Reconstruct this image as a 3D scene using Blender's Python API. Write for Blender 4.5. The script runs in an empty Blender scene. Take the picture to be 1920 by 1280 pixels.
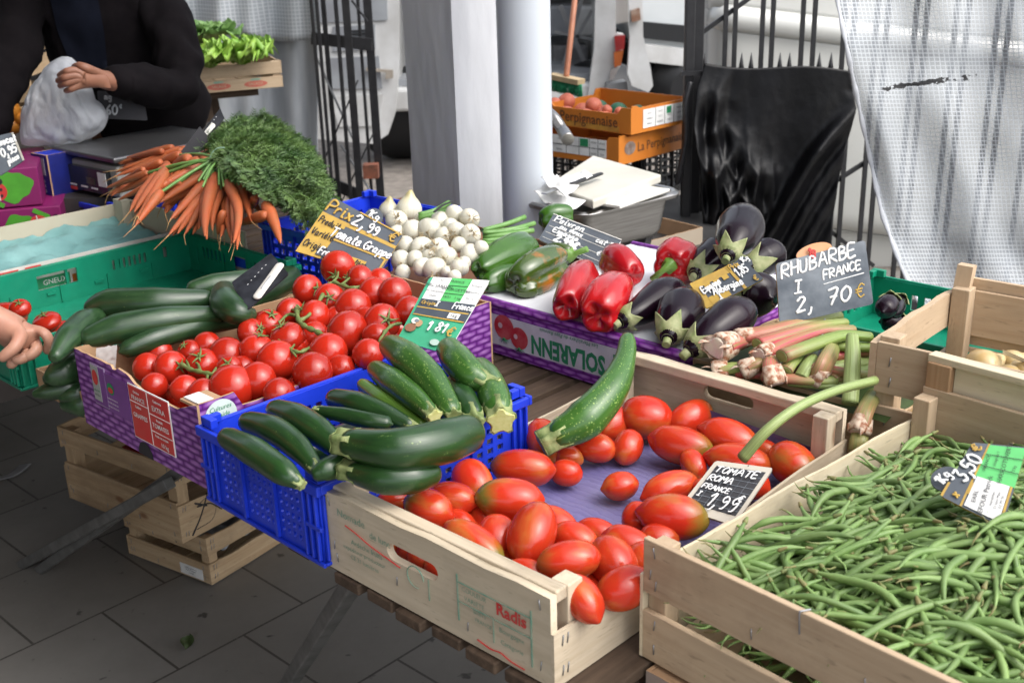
import bpy, bmesh, math, random
import numpy as np
from mathutils import Vector, Matrix, Quaternion, noise as mnoise
random.seed(7)
R = math.radians
SC = bpy.context.scene
COL = SC.collection
# ---------------------------------------------------------------- camera
F_PX = 2151.69                       # focal length in pixels of the 1920 px wide photograph
CAM_O = Vector((0, 0, 1.465))
PITCH, ROLL = R(20.2611), R(-1.77459)
FW = Vector((0, math.cos(PITCH), -math.sin(PITCH)))
_r, _u = Vector((1, 0, 0)), Vector((0, math.sin(PITCH), math.cos(PITCH)))
RT = math.cos(ROLL) * _r + math.sin(ROLL) * _u
UP = -math.sin(ROLL) * _r + math.cos(ROLL) * _u
cd = bpy.data.cameras.new('camera')
cd.sensor_width = 36
cd.lens = F_PX / 1920 * 36
cd.clip_start = 0.05
cd.clip_end = 500
cd.dof.use_dof = True
cd.dof.focus_distance = 1.75
cd.dof.aperture_fstop = 9.0
co = bpy.data.objects.new('camera', cd)
COL.objects.link(co)
m = Matrix.Identity(4)
for i in range(3):
    m[i][0], m[i][1], m[i][2], m[i][3] = RT[i], UP[i], -FW[i], CAM_O[i]
co.matrix_world = m
SC.camera = co
# ---------------------------------------------------------------- light
SUN_EL, SUN_AZ = R(52), R(120)        # azimuth clockwise from +Y
W = bpy.data.worlds.new('World')
SC.world = W
W.use_nodes = True
nt = W.node_tree
sky = nt.nodes.new('ShaderNodeTexSky')
sky.sky_type = 'NISHITA'
sky.sun_disc = False
sky.sun_elevation = SUN_EL
sky.sun_rotation = SUN_AZ
sky.air_density = 1.0
sky.dust_density = 4.0
sky.ozone_density = 1.0
bg = nt.nodes['Background']
bg.inputs['Strength'].default_value = 0.15
hs = nt.nodes.new('ShaderNodeHueSaturation')
hs.inputs['Saturation'].default_value = 0.38
nt.links.new(sky.outputs[0], hs.inputs['Color'])
nt.links.new(hs.outputs[0], bg.inputs['Color'])
sl = bpy.data.lights.new('sun', 'SUN')
sl.energy = 0.72
sl.angle = R(70)
sl.color = (1.0, 0.98, 0.96)
so = bpy.data.objects.new('sun', sl)
COL.objects.link(so)
sd = Vector((math.sin(SUN_AZ) * math.cos(SUN_EL), math.cos(SUN_AZ) * math.cos(SUN_EL), math.sin(SUN_EL)))
so.rotation_euler = sd.to_track_quat('Z', 'Y').to_euler()
so.location = sd * 20
SC.view_settings.view_transform = 'Standard'
SC.view_settings.look = 'None'
SC.view_settings.exposure = 1.15
SC.view_settings.gamma = 1
SC.cycles.max_bounces = 8
SC.cycles.transparent_max_bounces = 16
SC.cycles.use_denoising = True
SC.cycles.sample_clamp_indirect = 6

# ---------------------------------------------------------------- helpers
def ray(x, y):
    return FW + RT * ((x - 960) / F_PX) - UP * ((y - 640) / F_PX)
def at(x, y, z):
    d = ray(x, y); return CAM_O + d * ((z - CAM_O.z) / d.z)
def atY(x, y, Y):
    d = ray(x, y); return CAM_O + d * ((Y - CAM_O.y) / d.y)
def depth(P):
    return (Vector(P) - CAM_O).dot(FW)
def onplane(x, y, P0, N):
    d = ray(x, y); return CAM_O + d * ((Vector(P0) - CAM_O).dot(N) / d.dot(N))
YAW = R(-44.5)
TU = Vector((math.cos(YAW), math.sin(YAW), 0))
TV = Vector((-TU.y, TU.x, 0))
T0 = Vector((-.239, 1.269, 0))
def T(s, t, z=0):
    return T0 + TU * s + TV * t + Vector((0, 0, z))
def st(P):
    d = Vector(P) - T0; return d.dot(TU), d.dot(TV)
def pile(x, y, z0, kt, ks=0):
    """point of the sloping heap z = z0 + kt*t + ks*s seen at a pixel"""
    N = Vector((0, 0, 1)) - TV * kt - TU * ks
    P0 = T(0, 0, z0)
    return onplane(x, y, P0, N)
def crom(pts, n=6):
    pts = [Vector(p) for p in pts]
    if len(pts) < 3:
        return [pts[0].lerp(pts[-1], i / n) for i in range(n + 1)]
    P = [pts[0] * 2 - pts[1]] + pts + [pts[-1] * 2 - pts[-2]]
    out = []
    for i in range(1, len(P) - 2):
        a, b, c, d = P[i - 1:i + 3]
        for k in range(n):
            t = k / n
            out.append(0.5 * ((2 * b) + (c - a) * t + (2 * a - 5 * b + 4 * c - d) * t * t + (3 * b - a - 3 * c + d) * t ** 3))
    out.append(pts[-1])
    return out
def interp(xs, ys, x):
    return float(np.interp(x, xs, ys))

class MB:
    def __init__(s):
        s.v, s.f, s.mi, s.sm, s.uv = [], [], [], [], {}
    def face(s, idx, mi=0, sm=False):
        s.f.append(tuple(idx)); s.mi.append(mi); s.sm.append(sm)
    def add(s, p):
        s.v.append(tuple(p)); return len(s.v) - 1
    def poly(s, pts, mi=0, sm=False):
        s.face([s.add(p) for p in pts], mi, sm); return s
    def box(s, x0, x1, y0, y1, z0, z1, mi=0, M=None):
        c = [Vector((x, y, z)) for z in (z0, z1) for y in (y0, y1) for x in (x0, x1)]
        if M is not None: c = [M @ p for p in c]
        i = [s.add(p) for p in c]
        for q in ((0, 2, 3, 1), (4, 5, 7, 6), (0, 1, 5, 4), (2, 6, 7, 3), (0, 4, 6, 2), (1, 3, 7, 5)):
            s.face([i[k] for k in q], mi)
        return s
    def bar(s, A, B, w, h, mi=0, up=(0, 0, 1)):
        A, B = Vector(A), Vector(B); d = B - A; L = d.length; d.normalize()
        x = d.cross(Vector(up))
        if x.length < 1e-5: x = d.cross(Vector((0, 1, 0)))
        x.normalize(); z = x.cross(d)
        M = Matrix(((x.x, d.x, z.x, A.x), (x.y, d.y, z.y, A.y), (x.z, d.z, z.z, A.z), (0, 0, 0, 1)))
        return s.box(-w / 2, w / 2, 0, L, -h / 2, h / 2, mi, M)
    def tube(s, pts, rad, n=10, mi=0, cap='round', prof=None, flat=1.0, sm=True, up0=(0.13, 0.21, 0.97)):
        pts = [Vector(p) for p in pts]; k = len(pts)
        if not hasattr(rad, '__len__'): rad = [rad] * k
        acc = [0]
        for i in range(1, k): acc.append(acc[-1] + (pts[i] - pts[i - 1]).length)
        tot = acc[-1] or 1
        tn = []
        for i in range(k):
            t = pts[min(i + 1, k - 1)] - pts[max(i - 1, 0)]
            tn.append(t.normalized() if t.length > 1e-9 else Vector((0, 0, 1)))
        up = Vector(up0); a = tn[0].cross(up)
        if a.length < 1e-3: a = tn[0].cross(Vector((1, 0, 0)))
        a.normalize()
        rings = []; P, Rr, V_, Tn = list(pts), list(rad), [x / tot for x in acc], list(tn)
        if cap == 'round':
            r0, r1 = rad[0], rad[-1]
            for q, f in ((.55, .83), (.9, .45)):
                P.insert(0, pts[0] - tn[0] * r0 * q * .8); Rr.insert(0, r0 * f); V_.insert(0, 0.0); Tn.insert(0, tn[0])
                P.append(pts[-1] + tn[-1] * r1 * q * .8); Rr.append(r1 * f); V_.append(1.0); Tn.append(tn[-1])
        base = len(s.v)
        for i, (p, r, t) in enumerate(zip(P, Rr, Tn)):
            a = (a - t * a.dot(t)); a.normalize(); b = t.cross(a)
            for j in range(n):
                th = 2 * math.pi * j / n
                q = r * (prof(th, V_[i]) if prof else 1)
                s.v.append(tuple(p + a * (math.cos(th) * q) + b * (math.sin(th) * q * flat)))
        m_ = len(P)
        for i in range(m_ - 1):
            for j in range(n):
                j2 = (j + 1) % n
                fi = len(s.f)
                s.face((base + i * n + j, base + i * n + j2, base + (i + 1) * n + j2, base + (i + 1) * n + j), mi, sm)
                s.uv[fi] = ((j / n, V_[i]), ((j + 1) / n, V_[i]), ((j + 1) / n, V_[i + 1]), (j / n, V_[i + 1]))
        fi = len(s.f); s.face([base + j for j in reversed(range(n))], mi, False); s.uv[fi] = tuple((.5, 0) for _ in range(n))
        fi = len(s.f); s.face([base + (m_ - 1) * n + j for j in range(n)], mi, False); s.uv[fi] = tuple((.5, 1) for _ in range(n))
        return s
    def grid(s, fn, nu, nv, mi=0, wrap=False, sm=True):
        base = len(s.v); cu = nu if wrap else nu + 1
        for j in range(nv + 1):
            for i in range(cu):
                s.v.append(tuple(fn(i / nu, j / nv)))
        for j in range(nv):
            for i in range(nu):
                i2 = (i + 1) % cu if wrap else i + 1
                fi = len(s.f)
                s.face((base + j * cu + i, base + j * cu + i2, base + (j + 1) * cu + i2, base + (j + 1) * cu + i), mi, sm)
                s.uv[fi] = ((i / nu, j / nv), ((i + 1) / nu, j / nv), ((i + 1) / nu, (j + 1) / nv), (i / nu, (j + 1) / nv))
        return s
    def blob(s, fn, nu=20, nv=12, mi=0):
        """closed surface fn(theta, phi) with poles"""
        eps = 0.02
        def g(u, v):
            return fn(2 * math.pi * (1 - u), math.pi * (eps + (1 - 2 * eps) * v))
        b = len(s.v)
        s.grid(g, nu, nv, mi, wrap=True)
        s.face([b + i for i in reversed(range(nu))], mi, True)
        s.face([b + nv * nu + i for i in range(nu)], mi, True)
        return s
    def mesh(s, name, mats):
        me = bpy.data.meshes.new(name)
        me.from_pydata(s.v, [], s.f)
        for mt in (mats if isinstance(mats, (list, tuple)) else [mats]): me.materials.append(mt)
        me.polygons.foreach_set('material_index', s.mi)
        me.polygons.foreach_set('use_smooth', s.sm)
        if s.uv:
            ul = me.uv_layers.new(name='UVMap')
            for p in me.polygons:
                q = s.uv.get(p.index)
                if q:
                    for li, c in zip(p.loop_indices, q): ul.data[li].uv = c
        me.update()
        return me
    def build(s, name, mats, parent=None, loc=None, bevel=0, local=True, fixn=False):
        """verts in world coords minus loc (or parent's frame when local)"""
        me = s.mesh(name, mats)
        if fixn:
            bm = bmesh.new(); bm.from_mesh(me); bmesh.ops.recalc_face_normals(bm, faces=bm.faces); bm.to_mesh(me); bm.free()
        o = bpy.data.objects.new(name, me); COL.objects.link(o)
        if parent is not None: o.parent = parent
        if loc is not None: o.location = loc
        if bevel:
            b = o.modifiers.new('bevel', 'BEVEL'); b.width = bevel; b.segments = 2; b.limit_method = 'ANGLE'; b.angle_limit = R(40)
        return o
def tag(o, label=None, cat=None, group=None, kind=None):
    if label: o['label'] = label
    if cat: o['category'] = cat
    if group: o['group'] = group
    if kind: o['kind'] = kind
    return o
def empty(name, loc=(0, 0, 0), rz=0, label=None, cat=None, group=None):
    o = bpy.data.objects.new(name, None); COL.objects.link(o)
    o.empty_display_size = .05; o.location = loc; o.rotation_euler = (0, 0, rz)
    return tag(o, label, cat, group)
def copy_tree(o, parent=None):
    c = o.copy(); COL.objects.link(c)
    if parent is not None: c.parent = parent
    for ch in list(o.children): copy_tree(ch, c)
    return c
def curve_mesh(outlines, thick):
    """2D outlines (first outer, others holes) extruded by thick about z=0 -> mesh"""
    cu = bpy.data.curves.new('outline', 'CURVE'); cu.dimensions = '2D'; cu.fill_mode = 'BOTH'; cu.extrude = thick / 2
    for ol in outlines:
        sp = cu.splines.new('POLY'); sp.points.add(len(ol) - 1); sp.use_cyclic_u = True
        for p, (x, y) in zip(sp.points, ol): p.co = (x, y, 0, 1)
    o = bpy.data.objects.new('outline', cu); COL.objects.link(o)
    dg = bpy.context.evaluated_depsgraph_get()
    me = bpy.data.meshes.new_from_object(o.evaluated_get(dg))
    bpy.data.objects.remove(o); bpy.data.curves.remove(cu)
    return me
def panel(name, outlines, thick, M, mat, parent):
    me = curve_mesh(outlines, thick); me.transform(M); me.name = name
    me.materials.clear(); me.materials.append(mat)
    o = bpy.data.objects.new(name, me); COL.objects.link(o); o.parent = parent
    return o
def slot(cx, cy, w, h, n=6):
    r = h / 2; out = []
    for k in range(n + 1):
        a = -math.pi / 2 + math.pi * k / n; out.append((cx + w / 2 - r + r * math.cos(a), cy + r * math.sin(a)))
    for k in range(n + 1):
        a = math.pi / 2 + math.pi * k / n; out.append((cx - w / 2 + r + r * math.cos(a), cy + r * math.sin(a)))
    return out
def frame_mat(O, X, Y):
    X = Vector(X).normalized(); Y = Vector(Y); Y = (Y - X * Y.dot(X)).normalized(); Z = X.cross(Y)
    return Matrix(((X.x, Y.x, Z.x, O[0]), (X.y, Y.y, Z.y, O[1]), (X.z, Y.z, Z.z, O[2]), (0, 0, 0, 1)))
def text(parent, s, size, M, mat, name='lettering', align='CENTER', shear=0, bold=0, sx=1.0):
    """printed words as a mesh lying in the XY plane of M"""
    cu = bpy.data.curves.new('words', 'FONT'); cu.body = s; cu.size = size; cu.align_x = align; cu.align_y = 'CENTER'
    cu.shear = shear; cu.offset = bold; cu.resolution_u = 2
    o = bpy.data.objects.new('words', cu); COL.objects.link(o)
    dg = bpy.context.evaluated_depsgraph_get()
    me = bpy.data.meshes.new_from_object(o.evaluated_get(dg))
    bpy.data.objects.remove(o); bpy.data.curves.remove(cu)
    me.transform(Matrix.Diagonal((sx, 1, 1, 1))); me.transform(M); me.name = name
    me.materials.clear(); me.materials.append(mat)
    t = bpy.data.objects.new(name, me); COL.objects.link(t); t.parent = parent
    return t

# ---------------------------------------------------------------- materials
def new_mat(name):
    mt = bpy.data.materials.new(name); mt.use_nodes = True
    nt = mt.node_tree; return mt, nt, nt.nodes['Principled BSDF']
def N_(nt, t, **kw):
    n = nt.nodes.new(t)
    for k, v in kw.items():
        if k in n.inputs: n.inputs[k].default_value = v
        else: setattr(n, k, v)
    return n
def L_(nt, a, b): nt.links.new(a, b)
def c4(c): return (c[0], c[1], c[2], 1)
def mixc(nt, fac, a, b):
    n = nt.nodes.new('ShaderNodeMix'); n.data_type = 'RGBA'
    for inp, v in ((n.inputs[0], fac), (n.inputs[6], a), (n.inputs[7], b)):
        if hasattr(v, 'is_linked'): nt.links.new(v, inp)
        else: inp.default_value = v if isinstance(v, (int, float)) else c4(v)
    return n.outputs[2]
def coords(nt, kind='Object', scale=(1, 1, 1), rnd=True):
    tc = nt.nodes.new('ShaderNodeTexCoord'); mp = nt.nodes.new('ShaderNodeMapping')
    mp.inputs['Scale'].default_value = scale
    L_(nt, tc.outputs[kind], mp.inputs['Vector'])
    if rnd:
        oi = nt.nodes.new('ShaderNodeObjectInfo'); mu = nt.nodes.new('ShaderNodeMath'); mu.operation = 'MULTIPLY'; mu.inputs[1].default_value = 37
        L_(nt, oi.outputs['Random'], mu.inputs[0]); L_(nt, mu.outputs[0], mp.inputs['Location'])
    return mp.outputs[0]
def ramp(nt, fac, stops):
    r = nt.nodes.new('ShaderNodeValToRGB'); e = r.color_ramp.elements
    e[0].position, e[0].color = stops[0][0], c4(stops[0][1]); e[1].position, e[1].color = stops[-1][0], c4(stops[-1][1])
    for p, c in stops[1:-1]:
        q = e.new(p); q.color = c4(c)
    L_(nt, fac, r.inputs[0]); return r.outputs[0]
def noise(nt, vec, scale, detail=4, rough=.55, dist=0):
    n = N_(nt, 'ShaderNodeTexNoise', Scale=scale, Detail=detail, Roughness=rough, Distortion=dist); L_(nt, vec, n.inputs['Vector']); return n.outputs['Fac']
def bump(nt, bs, h, strength=.3, dist=.002):
    b = N_(nt, 'ShaderNodeBump', Strength=strength, Distance=dist); L_(nt, h, b.inputs['Height']); L_(nt, b.outputs[0], bs.inputs['Normal'])
def randval(nt, col, amt):
    oi = nt.nodes.new('ShaderNodeObjectInfo'); mr = N_(nt, 'ShaderNodeMapRange'); mr.inputs[3].default_value = 1 - amt; mr.inputs[4].default_value = 1 + amt
    L_(nt, oi.outputs['Random'], mr.inputs[0])
    h = nt.nodes.new('ShaderNodeHueSaturation'); L_(nt, col, h.inputs['Color']); L_(nt, mr.outputs[0], h.inputs['Value']); return h.outputs[0]
def pm(name, c1, c2=None, scale=(1, 1, 1), ns=20, detail=4, rough=.5, bmp=0, bs_=80, bdist=.002, rnd=0, metal=0, coat=0, spec=.5, lo=.35, hi=.65, coord='Object', rvar=0, sss=0):
    mt, nt, b = new_mat(name)
    b.inputs['Roughness'].default_value = rough; b.inputs['Metallic'].default_value = metal
    b.inputs['Coat Weight'].default_value = coat; b.inputs['Coat Roughness'].default_value = .08; b.inputs['Specular IOR Level'].default_value = spec
    v = coords(nt, coord, scale)
    c2 = c2 or tuple(x * .8 for x in c1)
    f = noise(nt, v, ns, detail)
    col = ramp(nt, f, [(lo, c1), (hi, c2)])
    if rnd: col = randval(nt, col, rnd)
    L_(nt, col, b.inputs['Base Color'])
    if rvar:
        mr = N_(nt, 'ShaderNodeMapRange'); mr.inputs[1].default_value = .3; mr.inputs[2].default_value = .7; mr.inputs[3].default_value = rough - rvar; mr.inputs[4].default_value = rough + rvar
        L_(nt, noise(nt, v, ns * 1.7, 3), mr.inputs[0]); L_(nt, mr.outputs[0], b.inputs['Roughness'])
    if bmp: bump(nt, b, noise(nt, coords(nt, coord, scale), bs_, 4), bmp, bdist)
    if sss:
        b.inputs['Subsurface Weight'].default_value = sss; b.inputs['Subsurface Radius'].default_value = (.01, .004, .002); b.inputs['Subsurface Scale'].default_value = .4
    return mt
def wood(name, c1, c2, grain, dirt=.35, rough=.65, fine=1.0):
    """grain: axis index along the fibres"""
    mt, nt, b = new_mat(name); b.inputs['Roughness'].default_value = rough; b.inputs['Specular IOR Level'].default_value = .3
    sc = [90 * fine] * 3; sc[grain] = 4 * fine
    v = coords(nt, 'Object', tuple(sc))
    g = noise(nt, v, 1.0, 5, .6, .6)
    col = ramp(nt, g, [(.3, c1), (.72, c2)])
    sc2 = [22] * 3; sc2[grain] = 5
    d = noise(nt, coords(nt, 'Object', tuple(sc2)), 1.0, 5, .65)
    dk = ramp(nt, d, [(.48, (0, 0, 0)), (.75, (1, 1, 1))])
    dm = nt.nodes.new('ShaderNodeMath'); dm.operation = 'MULTIPLY'; dm.inputs[1].default_value = dirt; L_(nt, dk, dm.inputs[0])
    col = mixc(nt, dm.outputs[0], col, tuple(x * .38 for x in c2))
    # short dark flecks along the grain
    sc3 = [260] * 3; sc3[grain] = 40
    f = noise(nt, coords(nt, 'Object', tuple(sc3)), 1.0, 2)
    fk = ramp(nt, f, [(.64, (0, 0, 0)), (.74, (.4, .4, .4))])
    col = mixc(nt, fk, col, tuple(x * .3 for x in c2))
    # knots and resin stains
    sk = [9] * 3; sk[grain] = 4.5
    vo = N_(nt, 'ShaderNodeTexVoronoi', Scale=1.0); L_(nt, coords(nt, 'Object', tuple(sk)), vo.inputs['Vector'])
    kn = ramp(nt, vo.outputs['Distance'], [(.045, (.75, .75, .75)), (.10, (0, 0, 0))])
    col = mixc(nt, kn, col, (c2[0] * .45, c2[1] * .27, c2[2] * .2))
    st_ = noise(nt, coords(nt, 'Object', (5, 5, 5)), 1.0, 6, .7)
    col = mixc(nt, ramp(nt, st_, [(.56, (0, 0, 0)), (.72, (.35, .35, .35))]), col, (c2[0] * .5, c2[1] * .48, c2[2] * .5))
    col = randval(nt, col, .09)
    L_(nt, col, b.inputs['Base Color']); bump(nt, b, g, .35, .0015)
    return mt
M = {}
POP1, POP2 = (.62, .53, .40), (.49, .40, .28)
for i, ax in enumerate('xyz'):
    M['ply_' + ax] = wood('poplar_plank', POP1, POP2, i, .45)
    M['pale_' + ax] = wood('pale_plank', (.70, .62, .45), (.60, .50, .335), i, .12)
    M['beige_' + ax] = wood('beige_plank', (.52, .40, .27), (.43, .31, .20), i, .22)
    M['old_' + ax] = wood('worn_plank', (.54, .40, .25), (.41, .28, .16), i, .5)
    M['dark_' + ax] = wood('weathered_slat', (.115, .078, .052), (.055, .036, .024), i, .75, .75)
M['ply_face'] = wood('printed_plank', (.60, .515, .385), (.53, .445, .32), 0, .35)
M['staple'] = pm('steel_wire', (.35, .36, .38), rough=.4, metal=.8)
M['cardboard'] = pm('cardboard', (.42, .265, .15), (.36, .22, .12), ns=15, rough=.85, bmp=.2, bs_=60)
M['brownbox'] = pm('brown_cardboard', (.24, .115, .062), (.20, .09, .05), ns=15, rough=.85)
M['steel'] = pm('stainless', (.42, .41, .395), (.32, .31, .295), scale=(3, 60, 60), ns=3, rough=.28, metal=1)
M['black_iron'] = pm('black_paint', (.012, .012, .014), (.02, .02, .022), ns=30, rough=.45, bmp=.15, bs_=120)
M['white_print'] = pm('white_print', (.78, .78, .76), rough=.6)
M['green_print'] = pm('green_print', (.02, .25, .1), rough=.6)
M['green_stamp'] = pm('green_stamp', (.13, .30, .22), (.3, .36, .27), ns=60, rough=.7)
M['red_print'] = pm('red_print', (.55, .03, .03), (.5, .06, .05), rough=.6)
M['black_print'] = pm('black_print', (.02, .02, .025), rough=.6)
M['chalk'] = pm('chalk', (.80, .80, .78), (.5, .52, .54), ns=220, rough=.9, lo=.35, hi=.8)
M['yellow_paint'] = pm('ochre_paint', (.50, .32, .05), (.40, .25, .05), ns=60, rough=.6)
M['slate'] = pm('slate_board', (.04, .05, .065), (.10, .12, .145), ns=9, detail=6, rough=.5, lo=.35, hi=.8)
M['slate_worn'] = pm('chalky_slate', (.06, .075, .095), (.26, .29, .32), ns=14, detail=7, rough=.6, lo=.36, hi=.76)
def plastic(name, c, rough=.38):
    return pm(name, c, tuple(x * .8 for x in c), ns=18, rough=rough, rvar=.08, bmp=.06, bs_=150)
M['blue_plastic'] = plastic('blue_plastic', (.012, .045, .60))
M['green_plastic'] = plastic('green_plastic', (.005, .235, .135))
M['black_plastic'] = plastic('black_plastic', (.012, .012, .013), .45)
M['white_plastic'] = pm('white_plastic', (.70, .69, .64), (.6, .58, .52), ns=8, rough=.4)
def weave(name, base, light, dark, bw=.034, rh=.0105):
    mt, nt, b = new_mat(name); b.inputs['Roughness'].default_value = .42
    tc = nt.nodes.new('ShaderNodeTexCoord'); sp = nt.nodes.new('ShaderNodeSeparateXYZ'); L_(nt, tc.outputs['Object'], sp.inputs[0])
    def ma(op, a, b_=None, c=None):
        n = nt.nodes.new('ShaderNodeMath'); n.operation = op
        for i, v in enumerate((a, b_, c)):
            if v is None: continue
            if hasattr(v, 'is_linked'): L_(nt, v, n.inputs[i])
            else: n.inputs[i].default_value = v
        return n.outputs[0]
    x = ma('ADD', sp.outputs[0], sp.outputs[1])
    wob = noise(nt, coords(nt, 'Object', (1, 1, 1), False), 55, 2)
    zz = ma('DIVIDE', ma('ADD', sp.outputs[2], ma('MULTIPLY', wob, .004)), rh)
    row = ma('FLOOR', zz); v = ma('FRACT', zz)
    u = ma('FRACT', ma('ADD', ma('DIVIDE', x, bw), ma('MULTIPLY', row, .5)))
    def par(q): return ma('SUBTRACT', 1.0, ma('POWER', ma('ABSOLUTE', ma('MULTIPLY_ADD', q, 2.0, -1.0)), 2.0))
    pu, pv = par(u), par(v)
    f = ma('MULTIPLY', ma('POWER', pu, .5), pv)
    n2 = noise(nt, coords(nt, 'Object', (60, 60, 260), False), 1.0, 3)
    f2 = ma('MULTIPLY', f, ma('MULTIPLY_ADD', n2, .9, .55))
    mid = tuple((p + q) / 2 for p, q in zip(base, light))
    col = ramp(nt, f2, [(.05, dark), (.42, base), (.78, mid), (1.0, light)])
    L_(nt, col, b.inputs['Base Color'])
    return mt
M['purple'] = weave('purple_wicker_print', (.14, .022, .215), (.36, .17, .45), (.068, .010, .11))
M['purple_lit'] = weave('purple_wicker_print', (.19, .022, .28), (.44, .20, .54), (.095, .011, .15), .034, .009)  # lighter copy of the wicker print, lit tone put into its colour
# ---------------------------------------------------------------- setting
def floor_mat():
    mt, nt, b = new_mat('floor_tiles'); b.inputs['Roughness'].default_value = .55
    tc = nt.nodes.new('ShaderNodeTexCoord'); mp = nt.nodes.new('ShaderNodeMapping'); mp.inputs['Rotation'].default_value = (0, 0, R(-46.4))
    mp.inputs['Location'].default_value = (.16, .02, 0)
    L_(nt, tc.outputs['Object'], mp.inputs[0])
    br = N_(nt, 'ShaderNodeTexBrick', Scale=1.0); br.offset = 0.5
    for k, v in (('Mortar Size', .0035), ('Mortar Smooth', .35), ('Brick Width', .325), ('Row Height', .325)): br.inputs[k].default_value = v
    br.inputs['Color1'].default_value = (.215, .205, .188, 1); br.inputs['Color2'].default_value = (.19, .18, .163, 1); br.inputs['Mortar'].default_value = (.05, .046, .04, 1)
    L_(nt, mp.outputs[0], br.inputs['Vector'])
    n1 = noise(nt, coords(nt, 'Object', (1, 1, 1)), 2.2, 6, .65)
    col = mixc(nt, ramp(nt, n1, [(.35, (0, 0, 0)), (.7, (.55, .55, .55))]), br.outputs[0], (.10, .092, .08))
    n2 = noise(nt, coords(nt, 'Object', (1, 1, 1)), 140, 3)
    col = mixc(nt, ramp(nt, n2, [(.55, (0, 0, 0)), (.72, (.35, .35, .35))]), col, (.2, .19, .17))
    n3 = noise(nt, coords(nt, 'Object', (1, 1, 1)), 24, 2)
    col = mixc(nt, ramp(nt, n3, [(.70, (0, 0, 0)), (.76, (.8, .8, .8))]), col, (.03, .028, .025))
    L_(nt, col, b.inputs['Base Color']); bump(nt, b, n2, .15, .001)
    return mt
o = MB().poly([(-7, -4, 0), (7, -4, 0), (7, 4.7, 0), (-7, 4.7, 0)]).build('floor', floor_mat()); tag(o, kind='structure')
pav = pm('pavement', (.26, .23, .20), (.16, .14, .12), ns=14, detail=7, rough=.9, bmp=.5, bs_=90, bdist=.006)
o = MB().poly([(-60, -30, -.03), (60, -30, -.03), (60, 90, -.03), (-60, 90, -.03)]).build('pavement', pav); tag(o, kind='structure')

# fallen leaves lying on the pavement behind the pillar
lm = pm('dry_leaf', (.20, .045, .03), (.28, .12, .05), ns=9, rough=.8, rnd=.4)
for k in range(26):
    x, y = random.uniform(-.95, .5), random.uniform(5.2, 7.2)
    mb = MB(); a = random.uniform(0, 6.28); L = random.uniform(.035, .07)
    def lf(u, v, a=a, L=L):
        w = .45 * math.sin(math.pi * min(1, v * 1.02)) ** .8 * L
        px, py = (v - .5) * L * 2, (u - .5) * 2 * w
        return (px * math.cos(a) - py * math.sin(a), px * math.sin(a) + py * math.cos(a), .004 + .02 * abs(u - .5) + .012 * math.sin(v * 3.1))
    mb.grid(lf, 4, 6)
    tag(mb.build('fallen_leaf', lm, loc=(x, y, -.03)), 'small reddish dry leaf lying on the pavement behind the gate', 'leaf', 'dry leaves on the pavement')

# unseen roof slab, shaped to darken the left part of the market hall, and the hall's back wall, both outside the frame
rm = pm('painted_boards', (.34, .33, .31), (.28, .27, .25), ns=3, rough=.8)
mb = MB(); z = 3.3
pts = [(-9, -3.0), (-.3, -3.0), (-.4, .6), (-.5, 2.6), (-.5, 4.2), (-9, 4.2)]
mb.poly([(x, y, z) for x, y in pts]); mb.poly([(x, y, z + .12) for x, y in reversed(pts)])
for i in range(6):
    a, b = pts[i], pts[(i + 1) % 6]
    mb.poly([(a[0], a[1], z + .12), (b[0], b[1], z + .12), (b[0], b[1], z), (a[0], a[1], z)])
tag(mb.build('roof', rm), kind='structure')
mb = MB().box(-5.2, -5.0, -4, 4.6, 0, 3.0)
tag(mb.build('brick_wall', pm('dark_wall', (.09, .08, .075), (.06, .055, .05), ns=4, rough=.9)), 'dark side wall of the covered market hall beyond the stalls', 'wall')

# ---------------------------------------------------------------- table
tab = empty('market_table', T(0, 0, 0), YAW, 'long slatted trestle table carrying the vegetable crates, weathered brown wood', 'table')
s_ = -2.3
k = 0
while s_ < .40:
    w = random.uniform(.043, .05); j = random.uniform(-.006, .006)
    MB().box(s_, s_ + w, (-.004 if s_ > -.03 else .012 if s_ > -.28 else .05) + j, 1.22 + j, .683 + random.uniform(-.001, .001), .698).build('slat', M['dark_y'], tab, bevel=.002)
    s_ += w + random.uniform(.010, .016)
for t in (.12, .62, 1.1):
    MB().box(-2.3, .4, t, t + .05, .63, .6785).build('cross_rail', M['dark_x'], tab)
leg = pm('galvanised_tube', (.17, .17, .165), (.11, .11, .105), ns=30, rough=.5, metal=.3)
Ti = Matrix.Rotation(-YAW, 4, 'Z') @ Matrix.Translation(-T0)
def tl(p): return Ti @ Vector(p)
for top, foot in (((672, 1075, .66), (505, 1338, 0)), ((352, 872, .45), (75, 1068, 0)), ((318, 905, .42), (42, 1058, 0))):
    A, B = at(*top), at(*foot)
    MB().bar(tl(A), tl(B), .024, .024).build('leg', leg, tab, bevel=.003)
for s, t in ((.3, 1.05), (-.8, 1.05), (-2.1, 1.05), (-2.1, .2)):
    MB().bar((s, t, .63), (s + .1, t + .05, 0), .024, .024).build('leg', leg, tab, bevel=.003)

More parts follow.
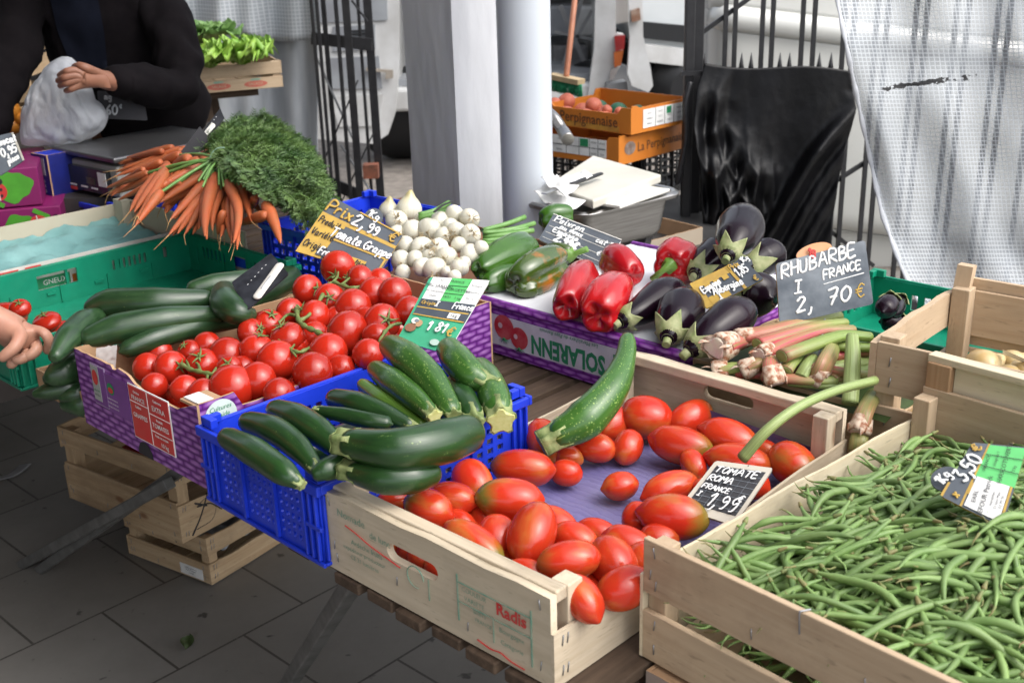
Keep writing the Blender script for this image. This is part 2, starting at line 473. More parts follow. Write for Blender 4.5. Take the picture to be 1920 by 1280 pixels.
# ---------------------------------------------------------------- crates
def wood_crate(name, label, loc, yaw, w, l, h, ends, sides, mk, te=.008, ts=.004, post=.02, ph=None, handle=None, rail=0, base=True, cat='crate', group=None, staples=True, face=None, skip=()):
    c = empty(name, loc, yaw, label, cat, group)
    ph = ph or h
    for e, (ya, yb) in enumerate(((0, te), (l - te, l))):
        for (z0, z1) in ends:
            if handle and z1 - z0 > .06:
                hx, hz, hw, hh = handle
                hz = hz if e == 0 else hz + .01
                hx = hx if e == 0 else w * .5
                n = 8
                top = [(w * (1 - i / n), z1 + .0015 * math.sin(i * 2.1)) for i in range(n + 1)]
                ol = [(0.0, z0), (w, z0)] + top
                Mx = Matrix(((1, 0, 0, 0), (0, 0, -1, (ya + yb) / 2), (0, 1, 0, 0), (0, 0, 0, 1)))
                panel('end_plank', [ol, slot(hx, hz, hw, hh)], te, Mx, M[face if face and e == 0 else mk + '_x'], c)
            else:
                MB().box(0, w, ya, yb, z0, z1).build('end_plank', M[mk + '_x'], c, bevel=.0012)
        if rail:
            y0, y1 = (te, te + rail) if e == 0 else (l - te - rail, l - te)
            MB().box(0.001, w - .001, y0, y1, h - .012, h + .003).build('top_rail', M[mk + '_x'], c, bevel=.002)
    for e, (xa, xb) in enumerate(((-ts, 0), (w, w + ts))):
        if e in skip: continue
        for (z0, z1) in sides:
            mb = MB(); n = 10
            sgn = -1 if e == 0 else 1
            def P(i, z, k):
                b = .004 * math.sin(math.pi * i / n) * sgn
                x = (xa, xb)[k] + b
                return (x, l * i / n, z + (.002 * math.sin(i * 1.7 + e) if z == z1 else 0))
            idx = [[[mb.add(P(i, z, k)) for z in (z0, z1)] for k in (0, 1)] for i in range(n + 1)]
            for i in range(n):
                a, b = idx[i], idx[i + 1]
                for q in ((a[0][0], a[0][1], b[0][1], b[0][0]), (a[1][0], b[1][0], b[1][1], a[1][1]), (a[0][1], a[1][1], b[1][1], b[0][1]), (a[0][0], b[0][0], b[1][0], a[1][0])):
                    mb.face(q)
            mb.face((idx[0][0][0], idx[0][1][0], idx[0][1][1], idx[0][0][1])); mb.face((idx[n][0][0], idx[n][0][1], idx[n][1][1], idx[n][1][0]))
            mb.build('side_plank', M[mk + '_y'], c, fixn=True)
    for x in (0, 1):
        for y in (0, 1):
            x0 = .0005 if x == 0 else w - post - .0005; y0 = te + rail + .0005 if y == 0 else l - te - rail - post - .0005
            MB().box(x0, x0 + post, y0 - (rail if rail else 0), y0 + post - (0 if not rail or y == 0 else 0), .008, ph).build('corner_post', M[mk + '_z'], c, bevel=.0015) if not rail else \
                MB().box(x0, x0 + post, y0, y0 + post, .008, h + .002).build('corner_post', M[mk + '_z'], c, bevel=.0015)
    if base:
        nb = 4; bw = (w - .004) / nb
        mb = MB()
        for i in range(nb): mb.box(.002 + i * bw, .002 + (i + .93) * bw, te + .001, l - te - .001, .001, .006)
        mb.build('base_board', M[mk + '_y'], c)
    if staples:
        def stp(x, z, v=.012, tilt=.1):
            MB().tube([(x, -.0012, z), (x + tilt * v, -.0014, z + v)], .0007, 5, cap='flat').build('staple', M['staple'], c)
        for (z0, z1) in ends:
            for x in (.014, .02, w * .36, w * .66, w - .016):
                stp(x + random.uniform(-.004, .004), z0 + (z1 - z0) * random.uniform(.12, .3), tilt=random.uniform(-.2, .2))
                if .014 < x < w - .02: continue
                stp(x + random.uniform(-.003, .003), z1 - .018, tilt=random.uniform(-.2, .2))
        for (z0, z1) in sides:
            for z in np.linspace(z0 + .012, z1 - .016, 2):
                for s2 in (.012, .02, l * .3):
                    MB().tube([(w + ts + .0012, s2, z), (w + ts + .0012, s2 + .002, z + .012)], .0007, 5, cap='flat').build('staple', M['staple'], c)
    return c

def face_front(c, w): pass
# crate of roma tomatoes
ROMA = wood_crate('wooden_crate', 'shallow pale wooden crate of plum tomatoes with slotted handle ends and a red stamped word', (-.239, 1.269, .70), R(-43.8), .374, .625, .110,
                  [(.001, .110)], [(.001, .066)], 'ply', te=.010, ts=.004, post=.024, handle=(.160, .070, .088, .022), rail=.018, face='ply_face')
MF = Matrix(((1, 0, 0, 0), (0, 0, -1, -.0008), (0, 1, 0, 0), (0, 0, 0, 1)))   # front face of a crate: x right, z up
def FM(x, z, y=-.0008, rot=0):
    return Matrix.Translation((x, y, z)) @ Matrix.Rotation(math.pi / 2, 4, 'X') @ Matrix.Rotation(rot, 4, 'Z')
def SM(x, y, z, rot=0):      # right hand side face: reads along +y
    return Matrix.Translation((x, y, z)) @ Matrix.Rotation(math.pi / 2, 4, 'Z') @ Matrix.Rotation(math.pi / 2, 4, 'X') @ Matrix.Rotation(rot, 4, 'Z')
text(ROMA, 'Radis', .021, FM(.318, .066, -.0012), M['red_print'], 'lettering', bold=.0006)
for tx, x, z, sz in (('COULEUR', .262, .069, .0085), ('VARIETE', .262, .058, .0085), ('EMETS', .270, .047, .007), ('FRANCE', .275, .037, .007), ('Bourgogne', .318, .041, .0085), ('Catégorie', .318, .026, .0085), ('Ardèche fruits', .078, .055, .010), ('expéditeur producteur', .072, .044, .0085), ('CE 21 lumières', .072, .033, .0085), ('Nomade', .052, .088, .015), ('de lune', .105, .078, .013)):
    text(ROMA, tx, sz, FM(x, z, -.0012), M['green_stamp'], 'lettering')
for (x0, x1, z0, z1) in ((.235, .237, .025, .085), (.346, .348, .015, .085), (.237, .346, .075, .0762), (.237, .346, .050, .0512), (.290, .2912, .02, .05), (.187, .1885, .03, .058)):
    MB().box(x0, x1, -.0014, -.0006, z0, z1).build('stamped_line', M['green_stamp'], ROMA)
def scrib(pts, r=.0012):
    return MB().tube(crom([(x, -.0008, z) for x, z in pts], 5), [r] * (5 * (len(pts) - 1) + 1), 6, flat=.5)
scrib([(.04, .074), (.06, .070), (.085, .063), (.115, .058), (.138, .054)]).build('red_mark', M['red_print'], ROMA)
scrib([(.265, .012), (.285, .009), (.300, .011), (.315, .007), (.335, .006)]).build('red_mark', M['red_print'], ROMA)
MB().tube([(.165 + .014 * math.cos(a / 3), -.0008, .052 + .014 * math.sin(a / 3)) for a in range(16)], .0008, 5).build('stamp', M['green_stamp'], ROMA)
# liner in the roma crate
def liner_mat():
    mt, nt, b = new_mat('lilac_paper'); b.inputs['Roughness'].default_value = .6
    v = coords(nt, 'Object', (1, 1, 1), False)
    wv = N_(nt, 'ShaderNodeTexWave', Scale=26, Distortion=6, Detail=3); wv.bands_direction = 'Y'; wv.inputs['Detail Scale'].default_value = 1.2; L_(nt, v, wv.inputs[0])
    n1 = noise(nt, v, 9, 5)
    c = mixc(nt, ramp(nt, n1, [(.42, (0, 0, 0)), (.8, (.8, .8, .8))]), (.125, .11, .27), (.24, .225, .36))
    c = mixc(nt, ramp(nt, wv.outputs[0], [(.02, (.3, .3, .3)), (.15, (0, 0, 0))]), c, (.07, .06, .17))
    L_(nt, c, b.inputs['Base Color']); bump(nt, b, wv.outputs[0], .5, .002)
    return mt
lin = MB()
def lf(u, v):
    x, y = .008 + .358 * u, .035 + .552 * v
    z = .0085 + .004 * mnoise.noise((x * 14, y * 14, 3)) + .002
    return (x, y, z + .0025 * max(0, mnoise.noise((x * 40, y * 9, 1))))
lin.grid(lf, 40, 60)
liner_m = liner_mat()
o = lin.build('paper_liner', liner_m, loc=ROMA.location); o.rotation_euler = (0, 0, R(-43.8))
tag(o, 'crinkled lilac paper lining the floor of the plum tomato crate', 'paper liner')
fl = MB().grid(lambda u, v: (.165 + .182 * u, .5935 - .003 * v + .0015 * math.sin(u * 9) * (1 - v), .012 + .052 * v - .010 * u * v), 20, 6)
fl.build('flap', liner_m, o)

# crate of green beans
BEAN = wood_crate('wooden_crate', 'clean beige wooden crate heaped with green beans in the right foreground', (.132, 1.061, .70), R(-48.17), .40, .581, .149,
                  [(.001, .061), (.084, .149)], [(.001, .104)], 'beige', te=.008, ts=.004, post=.024, ph=.140)
for ch in BEAN.children:
    if ch.name.startswith('side_plank'): ch.data.materials[0] = M['pale_y']
MB().tube([(.195, -.002, .151), (.195, -.0025, .147), (.1965, -.0025, .127)], .0009, 5).build('staple', M['staple'], BEAN)
MB().tube([(.195, -.002, .1505), (.2, .008, .1505)], .0009, 5).build('staple', M['staple'], BEAN)
# tall far end of the bean crate: post and two pale boards
MB().box(.002, .036, .574, .598, .02, .185).build('corner_post', wood('reddish_post', (.46, .30, .17), (.33, .19, .10), 2, .15), BEAN, bevel=.0015)
MB().box(.037, .42, .586, .592, .115, .183).build('end_board', M['pale_x'], BEAN)
MB().box(.0, .42, .5785, .5985, .184, .194).build('top_rail', M['pale_x'], BEAN, bevel=.001)
for zz in (.10,): MB().box(.037, .42, .586, .592, .012, .1).build('end_board', M['pale_x'], BEAN)

# onion crate on the right
def onion_crate():
    P = at(1645, 640, .893)
    c = wood_crate('wooden_crate', 'brown slatted wooden crate of yellow onions behind the green beans', (P.x, P.y, .70), R(-41), .42, .31, .193,
                   [(.005, .098), (.118, .193)], [(.135, .190)], 'beige', te=.007, ts=.010, post=.028, ph=.20, staples=False)
    for z in (.055,):
        MB().box(-.010, .0, 0, .31, z - .04, z + .035).build('side_plank', M['beige_y'], c)
    # raised corner block with a pointed top
    MB().tube([(.008, .30, .185), (.010, .305, .232)], .017, 4, cap='flat', sm=False).build('corner_block', M['beige_z'], c)
    MB().box(.012, .42, .312, .32, .10, .21).build('back_board', M['beige_x'], c)
    for x, z in ((.02, .16), (.022, .13), (.02, .07), (.018, .04)):
        MB().tube([(x, -.0008, z), (x + .002, -.0008, z + .014)], .0009, 5, cap='flat').build('staple', M['staple'], c)
    return c
ONC = onion_crate()
for ch in ONC.children:
    if ch.name.startswith(('end_plank', 'side_plank', 'corner_post')):
        pass
P = ONC.matrix_basis
o = wood_crate('wooden_crate', 'blond wooden crate edge at the right border behind the onion crate', T(1.02, 1.0, .70), R(-43), .4, .3, .23,
               [(.12, .23), (.01, .1)], [(.12, .22)], 'beige', staples=False)
for q in ([1.02, 1.0],): pass

# crates on the floor under the table
A_, B_ = at(395, 1098, 0), at(245, 1040, 0); d = (A_ - B_)
yaw1 = math.atan2(d.y, d.x); w1 = d.length
LOW = wood_crate('wooden_crate', 'small blond wooden crate on the floor with a white paper label on its corner', (B_.x, B_.y, .001), yaw1, w1, .36, .125,
                 [(.003, .055), (.08, .125)], [(.003, .055), (.08, .125)], 'old', te=.006, ts=.005, post=.026, ph=.12)
MB().box(.185, .262, -.0016, -.0004, .008, .036).build('paper_label', M['white_print'], LOW)
for z, tx in ((.029, 'SARL primeurs'), (.023, 'Plan d\'Orgon'), (.015, '13750')):
    text(LOW, tx, .0065, FM(.222, z, -.0019), M['black_print'])
A2, B2 = at(340, 1018, .13), at(133, 934, .13); d = A2 - B2; yaw2 = math.atan2(d.y, d.x); w2 = d.length
UPC = wood_crate('wooden_crate', 'larger worn wooden crate standing on the small floor crate, black scribble on its side', (B2.x, B2.y, .1275), yaw2, w2, .42, .20,
                 [(.003, .105), (.150, .20)], [(.003, .095), (.145, .20)], 'old', te=.007, ts=.005, post=.032, ph=.19)
mb = MB()
xs = w2 + .0065
def sk(pts, r=.003): mb.tube(crom([(xs, y, z) for y, z in pts], 4), [r] * (4 * (len(pts) - 1) + 1 if len(pts) > 2 else 7), 6, flat=.4)
sk([(.03, .012), (.06, .05), (.085, .095)]); sk([(.055, .075), (.09, .068), (.12, .04)], .0045)
sk([(.045, .02), (.09, .025), (.105, .055), (.085, .085), (.06, .08)], .002); sk([(.05, .085), (.075, .07)], .006)
mb.build('black_scribble', M['black_print'], UPC)
# red trays lying in the upper floor crate
for k, (x, y) in enumerate(((.10, .1), (.16, .2))):
    mb = MB().box(x, x + .13, y, y + .09, .12 + k * .012, .13 + k * .012); mb.box(x + .01, x + .12, y + .01, y + .08, .131 + k * .012, .14 + k * .012)
    o = mb.build('red_tray', pm('red_card', (.35, .02, .02), rough=.5), loc=UPC.location); o.rotation_euler = (0, 0, yaw2)
    tag(o, ('red card tray lying in the worn floor crate, nearer the front', 'red card tray lying in the worn floor crate, nearer the back')[k], 'tray')
# crumpled white film in the small floor crate
mb = MB().grid(lambda u, v: (.03 + .24 * u, .05 + .27 * v, .05 + .03 * mnoise.noise((u * 7, v * 7, 2)) + .02), 24, 24)
o = mb.build('plastic_film', pm('white_film', (.4, .42, .44), rough=.25), loc=LOW.location); o.rotation_euler = (0, 0, yaw1)
tag(o, 'crumpled pale plastic film inside the small floor crate', 'plastic film')

# ---------------------------------------------------------------- cardboard boxes
def carton(name, label, loc, yaw, w, l, h, tops, mats, cat='box', th=.004, group=None):
    """tops: four functions u -> top height, order front, right, back, left; mats outer, inner"""
    c = empty(name, loc, yaw, label, cat, group)
    corners = [(0, 0), (w, 0), (w, l), (0, l)]; dirs = [(1, 0), (0, 1), (-1, 0), (0, -1)]; lens = [w, l, w, l]
    nm = ('front_wall', 'side_wall', 'back_wall', 'side_wall')
    for k in range(4):
        cx, cy = corners[k]; dx, dy = dirs[k]; nx, ny = -dy, dx     # inward normal
        us = sorted(set([i / 24 for i in range(25)] + list(tops[k][0])))
        mb = MB(); rows = []
        ins = th if k in (0, 2) else th
        for u in us:
            z = float(np.interp(u, tops[k][0], tops[k][1])) + .0006 * math.sin(u * 60 + k)
            a = u * lens[k]
            if k in (1, 3): a = th + u * (lens[k] - 2 * th)
            po = (cx + dx * a, cy + dy * a); pi = (po[0] + nx * th, po[1] + ny * th)
            rows.append([mb.add((po[0], po[1], 0.001)), mb.add((po[0], po[1], z)), mb.add((pi[0], pi[1], z)), mb.add((pi[0], pi[1], 0.001))])
        for r0, r1 in zip(rows, rows[1:]):
            mb.face((r0[0], r1[0], r1[1], r0[1]), 0); mb.face((r0[1], r1[1], r1[2], r0[2]), 1); mb.face((r0[2], r1[2], r1[3], r0[3]), 1)
        mb.face((rows[0][0], rows[0][1], rows[0][2], rows[0][3]), 1); mb.face((rows[-1][3], rows[-1][2], rows[-1][1], rows[-1][0]), 1)
        mb.build(nm[k], mats, c)
    MB().box(th + .0005, w - th - .0005, th + .0005, l - th - .0005, .002, .006).build('base', mats[1], c)
    return c
CW, CL, CH = .365, .592, .133
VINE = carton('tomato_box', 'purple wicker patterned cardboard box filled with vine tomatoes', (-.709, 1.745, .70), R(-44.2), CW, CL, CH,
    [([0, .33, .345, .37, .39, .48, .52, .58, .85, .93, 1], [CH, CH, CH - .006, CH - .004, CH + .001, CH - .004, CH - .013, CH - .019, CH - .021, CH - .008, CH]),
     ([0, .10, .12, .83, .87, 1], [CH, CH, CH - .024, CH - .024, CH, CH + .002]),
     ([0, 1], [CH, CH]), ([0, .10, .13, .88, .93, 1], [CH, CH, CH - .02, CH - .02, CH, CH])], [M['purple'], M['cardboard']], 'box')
# folded card and paper in the near right corner, printed labels on the front
MB().box(CW - .055, CW - .005, .006, .05, CH - .010, CH - .006).build('folded_flap', M['cardboard'], VINE)
MB().box(CW - .05, CW - .010, .010, .035, CH - .0055, CH - .003).build('folded_flap', M['white_print'], VINE)
mb = MB().grid(lambda u, v: (.018 + .012 * u + .02 * v, .02 + .03 * u, CH - .045 + .048 * v + .004 * mnoise.noise((u * 9, v * 9, 5))), 10, 12); mb.build('torn_paper', M['white_print'], VINE)
lilac = pm('label_purple', (.18, .06, .26), rough=.5)
MB().box(.052, .098, -.0016, -.0004, .052, .122).build('label', pm('label_frame', (.42, .33, .5), rough=.5), VINE)
MB().box(.054, .096, -.0022, -.0014, .054, .120).build('label_panel', lilac, VINE)
MB().box(.054, .078, -.0026, -.0020, .060, .120).build('label_panel', pm('label_grey', (.35, .38, .36), rough=.5), VINE)
MB().box(.098, .166, -.0020, -.0006, .050, .116).build('label_panel', lilac, VINE)
def disc(rx, rz, x, z, y, n=24, f=lambda a: 1):
    return [(x + rx * math.cos(2 * math.pi * i / n) * f(2 * math.pi * i / n), y, z + rz * math.sin(2 * math.pi * i / n) * f(2 * math.pi * i / n)) for i in range(n)]
MB().poly(disc(.009, .013, .066, .100, -.0031)).build('tomato_emblem', M['red_print'], VINE)
text(VINE, 'solarenn', .006, FM(.066, .078, -.0032), M['green_print']); text(VINE, 'maîtrisez', .005, FM(.066, .070, -.0032), M['black_print'])
MB().poly(disc(.011, .010, .113, .092, -.0028)).build('round_emblem', M['green_print'], VINE); MB().poly(disc(.008, .005, .113, .090, -.0032)).build('tomato_emblem', M['red_print'], VINE)
for z in (.074, .067, .060): text(VINE, 'tomate bretonne', .0048, FM(.114, z, -.0026), M['white_print'])
MB().box(.170, .288, -.0018, -.0004, .028, .118).build('label', M['white_print'], VINE)
MB().box(.172, .286, -.0024, -.0014, .030, .116).build('label_panel', M['red_print'], VINE)
for x0, x1, z0, z1 in ((.226, .2275, .030, .116), (.172, .226, .090, .0912), (.2275, .286, .083, .0842), (.2275, .286, .055, .0562)):
    MB().box(x0, x1, -.0029, -.0020, z0, z1).build('label_rule', M['white_print'], VINE)
for tx, x, z, sz in (('Origine', .196, .108, .006), ('FRANCE', .199, .098, .0105), ('Calibre', .196, .084, .006), ('GRAPPES', .199, .069, .0105), ('Catégorie', .256, .108, .006), ('EXTRA', .257, .095, .012), ('Produit', .256, .077, .006), ('TOMATES', .257, .067, .0105), ('Poids net moyen', .256, .050, .0055), ('10 kg', .262, .038, .010)):
    text(VINE, tx, sz, FM(x, z, -.0032), M['white_print'], bold=.0002)
hole = disc(.022, .024, .195, .001, -.0012, 24); hole = [p for p in hole if p[2] >= .0009]
MB().poly(hole).build('hand_hole', M['black_print'], VINE)
# round sticker on the right wall by the near corner
def rdisc(r1, r2, y, z, x, n=28): return [(x, y + r1 * math.cos(2 * math.pi * i / n), z + r2 * math.sin(2 * math.pi * i / n)) for i in range(n)]
MB().poly(rdisc(.027, .027, .036, .104, CW + .0012)).build('round_sticker', pm('pale_green_paper', (.62, .72, .66), rough=.6), VINE)
for k, tx in enumerate(('Cultures', 'à l\'aide', "d'auxiliaires")): text(VINE, tx, .0105, SM(CW + .0017, .036, .118 - k * .011), M['green_print'], shear=.2)

# tray with peppers and aubergines: an upside down purple box with a white sheet
EW, EL, EH = .475, .48, .103
TRAY = empty('display_tray', T(-.425, .672, .70), YAW, 'flat purple box with a white top carrying peppers and aubergines, printed upside down', 'box')
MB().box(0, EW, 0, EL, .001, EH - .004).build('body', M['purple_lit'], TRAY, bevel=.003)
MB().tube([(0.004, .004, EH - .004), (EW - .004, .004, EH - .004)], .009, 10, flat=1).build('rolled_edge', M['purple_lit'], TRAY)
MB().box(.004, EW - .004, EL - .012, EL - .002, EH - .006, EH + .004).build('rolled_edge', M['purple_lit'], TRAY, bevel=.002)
whitep = pm('white_sheet', (.72, .73, .75), (.62, .63, .66), ns=6, rough=.55, bmp=.1, bs_=30)
MB().grid(lambda u, v: (.006 + (EW - .012) * u, .012 + (EL - .026) * v, EH - .001 + .0012 * mnoise.noise((u * 9, v * 6, 0))), 30, 20).build('white_sheet', whitep, TRAY)
MB().box(.012, .462, -.0020, -.0006, .022, .080).build('label', pm('pale_label', (.66, .66, .68), rough=.5), TRAY)
text(TRAY, 'SOLARENN', .047, FM(.236, .045, -.0026, math.pi), M['green_print'], bold=.0019, sx=.72)
text(TRAY, 'Les Maraîchers du Pays Rennais', .0108, FM(.24, .0755, -.0026, math.pi), M['green_print'], shear=.25, sx=.98)
text(TRAY, 'L', .045, FM(.352, .055, -.0026, math.pi), M['green_print'], bold=.0012)
redt = pm('printed_tomato', (.45, .02, .03), (.52, .10, .10), ns=40, rough=.5)
for x, z, r in ((.083, .060, .025), (.121, .047, .022)):
    MB().poly(disc(r, r * .95, x, z, -.0026 - x * .005)).build('printed_tomato', redt, TRAY)
    mb = MB()
    for a in (-2.5, -2.0, -1.6, -1.1, -.6):
        mb.tube([(x, -.0034 - x * .005, z - r * .85), (x + .016 * math.cos(a), -.0034 - x * .005, z - r * .85 + .014 * math.sin(a) + .004)], [.0022, .0005], 5, flat=.3)
    mb.build('printed_leaves', M['green_print'], TRAY)
    MB().poly(disc(r * .22, r * .22, x - r * .35, z + r * .1, -.0034 - x * .005)).build('printed_highlight', pm('pale_pink', (.7, .5, .5)), TRAY)

# ---------------------------------------------------------------- plastic crates
def plastic_crate(name, label, loc, yaw, w, l, h, mk, hf, hs, rim=.014, th=.004, posts=.026, group=None, ribs=True, flare=True):
    c = empty(name, loc, yaw, label, 'crate', group); m_ = M[mk]
    def holes(L, H, spec):
        out = []
        for (x0, x1, nx, z0, z1, nz, fx, fz) in spec:
            px, pz = (x1 - x0) / nx, (z1 - z0) / nz
            for i in range(nx):
                for j in range(nz):
                    cx, cz = x0 + (i + .5) * px, z0 + (j + .5) * pz; a, b = px * fx / 2, pz * fz / 2
                    out.append([(cx - a, cz - b), (cx - a, cz + b), (cx + a, cz + b), (cx + a, cz - b)])
        return out
    walls = [(w, Matrix(((1, 0, 0, 0), (0, 0, -1, th / 2), (0, 1, 0, 0), (0, 0, 0, 1))), hf), (l - 2 * th, Matrix(((0, 0, 1, w - th / 2), (1, 0, 0, th), (0, 1, 0, 0), (0, 0, 0, 1))), hs),
             (w, Matrix(((1, 0, 0, 0), (0, 0, -1, l - th / 2), (0, 1, 0, 0), (0, 0, 0, 1))), hf), (l - 2 * th, Matrix(((0, 0, 1, th / 2), (1, 0, 0, th), (0, 1, 0, 0), (0, 0, 0, 1))), hs)]
    for k, (L, Mx, spec) in enumerate(walls):
        ol = [(0, .002), (L, .002), (L, h - .003), (0, h - .003)]
        panel('side_wall', [ol] + holes(L, h, spec), th, Mx, m_, c)
    e = .007
    for z0, z1, ex in ((h - rim, h, e), (.004, .010, e * .7)):
        mb = MB()
        mb.box(-ex, w + ex, -ex, -.0005, z0, z1); mb.box(-ex, w + ex, l + .0005, l + ex, z0, z1)
        mb.box(-ex, -.0005, -.0004, l + .0004, z0 + .0006, z1 - .0006); mb.box(w + .0005, w + ex, -.0004, l + .0004, z0 + .0006, z1 - .0006)
        mb.build('rim' if z1 > .02 else 'foot_rim', m_, c, bevel=.0015)
    if ribs:
        for x in (0, 1):
            for y in (0, 1):
                mb = MB()
                for k in range(3):
                    xx = (.002 + k * posts / 2) if x == 0 else (w - .006 - k * posts / 2)
                    mb.box(xx, xx + .004, -.006 if y == 0 else l + .0008, -.0008 if y == 0 else l + .006, .012, h - rim - .0006)
                    yy = (.002 + k * posts / 2) if y == 0 else (l - .006 - k * posts / 2)
                    mb.box(-.006 if x == 0 else w + .0008, -.0008 if x == 0 else w + .006, yy, yy + .004, .012, h - rim - .0006)
                # stacking block on top of the corner
                mb.box(.0 if x == 0 else w - posts, posts if x == 0 else w, .0 if y == 0 else l - .011, .011 if y == 0 else l, h + .0006, h + .014)
                mb.box(.0012 if x == 0 else w - .0112, .0112 if x == 0 else w - .0012, .0 if y == 0 else l - posts, posts if y == 0 else l, h + .0008, h + .0132)
                mb.box(-.006 if x == 0 else w - posts, posts if x == 0 else w + .006, -.0065 if y == 0 else l + .0012, -.0012 if y == 0 else l + .0065, h * .47, h * .47 + .006)
                mb.build('corner_post', m_, c, bevel=.001)
        for f in (.36, .64):
            for yy in ((-.0055, -.0006), (l + .0006, l + .0055)): MB().box(w * f - .003, w * f + .003, yy[0], yy[1], .012, h - rim - .0006).build('rib', m_, c)
        for f in (.3, .5, .7):
            for xx in ((-.0055, -.0006), (w + .0006, w + .0055)): MB().box(xx[0], xx[1], l * f - .003, l * f + .003, .012, h - rim - .0006).build('rib', m_, c)
    MB().box(th + .001, w - th - .001, th + .001, l - th - .001, .003, .007).build('base', m_, c)
    return c
DW, DL, DH = .268, .368, .119
COURG = plastic_crate('plastic_crate', 'bright blue plastic crate heaped with courgettes beside the purple tomato box', (-.433, 1.454, .70), R(-45.2), DW, DL, DH, 'blue_plastic',
    [(.040, .092, 4, .020, .100, 6, .55, .62), (.102, .166, 5, .020, .100, 6, .55, .62), (.176, .226, 4, .020, .100, 6, .55, .62)], [(.04, .32, 14, .020, .095, 5, .55, .6)])
CARC = plastic_crate('plastic_crate', 'dark blue plastic crate underneath the bunched carrots', T(-1.06, .645, .70), R(-44.5) + R(3), .30, .32, .15, 'blue_plastic',
    [(.03, .27, 10, .02, .125, 5, .6, .6)], [(.03, .29, 12, .02, .125, 5, .62, .62)])
MB().box(.3075, .3090, .20, .235, .07, .12).build('paper_label', M['white_print'], CARC)
FW_, FL_, FH_ = .43, .605, .095
GRN = plastic_crate('plastic_crate', 'large green plastic crate left of the cucumbers with slotted walls', T(-1.315, .0, .70), R(-44.5), FW_, FL_, FH_, 'green_plastic',
    [(.06, .16, 6, .045, .072, 1, .5, 1), (.27, .37, 6, .045, .072, 1, .5, 1), (.19, .24, 1, .04, .075, 1, 1, 1)],
    [(.05, .15, 6, .050, .072, 1, .45, 1), (.23, .32, 1, .044, .076, 1, 1, 1), (.40, .49, 7, .050, .072, 1, .45, 1), (.53, .54, 1, .05, .074, 1, 1, 1)], rim=.012)
for k in range(5):
    MB().box(.0045, .007, .06 + k * .11, .063 + k * .11, .01, .046).build('rib', M['green_plastic'], GRN)
    MB().box(.0045, .0075, .03 + k * .11, .05 + k * .11, .030, .036).build('catch', M['green_plastic'], GRN)
for k in range(4): MB().box(.04 + k * .11, .043 + k * .11, FL_ - .0075, FL_ - .0045, .01, .07).build('rib', M['green_plastic'], GRN)
AUBC = plastic_crate('plastic_crate', 'green plastic crate with spare aubergines behind the rhubarb', T(.065, 1.0, .705), R(-44.5), .46, .29, .085, 'green_plastic',
    [(.05, .41, 14, .03, .06, 1, .5, 1)], [(.05, .25, 8, .03, .06, 1, .5, 1)], rim=.012)
# cream crate left of the green one, lined with teal tissue
def cream():
    w, l, h = .30, .60, .118
    c = empty('cream_crate', T(-1.64, .02, .70), YAW, 'cream coloured card crate lined with teal tissue, beyond the green crate', 'crate')
    cm = pm('cream_card', (.50, .46, .36), (.45, .40, .30), ns=7, rough=.75)
    MB().box(w - .006, w, 0, l, .001, h - .022).build('side_wall', pm('white_card', (.62, .60, .55), rough=.6), c)
    MB().box(0, .006, 0, l, .001, h).build('side_wall', cm, c)
    MB().box(.007, w + .25, l - .006, l, .001, h + .012).build('end_wall', cm, c)
    MB().box(.3, w + .25, l - .0085, l - .0066, .045, .066).build('blue_band', M['blue_plastic'], c)
    MB().box(.007, .05, l - .03, l - .0066, .001, h + .014).build('corner_post', cm, c)
    MB().box(.007, w - .007, 0, .006, .001, h - .02).build('end_wall', cm, c)
    for y0, y1 in ((.15, .19), (.205, .24)): MB().box(w + .0004, w + .0016, y0, y1, .08, .0925).build('red_printing', M['red_print'], c)
    MB().box(w - .0075, w - .0062, .20, .30, .04, .08).build('red_printing', M['green_print'], c)
    text(c, 'GNEUX', .016, SM(w + .0012, .265, .050), M['white_print'])
    MB().box(w + .0003, w + .0009, .225, .30, .038, .062).build('green_panel', M['green_print'], c)
    MB().box(w + .0003, w + .0009, .305, .34, .038, .055).build('orange_panel', pm('orange_card', (.6, .18, .03)), c)
    return c
CREAM = cream()
tm = pm('teal_tissue', (.20, .38, .37), (.12, .28, .28), ns=5, rough=.7, bmp=.6, bs_=16, bdist=.01)
mb = MB().grid(lambda u, v: (.008 + .284 * u, .01 + .575 * v, .055 + .03 * (1 - u) + .016 * mnoise.noise((u * 5, v * 9, 1)) + .009 * mnoise.noise((u * 16, v * 26, 4))), 30, 50)
o = mb.build('tissue_paper', tm, loc=CREAM.location); o.rotation_euler = (0, 0, YAW); tag(o, 'crumpled teal tissue paper lying in the cream crate', 'tissue paper')

# boxes under the right end of the table
c = carton('carton', 'carton with red printing on the table end under the bean crate', T(.425, .10, .52), R(-46), .44, .55, .176, [([0, 1], [.176, .176])] * 4, [pm('grey_brown_carton', (.30, .24, .20), (.25, .19, .16), ns=9, rough=.8), M['cardboard']])
MB().box(-.002, -.0006, .01, .5, .10, .135).build('red_band', M['red_print'], c)
for k in range(4): text(c, 'MAROC', .02, Matrix.Translation((-.003, .10 + k * .12, .117)) @ Matrix.Rotation(-math.pi / 2, 4, 'Z') @ Matrix.Rotation(math.pi / 2, 4, 'X'), M['white_print'])
MB().box(.005, .435, .005, .545, .1715, .175).build('lid', M['cardboard'], c)
P = at(1085, 1240, .45)
c = carton('carton', 'grey carton with black lettering standing below the bean crate', T(.36, .06, .0), R(-44), .46, .60, .50, [([0, 1], [.50, .50])] * 4, [pm('grey_carton', (.34, .35, .36), (.28, .29, .3), ns=7, rough=.8), M['cardboard']])
MB().box(.005, .455, .005, .595, .49, .4985).build('lid', pm('blue_grey_lid', (.4, .43, .47)), c)
